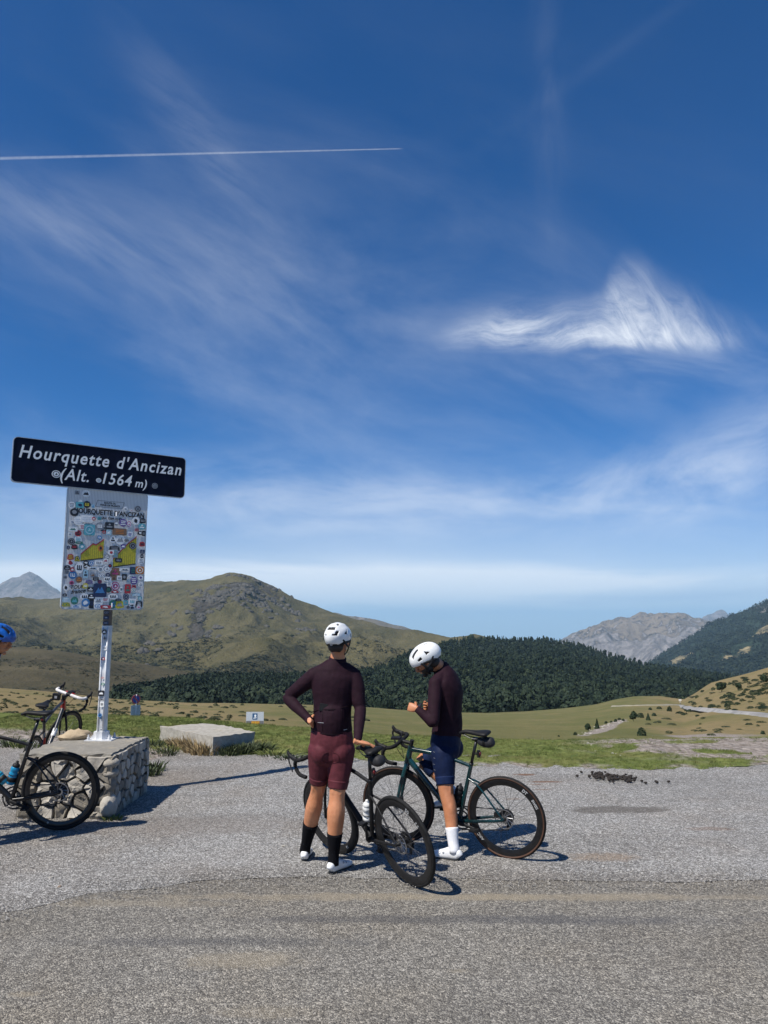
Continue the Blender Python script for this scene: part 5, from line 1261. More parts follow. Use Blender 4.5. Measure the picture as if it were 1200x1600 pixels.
def wheel(parent, cx, M, side_tan=False, deep=0.05, tyre=0.015, disc=True, rear=False, rim_m=None, prints=()):
    """wheel in its own frame: centre (cx, 0, R_W); M steers it"""
    w = bpy.data.objects.new('wheel', None); link(w, parent); w.empty_display_size = 0.1
    c = Vector((cx, 0, R_W)); X = Vector((0,1,0))
    def mk(): mb = MB(); mb.T = M; return mb
    mb = mk(); mb.ring(c, X, [(R_W-tyre+tyre*math.cos(a), tyre*math.sin(a)) for a in [2*PI*i/10 for i in range(10)]], 72); mb.build('tyre', RUB, w)
    if side_tan:
        for sg in (-1, 1):
            mb = mk(); mb.ring(c, X, [(R_W-tyre*2.05, sg*tyre*0.60), (R_W-tyre*1.1, sg*tyre*1.08), (R_W-tyre*0.75, sg*tyre*1.06), (R_W-tyre*1.2, sg*tyre*0.7)], 72); mb.build('sidewall', TAN, w)
    ri = R_W - 2*tyre + 0.004
    prof = [(ri, -0.012), (ri-0.012, -0.0135), (ri-deep*0.6, -0.010), (ri-deep, -0.004), (ri-deep, 0.004), (ri-deep*0.6, 0.010), (ri-0.012, 0.0135), (ri, 0.012)]
    mb = mk(); mb.ring(c, X, prof, 72); rm_ = mb.build('rim', rim_m or CARB, w, angle=60)
    mb = mk(); hw = 0.05 if not rear else 0.065
    mb.lathe([(0.010,-hw),(0.012,-hw+.004),(0.022,-0.032),(0.022,-0.026),(0.012,-0.020),(0.012,0.020),(0.022,0.026),(0.022,0.032),(0.012,hw-.004),(0.010,hw)], c, X, 16); mb.build('hub', MBLK, w, angle=40)
    mb = mk()
    for i in range(24):
        a = 2*PI*i/24; sg = 1 if i % 2 else -1; lead = 0.35*(1 if (i//2) % 2 else -1) if (rear or disc) else 0.0
        p0 = c + Vector((math.cos(a+lead*4)*0.021, sg*0.029, math.sin(a+lead*4)*0.021)); p1 = c + Vector((math.cos(a)*(ri-deep+.002), sg*0.002, math.sin(a)*(ri-deep+.002)))
        mb.tube([p0, p1], 0.0014, 4, ref=(0,1,0), cap=False)
    o = mb.build('spokes', SPOKE, w); o['kind'] = 'stuff'
    if disc:
        mb = mk(); yd = 0.042
        mb.ring(c + Vector((0,yd,0)), X, [(0.072,-.001),(0.080,-.001),(0.080,.001),(0.072,.001)], 40)
        for i in range(12):
            a = 2*PI*i/12; mb.tube([c+Vector((math.cos(a)*.03,yd,math.sin(a)*.03)), c+Vector((math.cos(a+.35)*.074,yd,math.sin(a+.35)*.074))], 0.0022, 5, ref=(0,1,0))
        mb.lathe([(0.03,-.002),(0.03,.002)], c+Vector((0,yd,0)), X, 20); mb.build('disc_rotor', STEEL, w, angle=30)
    if rear:
        mb = mk()
        for i in range(9):
            r_ = 0.062-0.0045*i; mb.ring(c, X, [(r_-.012,-0.022-.0038*i),(r_,-0.022-.0038*i),(r_,-0.0235-.0038*i),(r_-.012,-0.0235-.0038*i)], 30)
        mb.build('cassette', DSTEEL, w, angle=30)
    for txt, a0, sz, m_ in prints:      # maker's lettering on the rim, camera side
        T_ = M @ Matrix.Translation(c + Vector((0, 0.0125, 0))) @ Matrix.Rotation(a0, 4, Vector((0,-1,0))) @ Matrix.Translation((ri-deep*0.52, 0, 0)) @ Matrix(((0,-1,0,0),(0,0,1,0),(-1,0,0,0),(0,0,0,1)))
        T_ = M @ Matrix.Translation(c + Vector((0, 0.0138, 0))) @ Matrix.Rotation(a0, 4, Vector((0,-1,0))) @ Matrix.Translation((0, 0, ri-deep*0.45)) @ Matrix(((-1,0,0,0),(0,0,1,0),(0,1,0,0),(0,0,0,1)))
        text(txt, 0, 0, sz, m_, T_, rm_, z=0.0, name='rim_lettering', weight=0.001)
    return w
def bicycle(label, loc, heading, lean, frame_m, fork_m=None, steer=0.0, scale=1.0, tan=False, deep=0.05, disc=True, tape=TAPE, saddle_h=0.975, bag=True, light=True, rim_m=None, prints_r=(), prints_f=(), accent=None, crank_a=0.0, computer=True, tyre=0.015, seat_m=None, pitch=0.0):
    e = empty('bicycle', loc, (lean, pitch, heading), scale); tag(e, label, 'bicycle')
    I = Matrix.Identity(4); fork_m = fork_m or frame_m
    V = Vector; BB = V((0.415,0,0.270)); RA = V((0,0,R_W)); FA = V((0.99,0,R_W))
    hd = V((-math.cos(math.radians(73)),0,math.sin(math.radians(73))))
    hb = V((0.868,0,0.725)); ht = hb + hd*0.135
    st = BB + V((-math.cos(math.radians(73.5)),0,math.sin(math.radians(73.5))))*0.50
    sd = (st-BB).normalized()
    Ms = Matrix.Translation(hb) @ Matrix.Rotation(steer, 4, hd) @ Matrix.Translation(-hb)
    # frame
    mb = MB()
    mb.tube([BB, st], [(0.019,0.015),(0.0165,0.0165)], 14, ref=(1,0,0))
    mb.tube([hb-hd*0.005, ht+hd*0.005], [0.027,0.023], 14)
    mb.tube([ht-hd*0.025, (ht+st)/2+V((0,0,0.002)), st-sd*0.02], [(0.021,0.018),(0.016,0.015),(0.0145,0.013)], 14, smooth=3)
    mb.tube([hb+hd*0.025, (hb+BB)/2, BB], [(0.026,0.021),(0.027,0.021),(0.026,0.026)], 14, smooth=3)
    mb.tube([BB-V((0,0.043,0)), BB+V((0,0.043,0))], 0.024, 16)
    for sg in (-1, 1):
        mb.tube([BB+V((-0.02,sg*0.03,0)), V((0.22,sg*0.045,0.295)), V((0.04,sg*0.064,0.325)), RA+V((0,sg*0.068,0))], [(0.017,0.010),(0.013,0.008),(0.012,0.007),(0.013,0.006)], 10, smooth=4)
        mb.tube([BB+sd*0.37+V((-0.005,sg*0.008,0)), V((0.20,sg*0.035,0.57)), V((0.05,sg*0.062,0.395)), RA+V((0,sg*0.066,0))], [(0.009,0.008),(0.008,0.007),(0.008,0.007),(0.010,0.006)], 10, smooth=4)
    fr = mb.build('frame', frame_m, e, angle=60)
    if accent:
        for a, b_, m_ in accent:
            p, q = [{'ht':ht,'hb':hb,'BB':BB,'st':st}[k] for k in a]; mb = MB(); d = q-p
            mb.tube([p+d*b_[0], p+d*b_[1]], b_[2], 14, cap=False); mb.build('paint_band', m_, fr)
    # fork
    mb = MB(); mb.T = Ms
    cr = hb - hd*0.015
    mb.tube([cr+V((0,0,0.012)), cr-hd*0.03], [0.027,0.026], 12)
    for sg in (-1, 1):
        mb.tube([cr+V((0,sg*0.012,-.004)), cr-hd*0.06+V((0.0,sg*0.036,0)), cr-hd*0.2+V((0.006,sg*0.046,0)), FA+V((-0.01,sg*0.053,0.03)), FA+V((0,sg*0.054,0))], [(0.018,0.014),(0.019,0.011),(0.016,0.009),(0.012,0.008),(0.012,0.007)], 10, ref=(1,0,0), smooth=4)
    mb.build('fork', fork_m, e, angle=60)
    wheel(e, 0.0, I, tan, deep, tyre, disc, True, rim_m, prints_r)
    wheel(e, 0.99, Ms, tan, deep, tyre, disc, False, rim_m, prints_f)
    # cockpit
    mb = MB(); mb.T = Ms; stt = ht + hd*0.03; bc = stt + V((0.095,0,0.018))
    mb.tube([ht, stt+hd*0.03], 0.018, 12); mb.tube([stt, bc], [(0.017,0.017),(0.016,0.016)], 12); mb.tube([bc-V((0,.03,0)), bc+V((0,.03,0))], 0.021, 12)
    mb.build('stem', MBLK, e, angle=50)
    mb = MB(); mb.T = Ms
    for sg in (-1, 1):
        pts = [bc, bc+V((0,sg*.10,0)), bc+V((0.004,sg*.165,0.001)), bc+V((0.03,sg*.198,0)), bc+V((0.068,sg*.203,-0.006)), bc+V((0.092,sg*.205,-0.038)), bc+V((0.088,sg*.207,-0.082)), bc+V((0.055,sg*.21,-0.118)), bc+V((0.0,sg*.213,-0.128)), bc+V((-0.03,sg*.214,-0.130))]
        mb.tube(pts, [0.0165,0.0165,0.0165,0.0165,0.0165,0.016,0.0155,0.0155,0.0155,0.0155], 10, smooth=4)
    hb_ = mb.build('handlebar', tape, e)
    for sg in (-1, 1):
        mb = MB(); mb.T = Ms; o_ = bc+V((0.07,sg*.203,0.0))
        mb.tube([o_+V((-0.01,0,0.0)), o_+V((0.03,0,0.012)), o_+V((0.065,0,0.028)), o_+V((0.082,0,0.055)), o_+V((0.078,0,0.068))], [(0.020,0.017),(0.020,0.016),(0.018,0.014),(0.014,0.012),(0.007,0.007)], 12, smooth=4, ref=(0,0,1)); h_ = mb.build('brake_hood', MBLK, e)
        mb = MB(); mb.T = Ms; mb.tube([o_+V((0.074,0,0.035)), o_+V((0.092,sg*.004,0.0)), o_+V((0.086,sg*.008,-0.05)), o_+V((0.070,sg*.01,-0.105))], [(0.010,0.007),(0.009,0.005),(0.008,0.004),(0.006,0.004)], 8, smooth=4, ref=(1,0,0)); mb.build('lever', DSTEEL, h_)
        mb = MB(); mb.T = Ms; mb.tube([o_+V((0.05,-sg*.006,0.02)), o_+V((0.02,-sg*.03,0.03)), bc+V((0.03,sg*.10,0.02)), bc+V((0.02,sg*.05,-0.06)), hb+V((0.035,0,0.02))], 0.0025, 5, smooth=5); mb.build('brake_hose', MBLK, h_)
    if computer:
        mb = MB(); mb.T = Ms; mb.box(bc+V((0.045,0,0.022)), (0.085,0.052,0.018)); mb.tube([bc, bc+V((0.03,0,0.012))], 0.006, 6); mb.build('bike_computer', MBLK, e, smooth=False)
    # seatpost and saddle
    sp = st + sd*((saddle_h-0.045-st.z)/sd.z)
    mb = MB(); mb.tube([st-sd*0.03, sp], 0.0136, 12); mb.box(sp+V((0.01,0,0.006)), (0.045,0.04,0.018)); mb.tube([st+sd*-0.006, st+sd*0.008], 0.019, 12); mb.build('seatpost', CARB, e)
    sc_ = sp + V((0.0,0,0.045))
    mb = MB(); r_ = []
    for x, w, h in ((-0.115,0.050,0.010),(-0.105,0.066,0.016),(-0.08,0.071,0.020),(-0.04,0.060,0.020),(0.0,0.038,0.019),(0.05,0.024,0.018),(0.10,0.020,0.016),(0.135,0.018,0.013),(0.148,0.010,0.007)):
        r_.append((V((x, 0, 0.012-0.000-abs(x+0.02)*-0.04 - (0.012 if x > 0.1 else 0))), (h, w)))
    mb.tube([sc_+p for p, _ in r_], [q for _, q in r_], 18, smooth=2, ref=(0,0,1), power=0.8)
    sd_ = mb.build('saddle', seat_m or MBLK, e)
    for sg in (-1, 1):
        mb = MB(); mb.tube([sc_+V((-0.09,sg*.035,0.0)), sc_+V((-0.05,sg*.022,-0.028)), sc_+V((0.04,sg*.022,-0.03)), sc_+V((0.12,sg*.006,-0.002))], 0.0036, 6, smooth=4); mb.build('saddle_rail', DSTEEL, sd_)
    if bag:
        mb = MB(); b0 = sc_+V((-0.075,0,-0.055)); mb.tube([b0+V((0.06,0,0.012)), b0+V((0.03,0,0.0)), b0+V((-0.03,0,-0.004)), b0+V((-0.065,0,0.004)), b0+V((-0.078,0,0.008))], [(0.024,0.020),(0.036,0.036),(0.042,0.045),(0.036,0.040),(0.018,0.020)], 16, smooth=3, power=0.8, ref=(0,0,1))
        bg_ = mb.build('saddle_bag', mat('bag_fabric', (0.013,0.013,0.015), 0.7, bmp=0.4, bscale=120, bdist=0.003), e)
        mb = MB(); mb.ring(b0+V((0.0,0,0)), (1,0,0), [(0.043,-.009),(0.047,-.009),(0.047,.009),(0.043,.009)], 20); mb.build('strap', MBLK, bg_)
    if light:
        l0 = sp - sd*0.12
        mb = MB(); mb.tube([l0+V((-0.012,0,0)), l0+V((-0.045,0,0.0))], [0.010,0.012], 8); mb.tube([l0+V((-0.045,0,-0.028)), l0+V((-0.045,0,0.028))], [(0.013,0.016),(0.013,0.016)], 12, power=0.7, round_cap=False); lt = mb.build('rear_light', MBLK, e, angle=40)
        mb = MB(); mb.lathe([(0.017,0),(0.016,0.006),(0.001,0.009)], l0+V((-0.058,0,0)), (-1,0,0), 12); mb.build('lens', mat('red_lens', (0.10,0.006,0.006), 0.2), lt)
    # drivetrain (chain side is -y)
    mb = MB()
    for r0, y in ((0.098,-0.046),(0.070,-0.040)): mb.ring(BB+V((0,y,0)), (0,1,0), [(r0-.012,-.0015),(r0,-.0015),(r0,.0015),(r0-.012,.0015)], 48)
    for i in range(5):
        a = crank_a+2*PI*i/5; mb.tube([BB+V((0,-0.046,0)), BB+V((math.cos(a)*.088,-0.046,math.sin(a)*.088))], 0.006, 6, ref=(0,1,0))
    mb.build('chainrings', DSTEEL, e, angle=30)
    for sg in (-1, 1):
        a = crank_a + (PI if sg > 0 else 0); d = V((math.cos(a),0,math.sin(a)))
        mb = MB(); mb.tube([BB+V((0,sg*0.052,0)), BB+d*0.09+V((0,sg*0.060,0)), BB+d*0.172+V((0,sg*0.066,0))], [(0.017,0.008),(0.013,0.007),(0.012,0.007)], 10, smooth=3, ref=d.cross(V((0,1,0)))); ck = mb.build('crank', MBLK, e)
        pc = BB+d*0.172+V((0,sg*0.095,0)); mb = MB(); mb.tube([pc-V((0,sg*.03,0)), pc+V((0,sg*.03,0))], 0.007, 8); mb.box(pc+V((0.005,0,0.0)), (0.075,0.05,0.014)); mb.box(pc+V((-0.025,0,0.004)), (0.018,0.04,0.022)); mb.build('pedal', MBLK, ck, angle=30)
    mb = MB(); ch = [BB+V((0.0,-0.044,0.098)), BB+V((0.07,-0.044,0.068)), BB+V((0.098,-0.044,0)), BB+V((0.07,-0.044,-0.07)), BB+V((0,-0.044,-0.098)), V((0.03,-0.040,0.215)), V((0.0,-0.040,0.225)), V((-0.012,-0.040,0.262)), V((0.012,-0.040,0.285)), V((0.045,-0.040,R_W)), V((0.03,-0.040,R_W+.035)), V((0.0,-0.040,R_W+.047))]
    for a, b_ in zip(ch, ch[1:]+ch[:1]): mb.tube([a, b_], [(0.005,0.0035),(0.005,0.0035)], 4, ref=(0,0,1))
    mb.build('chain', DSTEEL, e)
    mb = MB(); mb.tube([V((0.005,-0.06,R_W-0.01)), V((-0.012,-0.062,R_W-0.05)), V((0.0,-0.055,0.245))], [(0.016,0.010),(0.018,0.012),(0.010,0.008)], 8, smooth=3); mb.tube([V((0.0,-0.047,0.26)), V((0.012,-0.047,0.215))], [(0.012,0.006),(0.012,0.006)], 8); mb.build('rear_derailleur', MBLK, e)
    if disc:
        mb = MB(); mb.box(V((0.055,0.048,R_W+0.035)), (0.05,0.03,0.03)); mb.build('rear_caliper', MBLK, e, smooth=False)
        mb = MB(); mb.T = Ms; mb.box(FA+V((-0.055,0.045,0.06)), (0.026,0.03,0.055)); mb.build('front_caliper', MBLK, e, smooth=False)
    return e, dict(BB=BB, st=st, hb=hb, ht=ht, sd=sd, sc=sc_, bc=bc)
def world_of(e):
    bpy.context.view_layer.update(); return e.matrix_world.copy()
def bottle(e, g, tube, f, label, body_m, cap_m, bag=0.0, clear=None):
    """drinks bottle held in a cage on a frame tube; the cage belongs to the bicycle"""
    a, b_ = (g['BB'], g['hb']) if tube == 'down' else (g['BB'], g['st'])
    d = (b_-a).normalized(); nrm = Vector((-d.z, 0, d.x)) if tube == 'down' else Vector((d.z, 0, -d.x))
    base = a + d*f + nrm*(0.062 if tube == 'down' else 0.054)
    M = world_of(e)
    mb = MB(); 
    for k in (0.03, 0.085): mb.ring(base+d*k, d, [(0.0385,-.002),(0.041,-.002),(0.041,.002),(0.0385,.002)], 20)
    mb.tube([base-nrm*0.040+d*0.0, base-nrm*0.040+d*0.12], 0.004, 6); mb.build('bottle_cage', MBLK, e)
    o = empty('water_bottle', M @ base); o.rotation_euler = (M.to_3x3().normalized() @ d.to_track_quat('Z', 'X').to_matrix()).to_euler(); o.scale = M.to_scale(); tag(o, label, 'water bottle')
    mb = MB(); mb.lathe([(0.030,0),(0.0362,0.006),(0.0365,0.06),(0.0365,0.095),(0.032,0.103),(0.032,0.112),(0.0365,0.120),(0.0365,0.142),(0.030,0.152),(0.028,0.155)], n=24); mb.build('body', body_m, o)
    mb = MB(); mb.lathe([(0.031,0.153),(0.032,0.160),(0.031,0.172),(0.018,0.182),(0.012,0.184),(0.012,0.198),(0.009,0.204),(0.001,0.205)], n=20); mb.build('cap', cap_m, o)
    mb = MB(); mb.ring((0,0,0.045), (0,0,1), [(0.0364,-0.02),(0.0371,-0.02),(0.0371,0.02),(0.0364,0.02)], 24); mb.build('printed_band', cap_m, o)
    return o
# the black bicycle under the hand of the left rider
HL = math.atan2(0.80, -0.60)
BL, gL = bicycle('matt black road bicycle steadied by its saddle by the rider in plum jersey', (0.215, 5.97, 0.0), HL, math.radians(-15), MBLK, steer=0.12, scale=1.0, deep=0.052, saddle_h=0.985,
    rim_m=mat('matt_carbon', (0.014,0.014,0.015), 0.5, var=0.2, vscale=30, spec=0.35), prints_r=(('50', math.radians(28), 0.040, CLAMP), ('o  o', math.radians(52), 0.022, CLAMP)), prints_f=(('50', math.radians(150), 0.03, CLAMP),), crank_a=math.radians(-70))
bottle(BL, gL, 'seat', 0.10, 'white water bottle on the seat tube of the black bicycle behind the left rider', WHTP, WHTP)
# the teal bicycle
HT_ = math.atan2(0.47, -0.88)
BR, gR = bicycle('dark teal road bicycle with brown sidewalls straddled by the rider in navy shorts', (1.02, 6.62, 0.0), HT_, math.radians(-8), TEAL, steer=0.10, tan=True, deep=0.05, saddle_h=1.0,
    prints_r=(('SWISS', math.radians(62), 0.030, CLAMP), ('DT', math.radians(38), 0.034, CLAMP), ('ARC', math.radians(-128), 0.034, CLAMP)), prints_f=(('DT SWISS', math.radians(-118), 0.026, CLAMP),), crank_a=math.radians(12))
bottle(BR, gR, 'down', 0.13, 'dark smoke-grey bottle on the down tube of the teal bicycle', mat('smoke_bottle', (0.09,0.09,0.09), 0.25), MBLK)
bottle(BR, gR, 'seat', 0.10, 'black bottle on the seat tube of the teal bicycle', MBLK, MBLK)
# the black bicycle at the left edge
BE, gE = bicycle('black bicycle with blue bottles, in front of the plinth at the left edge', (-3.02, 7.50, 0.0), math.radians(184), math.radians(-4), CARB, steer=0.0, scale=1.07, tyre=0.019, deep=0.040, bag=False, light=False, saddle_h=0.99, prints_r=(('o', math.radians(-160), 0.03, CLAMP),), crank_a=math.radians(20))
BLUEB = mat('blue_bottle', (0.01,0.22,0.42), 0.3); bottle(BE, gE, 'seat', 0.12, 'blue bottle with black cap on the seat tube of the bicycle at the left edge', BLUEB, MBLK); bottle(BE, gE, 'down', 0.14, 'blue bottle half out of the frame, on the down tube of the edge bicycle', mat('cyan_bottle', (0.02,0.30,0.45), 0.3), MBLK)
# the red, white and black bicycle behind
GRYP = mat('grey_paint', (0.03,0.03,0.033), 0.3, coat=0.4)
BW, gW = bicycle(pitch=math.radians(-10), label='red, grey and black racing bicycle with a white handlebar top behind the black one', loc=(-3.93, 8.80, 0.02), heading=math.radians(93), lean=math.radians(7), frame_m=GRYP, fork_m=MBLK, steer=-0.35, disc=False, deep=0.03, bag=False, light=True, saddle_h=0.96, crank_a=math.radians(60),
    accent=((('hb','ht'), (0.0,1.0,0.0285), REDP), (('BB','st'), (0.35,0.6,0.0195), REDP), (('BB','hb'), (0.45,0.6,0.028), WHTP)))

mb = MB(); mb.box(gW['bc'] + Vector((-0.035, 0.10, -0.035)), (0.05, 0.085, 0.075)); bb_ = mb.build('bar_bag', MBLK, BW, smooth=False)
mb = MB(); mb.box(gW['bc'] + Vector((-0.0612, 0.10, -0.035)), (0.002, 0.030, 0.030)); mb.build('print', CLAMP, bb_, smooth=False)

Mst = Matrix.Translation(gW['hb']) @ Matrix.Rotation(-0.35, 4, (gW['ht']-gW['hb']).normalized()) @ Matrix.Translation(-gW['hb'])
mb = MB(); mb.T = Mst; bc_ = gW['bc']; mb.tube([bc_+Vector((0.066,-.202,0.004)), bc_+Vector((0.03,-.198,0.001)), bc_+Vector((0.004,-.165,0.002)), bc_+Vector((0,-.10,0.001)), bc_+Vector((0,.10,0.001)), bc_+Vector((0.004,.165,0.002)), bc_+Vector((0.03,.198,0.001)), bc_+Vector((0.066,.202,0.004))], 0.0185, 10, smooth=4); mb.build('bar_top', mat('white_tape', (0.62,0.60,0.58), 0.7), BW)
mb = MB(); mb.T = Mst; bc_ = gW['bc']; mb.tube([bc_+Vector((0.02,-.07,0.022)), bc_+Vector((0.02,.06,0.022))], [(0.004,0.014)]*2, 8); mb.build('red_stripe', REDP, BW)
# ================================================================== PEOPLE
def remesh(name, mb, vox, smooth=4, clampz=None):
    me = mb.mesh(name, []) if False else None
    m0 = bpy.data.meshes.new(name); m0.from_pydata(mb.v, [], mb.f); m0.update()
    bm = bmesh.new(); bm.from_mesh(m0); bmesh.ops.recalc_face_normals(bm, faces=bm.faces); bm.to_mesh(m0); bm.free()
    o = bpy.data.objects.new(name, m0); C.objects.link(o)
    md = o.modifiers.new('r', 'REMESH'); md.mode = 'VOXEL'; md.voxel_size = vox; md.use_smooth_shade = True
    if smooth: sm = o.modifiers.new('s', 'SMOOTH'); sm.factor = 0.5; sm.iterations = smooth
    bpy.context.view_layer.update()
    me = bpy.data.meshes.new_from_object(o.evaluated_get(bpy.context.evaluated_depsgraph_get()))
    bpy.data.objects.remove(o); bpy.data.meshes.remove(m0)
    if clampz is not None:
        for v in me.vertices:
            if v.co.z < clampz: v.co.z = clampz
    me.polygons.foreach_set('use_smooth', [True]*len(me.polygons)); return me
def put(name, me, mat_, parent, inv):
    me.materials.clear(); me.materials.append(mat_); me.transform(inv); me.name = name
    o = bpy.data.objects.new(name, me); return link(o, parent)
def join_meshes(name, ms):
    bm = bmesh.new()
    for m_ in ms: bm.from_mesh(m_)
    me = bpy.data.meshes.new(name); bm.to_mesh(me); bm.free(); me.polygons.foreach_set('use_smooth', [True]*len(me.polygons)); return me
def skin_mat(name, c1, c2):
    m, t, b = matn(name); pos = geo(t); c = mixc(t, noise(t, pos, 9, 4, 0.6).ss(0.3, 0.7), c1, c2); c = mixc(t, noise(t, pos, 60, 3, 0.6).ss(0.5, 0.8)*0.25, c, tuple(x*0.6 for x in c1))
    t.links.new(c.s, b.inputs['Base Color']); b.inputs['Roughness'].default_value = 0.5; b.inputs['Subsurface Weight'].default_value = 0.08; b.inputs['Subsurface Radius'].default_value = (0.01,0.004,0.002)
    bump(t, b, noise(t, pos, 300, 3, 0.6), 0.15, 0.001); return m
def cloth_mat(name, c, folds=0.5, rough=0.75):
    m, t, b = matn(name); pos = geo(t); n1 = noise(t, mapv(t, pos, rot=(0.3,0.5,0), scale=(1,1,1.4)), 6, 3, 0.5, 1.0); n2 = noise(t, pos, 900, 2, 0.5); n3 = noise(t, pos, 25, 3, 0.6)
    cc = mixc(t, n3.ss(0.3, 0.7), tuple(x*0.85 for x in c), tuple(x*1.15 for x in c)); t.links.new(cc.s, b.inputs['Base Color']); b.inputs['Roughness'].default_value = rough; b.inputs['Specular IOR Level'].default_value = 0.12
    h = n1*1.0 + n2*0.03
    bump(t, b, h, folds, 0.016); return m
SKIN = skin_mat('tanned_skin', (0.47,0.190,0.088), (0.58,0.255,0.130)); SKIN2 = skin_mat('brown_skin', (0.38,0.150,0.068), (0.48,0.205,0.100))
PLUM = cloth_mat('plum_jersey', (0.0185,0.0072,0.0126)); PLUM_D = cloth_mat('plum_pocket', (0.0095,0.0040,0.0070))
WINE = cloth_mat('wine_shorts', (0.095,0.024,0.031), 0.35, 0.6); WINE_D = cloth_mat('wine_seam', (0.060,0.016,0.021), 0.2)
NVY = cloth_mat('navy_shorts', (0.006,0.012,0.040), 0.35, 0.6); NVY_D = cloth_mat('navy_band', (0.008,0.017,0.055), 0.1)
BLKSOCK = mat('black_sock', (0.006,0.006,0.008), 0.9, spec=0.1, bmp=0.4, bscale=250, bdist=0.002); WHTSOCK = mat('white_sock', (0.72,0.73,0.76), 0.85, var=0.05, bmp=0.4, bscale=250, bdist=0.002)
SHOE = mat('white_shoe', (0.76,0.77,0.78), 0.35, var=0.04, vscale=20); SOLE = mat('shoe_sole', (0.03,0.03,0.03), 0.6)
HAIR = mat('dark_hair', (0.018,0.012,0.009), 0.6, var=0.3, vscale=80, bmp=0.8, bscale=140, bdist=0.004, stretch=(1,1,0.3))
HWHITE = mat('helmet_white', (0.76,0.77,0.76), 0.3, var=0.03, coat=0.4); HBLUE = mat('helmet_blue', (0.008,0.10,0.42), 0.3, coat=0.4, var=0.3, vscale=12)
EYEW = mat('eye_white', (0.7,0.68,0.65), 0.3); IRIS = mat('iris', (0.03,0.02,0.015), 0.2)
def hand(mb, wrist, d, nrm, side, curls, k=1.0, thumb=0.6):
    """palm and five fingers; d = finger direction, nrm = the way the palm faces, side = +1 / -1 thumb side along d x nrm"""
    d = d.normalized(); nrm = (nrm - d*nrm.dot(d)).normalized(); w = d.cross(nrm).normalized()*side
    mb.tube([wrist-d*0.03, wrist, wrist+d*0.03*k, wrist+d*0.065*k, wrist+d*0.092*k], [(0.024*k,0.019*k),(0.026*k,0.018*k),(0.036*k,0.017*k),(0.041*k,0.0155*k),(0.038*k,0.012*k)], 14, ref=w, smooth=2)
    for i, (off, L_, r_) in enumerate(((0.030,0.074,0.0086),(0.0105,0.083,0.0090),(-0.010,0.077,0.0085),(-0.029,0.060,0.0075))):
        p = wrist + d*(0.085-abs(off-0.01)*0.12)*k + w*off*k; dd = (d + w*off*1.5).normalized(); pts = [p - dd*0.02, p]; c_ = curls[i]
        for j, fr in enumerate((0.46, 0.30, 0.24)):
            ax_ = dd.cross(nrm).normalized(); dd = (Matrix.Rotation(c_*(1.0, 1.15, 0.8)[j], 3, ax_) @ dd).normalized()
            if j == 0: nn = nrm
            p = p + dd*L_*fr*k; pts.append(p)
        mb.tube(pts, [r_*1.05*k, r_*k, r_*0.98*k, r_*0.92*k, r_*0.8*k], 8, round_cap=True)
    p0 = wrist + d*0.022*k + w*0.022*k; t1 = (d*0.55 + w*0.75 + nrm*thumb*0.5).normalized(); p1 = p0 + t1*0.042*k; t2 = (d*0.9 + w*0.15 + nrm*thumb).normalized(); p2 = p1 + t2*0.033*k; p3 = p2 + (d*0.8 + nrm*thumb*1.3 - w*0.2).normalized()*0.027*k
    mb.tube([p0, p1, p2, p3], [0.015*k, 0.0115*k, 0.0100*k, 0.0082*k], 8, round_cap=True)
def head_parts(mb, H):
    """skull, face, ears; H maps head space (x forward, y left, z up, origin between the ears)"""
    R3 = H.to_3x3(); at_ = lambda x, y, z: H @ Vector((x, y, z))
    mb.ball(at_(-0.008,0,0.032), (0.098,0.077,0.098), 20, 14, R3); mb.ball(at_(0.038,0,-0.010), (0.058,0.063,0.075), 18, 12, R3)
    mb.ball(at_(0.030,0,-0.066), (0.060,0.054,0.046), 18, 12, R3); mb.ball(at_(0.078,0,-0.100), (0.021,0.024,0.019), 12, 8, R3)
    mb.tube([at_(0.088,0,0.022), at_(0.103,0,-0.008), at_(0.117,0,-0.030), at_(0.100,0,-0.042)], [0.009,0.011,0.0145,0.012], 10, smooth=2, round_cap=True)
    for s_ in (-1, 1):
        mb.ball(at_(-0.005,s_*0.080,-0.008), (0.019,0.008,0.032), 12, 8, R3 @ Matrix.Rotation(-0.2, 3, 'Y')); mb.ball(at_(0.006,s_*0.079,-0.030), (0.008,0.006,0.010), 8, 6, R3)
        mb.tube([at_(0.090,s_*0.008,0.026), at_(0.092,s_*0.030,0.032), at_(0.078,s_*0.052,0.024)], [0.008,0.009,0.007], 8, smooth=2, round_cap=True)
        mb.ball(at_(0.066,s_*0.042,-0.020), (0.024,0.020,0.020), 10, 8, R3); mb.ball(at_(0.107,s_*0.011,-0.037), (0.008,0.008,0.006), 8, 6, R3)
    mb.tube([at_(0.090,-0.024,-0.060), at_(0.1005,-0.008,-0.056), at_(0.1005,0.008,-0.056), at_(0.090,0.024,-0.060)], [0.004,0.0065,0.0065,0.004], 8, smooth=2, round_cap=True)
    mb.tube([at_(0.088,-0.020,-0.071), at_(0.097,0,-0.070), at_(0.088,0.020,-0.071)], [0.005,0.0080,0.005], 8, smooth=2, round_cap=True)
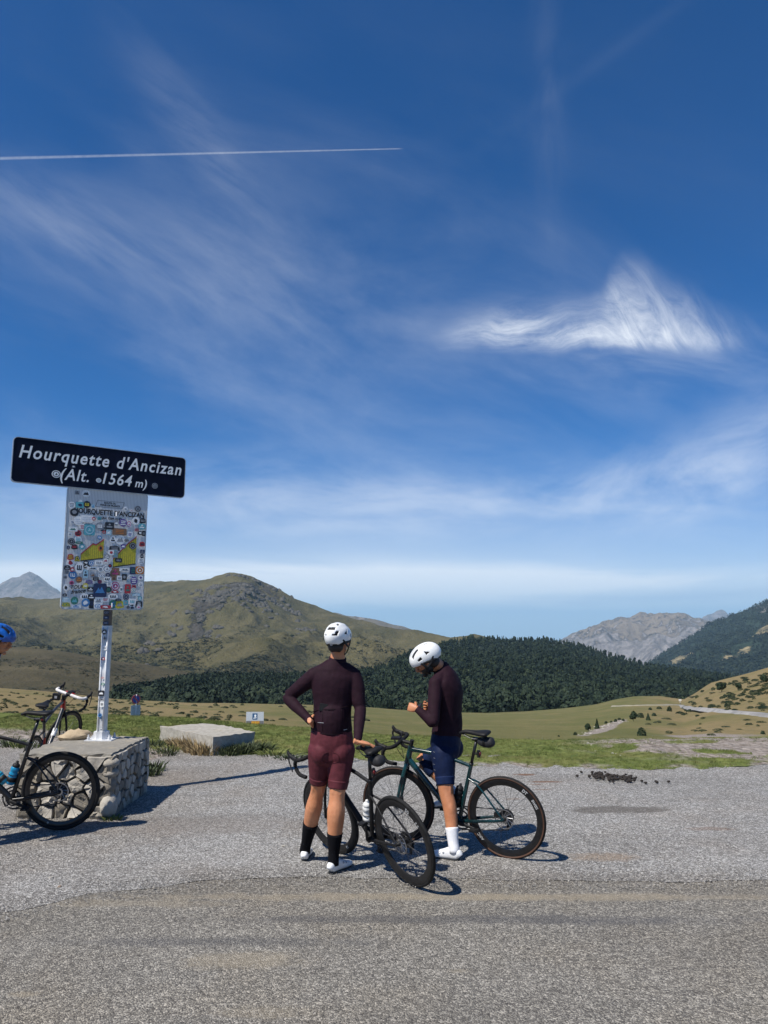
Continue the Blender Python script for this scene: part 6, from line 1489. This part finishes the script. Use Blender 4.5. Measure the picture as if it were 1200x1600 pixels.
def helmet(e, H, inv, mat_, back_vents=True):
    T = inv @ H; mb = MB(); nu, nv = 120, 60; rows = []
    a_, b_, c_ = 0.141, 0.098, 0.104; cz = 0.034
    for i in range(nv+1):
        el = -0.75 + (PI/2+0.75)*i/nv; row = []
        for j in range(nu):
            az = 2*PI*j/nu; x = math.cos(el)*math.cos(az); y = math.cos(el)*math.sin(az); z = math.sin(el)
            k = 1 + 0.025*math.cos(2*az)*(1-z*z) + 0.012*math.cos(y*14)*max(z, 0)**1.0
            back = max(0, -x); row.append(((x*a_*(1+0.05*back) - 0.012)*k, y*b_*k, cz + z*c_*k - 0.012*back*(1-z)))
        rows.append(row)
    rim = lambda x, y: -0.012 - 0.030*min(1, max(0, (0.02-x)/0.11)) + 0.022*min(1, max(0, (x-0.02)/0.10)) 
    def vent(x, y, z):
        if z < 0.02: return False
        ay = abs(y)
        # long slots along the top and sides, and the back openings
        if x > 0.02 and abs(ay-0.020) < 0.0085 and z > 0.08 and x < 0.10: return True
        if 0.0 < x < 0.085 and abs(ay-0.056) < 0.009 and z > 0.065: return True
        if -0.10 < x < -0.065 and abs(ay-0.034) < 0.010 and z > 0.09: return True
        if back_vents and x < -0.06:
            if ay < 0.036 and 0.066 < z < 0.092: return True
            if 0.046 < ay < 0.063 and 0.022 < z < 0.062: return True
            if 0.024 < ay < 0.050 and 0.018 < z < 0.036: return True
        if -0.07 < x < -0.035 and ay > 0.070 and 0.04 < z < 0.04+(x+0.062)*0.9+0.012: return True
        if 0.02 < x < 0.055 and ay > 0.068 and 0.030 < z < 0.056-(x-0.02)*0.25: return True
        return False
    idx = {}
    def vid(i, j):
        j %= nu
        if i == nv: j = 0
        if (i, j) not in idx: idx[(i, j)] = mb.av(T @ Vector(rows[i][j]))
        return idx[(i, j)]
    for i in range(nv):
        for j in range(nu):
            q = [rows[i][j], rows[i][(j+1)%nu], rows[i+1][(j+1)%nu], rows[i+1][j]]; x, y, z = [sum(p[k] for p in q)/4 for k in range(3)]
            if z < rim(x, y) or vent(x, y, z): continue
            if i == nv-1: mb.af((vid(i,j), vid(i,j+1), vid(i+1,0)))
            else: mb.af((vid(i,j), vid(i,j+1), vid(i+1,j+1), vid(i+1,j)))
    h = mb.build('helmet', mat_, e)
    so_ = h.modifiers.new('thick', 'SOLIDIFY'); so_.thickness = 0.014; so_.offset = -1
    R3 = T.to_3x3(); at_ = lambda x, y, z: T @ Vector((x, y, z))
    mb = MB(); mb.ball(at_(-0.012,0,0.034), (0.128,0.090,0.098), 24, 16, R3)
    mb.f = [f for f in mb.f if sum((T.inverted() @ Vector(mb.v[i])).z for i in f)/len(f) > 0.018]; mb.m = [0]*len(mb.f); mb.build('liner', MBLK, h, fix=False)
    for s_ in (-1, 1):
        mb = MB(); mb.tube([at_(0.045,s_*0.084,0.010), at_(0.030,s_*0.083,-0.040), at_(0.040,s_*0.050,-0.105), at_(0.045,0,-0.122)], [(0.011,0.003)]*4, 6, smooth=4, ref=R3 @ Vector((1,0,0))); mb.build('chin_strap', MBLK, h)
        mb = MB(); mb.tube([at_(-0.075,s_*0.080,0.000), at_(-0.03,s_*0.087,-0.035), at_(0.022,s_*0.083,-0.052)], [(0.010,0.003)]*3, 6, smooth=4); mb.build('chin_strap', MBLK, h)
    mb = MB(); mb.tube([at_(0.03,-0.086,-0.003), at_(-0.05,-0.083,-0.026), at_(-0.105,-0.035,-0.036), at_(-0.112,0,-0.038), at_(-0.105,0.035,-0.036), at_(-0.05,0.083,-0.026), at_(0.03,0.086,-0.003)], [(0.011,0.004)]*7, 8, smooth=4, ref=R3 @ Vector((0,0,1))); bnd = mb.build('head_band', MBLK, h)
    mb = MB(); mb.lathe([(0.014,0),(0.014,0.010),(0.010,0.013),(0.001,0.014)], at_(-0.108,0,-0.040), R3 @ Vector((-1,0,0)), 14); mb.build('dial', CLAMP if back_vents else MBLK, bnd, angle=40)
    return h
def shoe(e, inv, heel, toe, up_=Vector((0,0,1)), mat_=None, dials=1, L_=0.285):
    d = (toe-heel).normalized(); w = up_.cross(d).normalized(); u = d.cross(w).normalized(); mb = MB(); pts = []; rr_ = []
    for x, hw, tp in ((0.0,.020,.055),(0.012,.031,.078),(.045,.035,.098),(.085,.035,.096),(.125,.038,.080),(.17,.045,.064),(.215,.047,.052),(.25,.042,.043),(.275,.028,.034),(.288,.010,.022)):
        x *= L_/0.288; pts.append(heel + d*x + u*(tp/2+0.008)); rr_.append((tp/2, hw))
    mb.tube(pts, rr_, 18, ref=u, smooth=2, power=0.82)
    s_ = put('shoe', remesh('shoe', mb, 0.0045, 2), mat_ or SHOE, e, inv)
    mb = MB(); T = Matrix(((d.x,w.x,u.x,heel.x),(d.y,w.y,u.y,heel.y),(d.z,w.z,u.z,heel.z),(0,0,0,1)))
    q = [(0.01,-.022),(.05,-.030),(.12,-.030),(.19,-.043),(.24,-.038),(.275,-.016),(.275,.016),(.24,.038),(.19,.043),(.12,.030),(.05,.030),(.01,.022)]
    mb.prism(q, 0.002, 0.016, inv @ T); mb.build('sole', SOLE, s_, smooth=False)
    mb = MB(); mb.box((inv @ T) @ Vector((0.2, 0, 0.001)), (0.06,0.05,0.008), (inv @ T).to_3x3()); mb.build('cleat', MBLK, s_, smooth=False)
    for x in (0.135, 0.165):
        mb = MB(); mb.lathe([(0.010,0),(0.010,0.006),(0.008,0.008),(0.001,0.009)], (inv @ T) @ Vector((x*L_/.288, dials*-0.034, 0.062-(x-.135)*.25)), (inv @ T).to_3x3() @ Vector((0,-dials*0.75,0.66)), 12); mb.build('closure_dial', mat('dial_grey', (0.45,0.46,0.48), 0.3, metal=0.4), s_, angle=40)
    mb = MB(); c0 = heel + d*0.045*L_/.288 + u*0.100; mb.ring(inv @ c0, inv.to_3x3() @ u, [(0.030,-.006),(0.036,-.006),(0.035,.004),(0.031,.004)], 20); mb.build('shoe_collar', mat_ or SHOE, s_)
    return s_
def mirror_pts(*a): return a
def head_matrix(c, fwd, up_=(0,0,1)):
    f = Vector(fwd).normalized(); u = Vector(up_); l = u.cross(f).normalized(); u = f.cross(l).normalized()
    return Matrix(((f.x,l.x,u.x,c.x),(f.y,l.y,u.y,c.y),(f.z,l.z,u.z,c.z),(0,0,0,1)))
def figure(label, base, torso, torso_ref, neck, Hm, arms, legs, hands, shirt, shorts, skin, helmet_m, thigh_end, shoes, socks, back_vents=True, beard=False, fwd=None, pocket=None, hem_m=None, extra_shirt=None, glutes=None, extra_shorts=None):
    """torso: [(point, half width, half depth)] bottom to top; arms, legs: lists of [(point, radius)]"""
    e = empty('person', base); tag(e, label, 'person'); inv = Matrix.Translation(base).inverted()
    fine = MB(); head_parts(fine, Hm); fine.tube([p for p, _ in neck], [r_ for _, r_ in neck], 16, smooth=3, round_cap=True)
    for h_ in hands: hand(fine, *h_[:6], **(h_[6] if len(h_) > 6 else {}))
    m1_ = remesh('fine', fine, 0.0036, 2)
    big = MB(); big.tube([p for p, _, _ in torso], [(a*0.94, b_*0.94) for _, a, b_ in torso], 20, smooth=3, ref=torso_ref, round_cap=True)
    for L_ in arms + legs: big.tube([p for p, _ in L_], [r_*(0.96 if L_ in arms else 1.0) for _, r_ in L_], 16, smooth=3, round_cap=True)
    for L_ in legs:                       # calf heads, hollow behind the knee, ankle bones
        k_, a_ = L_[3][0], L_[-1][0]; bk = (L_[5][0]-k_.lerp(a_, .30)); bk = bk.normalized() if bk.length > 1e-4 else Vector((0,-1,0)); sd_ = (a_-k_).normalized().cross(bk).normalized(); R_ = (a_-k_).to_track_quat('Z','Y').to_matrix()
        for sg, f_ in ((-1, .25), (1, .29)):
            big.ball(k_.lerp(a_, f_) + bk*0.024 + sd_*sg*0.021, (0.037,0.040,0.085), 14, 10, R_)
            big.ball(k_.lerp(a_, .93) + sd_*sg*0.026, 0.016, 10, 8); big.tube([L_[2][0].lerp(k_, .3)+bk*0.040+sd_*sg*0.030, k_+bk*0.044+sd_*sg*0.032, k_.lerp(a_, .12)+bk*0.030+sd_*sg*0.034], [0.020,0.014,0.012], 8, smooth=3, round_cap=True)
    m2_ = remesh('big', big, 0.0075, 3)
    body = join_meshes('body', [m1_, m2_]); bo = put('body', body, skin, e, inv)
    # eyes
    for s_ in (-1, 1):
        mb = MB(); R3 = Hm.to_3x3(); mb.ball(inv @ Hm @ Vector((0.0865, s_*0.031, 0.010)), 0.0115, 12, 8); ey_ = mb.build('eye', EYEW, e)
        mb = MB(); mb.ball(inv @ Hm @ Vector((0.0945, s_*0.031, 0.010)), 0.0055, 10, 6); mb.build('iris', IRIS, ey_)
    # hair: short, under the helmet and down the back of the head
    mb = MB(); mb.ball(Hm @ Vector((-0.014,0,0.020)), (0.099,0.081,0.100), 30, 22, Hm.to_3x3()); mb.ball(Hm @ Vector((-0.042,0,-0.055)), (0.060,0.062,0.052), 24, 16, Hm.to_3x3())
    Hi = Hm.inverted(); keep = []
    for f in mb.f:
        c_ = Hi @ (sum((Vector(mb.v[i]) for i in f), Vector())/len(f))
        if c_.z > 0.055 or c_.x < -0.018 - 0.0 and c_.z > -0.100 or (c_.x < 0.03 and c_.z > 0.012): keep.append(f)
    mb.f = keep; mb.m = [0]*len(keep); me = mb.mesh('hair', HAIR); me.transform(inv); link(bpy.data.objects.new('hair', me), e)
    if beard:
        mb = MB(); mb.ball(Hm @ Vector((0.031,0,-0.066)), (0.0635,0.0575,0.050), 30, 20, Hm.to_3x3()); mb.ball(Hm @ Vector((0.078,0,-0.100)), (0.025,0.028,0.022), 14, 10, Hm.to_3x3()); keep = []
        for f in mb.f:
            c_ = Hi @ (sum((Vector(mb.v[i]) for i in f), Vector())/len(f))
            if c_.z < -0.048: keep.append(f)
        mb.f = keep; mb.m = [0]*len(keep); me = mb.mesh('beard', HAIR); me.transform(inv); link(bpy.data.objects.new('beard', me), e)
    helmet(e, Hm, inv, helmet_m, back_vents)
    # jersey
    mb = MB(); kt = 0
    jt = [(p, a+0.007, b_+0.007) for p, a, b_ in torso[2:]]
    for L_ in arms: mb.ball(L_[0][0], L_[0][1]+0.0045, 16, 12)
    mb.tube([p for p, _, _ in jt], [(a, b_) for _, a, b_ in jt], 24, smooth=4, ref=torso_ref)
    for L_ in arms: mb.tube([p for p, _ in L_], [r_+0.0035 for _, r_ in L_], 16, smooth=4)
    if extra_shirt: extra_shirt(mb)
    rng = random.Random(3)
    jr = put('jersey', remesh('jersey', mb, 0.0065, 9), shirt, e, inv)
    mb = MB(); n0, n1 = neck[0], neck[1]; d = (n1[0]-n0[0]).normalized(); mb.tube([n0[0]-d*0.02, n0[0]+d*0.012, n0[0]+d*0.034], [n0[1]+0.016, n0[1]+0.008, n0[1]+0.0055], 24); mb.build('collar', shirt, jr).data.transform(inv)
    for L_ in arms:
        p1, r1 = L_[-1]; p0 = L_[-2][0]; d = (p1-p0).normalized(); mb = MB(); mb.tube([p1-d*0.03, p1+d*0.004], [(r1+0.0045), r1+0.0025], 16); mb.build('cuff', shirt, jr).data.transform(inv)
    # shorts
    mb = MB(); st_ = torso[:3]
    mb.tube([p for p, _, _ in st_], [(a+0.003, b_+0.003) for _, a, b_ in st_], 24, smooth=4, ref=torso_ref, round_cap=True)
    for L_, te in zip(legs, thigh_end):
        q = catmull([list(p)+[r_] for p, r_ in L_], 6); q = [x for x in q if (Vector(x[:3])-L_[0][0]).length <= te]
        mb.tube([Vector(x[:3]) for x in q], [x[3]+0.0055 for x in q], 20)
    for L_ in legs: mb.ball(L_[0][0], L_[0][1]+0.006, 18, 12)
    if glutes: glutes(mb)
    sh = put('shorts', remesh('shorts', mb, 0.0065, 3), shorts, e, inv)
    for L_, te in zip(legs, thigh_end):
        q = catmull([list(p)+[r_] for p, r_ in L_], 10); q = [x for x in q if te-0.065 <= (Vector(x[:3])-L_[0][0]).length <= te+0.004]
        if len(q) < 2: continue
        mb = MB(); mb.tube([Vector(x[:3]) for x in q], [x[3]+0.0075 for x in q], 24); mb.build('leg_band', hem_m or shorts, sh).data.transform(inv)
    if extra_shorts: extra_shorts(sh, inv)
    for heel, toe, dl in shoes: shoe(e, inv, heel, toe, dials=dl)
    for (frac, m_), L_ in zip(socks, legs):
        ank = L_[-1][0]; knee = L_[3][0]; mx = (knee-ank).length*frac
        q = catmull([list(p)+[r_] for p, r_ in L_], 8); q = [x for x in q if (Vector(x[:3])-ank).length <= mx and (Vector(x[:3])-knee).length < (knee-ank).length*1.01]
        q.append([ank.x, ank.y, ank.z-0.025, L_[-1][1]])
        mb = MB(); mb.tube([Vector(x[:3]) for x in q], [x[3]+0.0042 for x in q], 20); sk = mb.build('sock', m_, e); sk.data.transform(inv)
    return e, inv, jr
def U_(p, dx=0, dy=0, dz=0): return p + Vector((dx, dy, dz))
# ---------------------------------------------------------------- left rider, seen from behind
MLs = world_of(BL); sad = MLs @ (gL['sc'] + Vector((-0.02, 0.0, 0.030)))
D0 = 6.25; q = lambda x, y, D=D0: P(x, y, D)
toL = [(q(518,1178), .140, .105), (q(518,1160), .168, .122), (q(518,1141), .160, .116), (q(519,1118), .145, .103), (q(520,1098), .148, .103), (q(521,1076), .168, .113), (q(522,1060), .178, .112), (q(523,1050), .158, .098), (q(525,1041), .108, .082), (q(527,1033), .070, .068)]
heelR, toeR = G(515,1367), G(556,1348); heelL, toeL = G(475,1348), G(486,1322)
aR = heelR + (toeR-heelR).normalized()*0.047 + Vector((0,0,0.085)); aL = heelL + (toeL-heelL).normalized()*0.047 + Vector((0,0,0.085))
kR = q(527,1238,6.22); kL = q(497,1232,6.34)
hR, hL_ = q(534,1172), q(502,1172)
def leg(h, k, a, th=(.098,.088,.070), kn=.061, cf=.066, an=.039, back=Vector((0,-0.012,0))):
    m1 = h.lerp(k, .35); m2 = h.lerp(k, .75); c1_ = k.lerp(a, .30) + back; c2_ = k.lerp(a, .62) + back*0.4
    return [(h, th[0]), (m1, th[1]), (m2, th[2]), (k, kn), (k.lerp(a,.12)+back*.5, kn*0.985), (c1_, cf), (c2_, (cf+an)/2*1.02), (k.lerp(a,.85), an*1.02), (a, an)]
legR = leg(hR, kR, aR, th=(.100,.092,.074), kn=.062, cf=.070); legL = leg(hL_, kL, aL, th=(.100,.090,.070), kn=.057, cf=.067)
wR = sad + Vector((-0.085, -0.03, 0.048)); shR = q(552,1056,6.25); elR = q(563,1108,6.20)
armR = [(shR, .062), (shR.lerp(elR,.35)+Vector((0.010,0,0)), .060), (shR.lerp(elR,.75), .051), (elR, .044), (elR.lerp(wR,.3), .043), (elR.lerp(wR,.7), .034), (wR, .0275)]
shL = q(491,1056,6.25); elL = q(450,1089,6.33); wL = q(485,1127,6.15)
armL = [(shL, .062), (shL.lerp(elL,.35), .059), (shL.lerp(elL,.75), .050), (elL, .043), (elL.lerp(wL,.3)+Vector((-0.008,0,0)), .043), (elL.lerp(wL,.7), .033), (wL, .0275)]
Hd = head_matrix(q(529,1000,6.21), (0.42, 0.90, -0.10))
nk = [(q(527,1034,6.25), .064), (q(528,1024,6.24), .058), (q(529,1012,6.23), .058), (q(529,1002,6.22), .055)]
ctr = q(518,1128)
def pocket_bulge(mb):
    mb.tube([q(518,1140,6.215), q(518,1127,6.205), q(519,1112,6.205)], [(.125,.095),(.128,.098),(.118,.088)], 20, ref=(1,0,0), round_cap=True, smooth=2)
    mb.tube([shL+Vector((0.004,0,0.004)), q(508,1049,6.24), q(525,1044,6.24), q(541,1049,6.24), shR+Vector((-0.004,0,0.004))], [.063,.068,.070,.068,.063], 14, round_cap=True, smooth=2)
def glu(mb):
    for sx_ in (-1, 1): mb.ball(q(518,1172)+Vector((sx_*0.072, -0.045, -0.012)), (.088,.082,.098), 18, 14)
def pad(sh, inv):
    for sx_ in (-1, 1):      # outline of the seat pad
        pts = []
        for i in range(9):
            a = PI*(0.05+0.9*i/8); pts.append((q(518,1178)+Vector((sx_*(0.008+0.060*math.sin(a)), -0.1, 0.040+0.0*a-0.085*(1-math.cos(a))/2*1.0 - 0.01))))
        out = []
        for p in pts:
            p = inv @ p; best = min((v.co for v in sh.data.vertices if v.co.y < 0.0+0.1), key=lambda c: (c.x-p.x)**2+(c.z-p.z)**2+ (0 if c.y < (inv@q(518,1178)).y else 1)); out.append(Vector((p.x, best.y-0.0012, p.z)))
        mb = MB(); mb.tube(out, 0.0022, 6, smooth=3); mb.build('seam', WINE_D, sh)
dl_ = (sad-wR).normalized()
pL, invL, jL = figure('rider in plum jersey and wine shorts, back to us, hand on a saddle', Vector(((heelL.x+heelR.x)/2, (heelL.y+heelR.y)/2, 0)), toL, (1,0,0), nk, Hd, [armL, armR], [legL, legR],
    [(wR, Vector((0.90, 0.22, -0.22)), Vector((0, 0, -1)), 1, (0.12,0.14,0.18,0.25), 1.0), (wL, Vector((0.20, 0.90, -0.35)), Vector((1.0, 0.1, 0.1)), -1, (0.3,0.3,0.35,0.4), 1.0)],
    PLUM, WINE, SKIN, HWHITE, ((q(527,1229,6.22)-hR).length, (q(498,1224,6.34)-hL_).length), [(heelR, toeR, 1), (heelL, toeL, 1)],
    [(0.50, BLKSOCK), (0.44, BLKSOCK)],
    fwd=None, extra_shirt=pocket_bulge, glutes=glu, hem_m=WINE, extra_shorts=pad)
# pocket panels and small prints on the back of the jersey
def on_back(jr, inv, px, py):
    """point on the back surface of the jersey under a bearing"""
    p = inv @ P(px, py, D0); k = None; bd = 1e9
    for v in jr.data.vertices:
        if v.normal.y < -0.3:
            d = (v.co.x-p.x)**2 + (v.co.z-p.z)**2
            if d < bd: bd = d; k = v
    return Vector((p.x, k.co.y, p.z)), k.normal.copy()
def back_line(pts, r_, m_, name='seam'):
    out = [on_back(jL, invL, a, b_)[0] + Vector((0,-0.0012,0)) for a, b_ in pts]; mb = MB(); mb.tube(out, r_, 6, smooth=2); return mb.build(name, m_, jL)
back_line([(488,1112),(498,1108),(510,1106),(522,1106),(536,1104),(545,1102)], 0.0034, PLUM_D, 'pocket_edge')
back_line([(506,1107),(506,1122),(506,1139)], 0.0018, PLUM_D); back_line([(535,1105),(535,1122),(536,1139)], 0.0018, PLUM_D)
back_line([(490,1141),(505,1143.5),(520,1144),(535,1143.5),(547,1141)], 0.0040, PLUM_D, 'hem')
back_line([(498,1126.5),(503,1126.2),(508,1126.4)], 0.0020, SM['s'], 'print'); back_line([(538,1138),(543,1137.4)], 0.0020, SM['w'], 'print')
p, nn = on_back(jL, invL, 507, 1103); mb = MB(); mb.box(p + Vector((0,0.004,0)), (0.062,0.016,0.055), Matrix.Rotation(0.12, 3, 'Y')); ph = mb.build('phone', MBLK, None, smooth=False); ph.location = invL.inverted().translation
tag(ph, 'black phone sticking out of the back pocket of the left rider', 'phone')
for a_, k_ in ((aR, kR), (aL, kL)):
    c = a_.lerp(k_, .47 if a_ is aR else .40); mb = MB(); mb.box((invL @ c) + Vector((-0.012,-0.058 if a_ is aR else -0.052,0)), (0.018,0.003,0.022)); mb.build('sock_mark', SM['s'], pL, smooth=False)
# ---------------------------------------------------------------- right rider, astride the teal bicycle
D1 = 6.86; q = lambda x, y, D=D1: P(x, y, D)
lat = Vector((-0.36, -0.93, 0)).normalized(); fw = Vector((-0.93, 0.36, 0)).normalized()
toR = [(q(694,1176), .125, .110), (q(696,1162), .155, .128), (q(697,1147), .150, .118), (q(698,1125), .142, .108), (q(700,1102), .150, .112), (q(701,1082), .168, .115), (q(698,1067), .178, .104), (q(695,1057), .150, .090), (q(691,1049), .098, .076), (q(687,1043), .064, .062)]
heel = G(719,1346); toe = G(668,1338); aN = heel + (toe-heel).normalized()*0.05 + Vector((0,0,0.085)); kN = q(697,1238,6.70); hN = q(697,1176,6.86)+lat*0.085
MRs = world_of(BR); ca = math.radians(12); pedal = MRs @ (gR['BB'] + Vector((math.cos(ca)*0.172, -0.095, math.sin(ca)*0.172+0.012)))
toeF = pedal + fw*0.10 + Vector((0,0,-0.012)); heelF = pedal - fw*0.155 + Vector((0,0,0.035)); upf = (toeF-heelF).normalized()
aF = heelF + upf*0.05 + Vector((0,0,0.085)); kF = q(659,1189,7.02); hF = q(697,1174,6.86)-lat*0.085
legN = leg(hN, kN, aN, th=(.100,.090,.070), kn=.060, cf=.058, an=.040, back=-fw*0.014); legF = leg(hF, kF, aF, th=(.098,.088,.068), kn=.058, cf=.056, an=.038, back=-fw*0.012)
sN = q(688,1066,6.86)+lat*0.145; eN = q(677,1129,6.60); wN = q(652,1108,6.66)
armN = [(sN, .056), (sN.lerp(eN,.35), .055), (sN.lerp(eN,.75), .048), (eN, .044), (eN.lerp(wN,.3), .041), (eN.lerp(wN,.7), .033), (wN, .027)]
sF = q(700,1066,6.86)-lat*0.145; eF = q(714,1112,7.10); wF = q(676,1108,6.95)
armF = [(sF, .056), (sF.lerp(eF,.35), .055), (sF.lerp(eF,.75), .048), (eF, .044), (eF.lerp(wF,.3), .041), (eF.lerp(wF,.7), .033), (wF, .027)]
H2 = head_matrix(q(665,1031,6.80), (-0.79, 0.05, -0.58), (-0.5,-0.05,0.8))
nk2 = [(q(688,1044), .062), (q(682,1038,6.83), .058), (q(675,1034,6.81), .058), (q(668,1030,6.80), .054)]
def gluR(mb):
    mb.ball(q(706,1170)+lat*0.06, (.085,.085,.095), 18, 14); mb.ball(q(706,1170)-lat*0.06, (.085,.085,.095), 18, 14)
def pkR(mb):
    mb.tube([q(704,1146), q(706,1130), q(707,1112)], [(.115,.095),(.118,.092),(.105,.078)], 18, ref=lat, round_cap=True, smooth=2)
    mb.tube([sN, q(693,1057)+lat*0.07, q(692,1053), q(696,1057)-lat*0.07, sF], [.058,.064,.066,.064,.058], 14, round_cap=True, smooth=2)
pR, invR, jR = figure('rider in plum jersey and navy shorts astride the teal bicycle, looking at hands', Vector((heel.x, heel.y+0.15, 0)), toR, lat, nk2, H2, [armN, armF], [legN, legF],
    [(wN, Vector((-0.80, 0.50, 0.18)), Vector((0.35, 0.75, -0.25)), -1, (0.85,0.95,1.0,1.05), 0.95, dict(thumb=1.1)), (wF, Vector((-0.75, -0.35, 0.30)), Vector((-0.25, -0.75, 0.25)), 1, (0.55,0.7,0.85,0.9), 0.98)],
    PLUM, NVY, SKIN2, HWHITE, ((q(696,1226,6.72)-hN).length, (q(664,1186,7.0)-hF).length), [(heel, toe, -1), (heelF, toeF, 1)],
    [(0.38, WHTSOCK), (0.38, WHTSOCK)],
    back_vents=False, beard=True, extra_shirt=pkR, glutes=gluR, hem_m=NVY_D)
hp = wN.lerp(wF, .55) + fw*0.075 + Vector((0,0,0.012)); mb = MB(); mb.box((0,0,0), (0.135,0.068,0.009)); ph2 = mb.build('phone', MBLK, None, smooth=False); ph2.location = hp; ph2.rotation_euler = (0.55, 0.15, math.atan2(lat.y, lat.x)+0.25)
tag(ph2, 'small dark phone held between the hands of the rider in navy shorts', 'phone')
# faint pale print down the outer thigh
for i, py in enumerate((1176, 1185, 1194, 1203, 1212)):
    p = invR @ P(679+(i % 2), py, 6.70); v = min((v for v in [c for c in pR.children if c.name.startswith('shorts')][0].data.vertices if v.normal.y < -0.2), key=lambda v: (v.co.x-p.x)**2+(v.co.z-p.z)**2)
    mb = MB(); mb.tube([v.co+Vector((-0.010,-0.002,0.002)), v.co+Vector((0.0,-0.003,-0.002)), v.co+Vector((0.012,-0.002,0.003))], 0.0013, 5); mb.build('print', SM['s'], [c for c in pR.children if c.name.startswith('shorts')][0])
# ---------------------------------------------------------------- man at the left edge
D2 = 6.9; q = lambda x, y, D=D2: P(x, y, D)
fE = Vector((0.96, 0.25, 0)).normalized(); latE = Vector((-0.25, 0.96, 0)).normalized()
toE = [(q(-66,1172), .145, .105), (q(-65,1150), .165, .120), (q(-60,1128), .155, .115), (q(-54,1105), .150, .108), (q(-47,1082), .160, .112), (q(-39,1060), .172, .115), (q(-33,1045), .180, .105), (q(-27,1035), .150, .092), (q(-20,1028), .100, .078), (q(-13,1022), .066, .064)]
hE = head_matrix(q(-1,999), (0.93, 0.10, -0.28)); nkE = [(q(-13,1024), .062), (q(-9,1015), .058), (q(-5,1005), .056)]
gz = lambda x, y: Vector((x, y, 0)); cE = q(-66,1172)
legsE = []; shoesE = []; socksE = []
for sg in (-1, 1):
    hh = cE + latE*sg*0.09; hl = gz(cE.x, cE.y) + latE*sg*0.13 - fE*0.04; tt = hl + fE*0.28 + latE*sg*0.04; an_ = hl + fE*0.05 + Vector((0,0,.085)); kk_ = hh.lerp(an_, .5) + fE*0.03
    legsE.append(leg(hh, kk_, an_, back=-fE*0.012)); shoesE.append((hl, tt, sg)); socksE.append((0.4, WHTSOCK))
armsE = []; handsE = []
for sg in (-1, 1):
    s_ = q(-34,1050)+latE*sg*0.155; el = s_ + Vector((0,0,-0.28)) - fE*0.06 + latE*sg*0.03; wr = el + fE*0.10 + Vector((0,0,-0.235)) + latE*sg*-0.0
    armsE.append([(s_, .058), (s_.lerp(el,.35), .054), (s_.lerp(el,.75), .046), (el, .043), (el.lerp(wr,.3), .041), (el.lerp(wr,.7), .033), (wr, .027)]); handsE.append((wr, Vector((0.15,0,-1)), latE*-sg, -sg, (0.25,0.3,0.35,0.4), 1.0))
pE, invE, jE = figure('man in blue helmet and blue jersey at the very left edge, facing right', Vector((cE.x, cE.y, 0)), toE, latE, nkE, hE, armsE, legsE, handsE,
    cloth_mat('blue_jersey', (0.015,0.022,0.22)), cloth_mat('black_shorts', (0.012,0.012,0.014)), SKIN2, HBLUE, (0.40, 0.40), shoesE, socksE, back_vents=False)
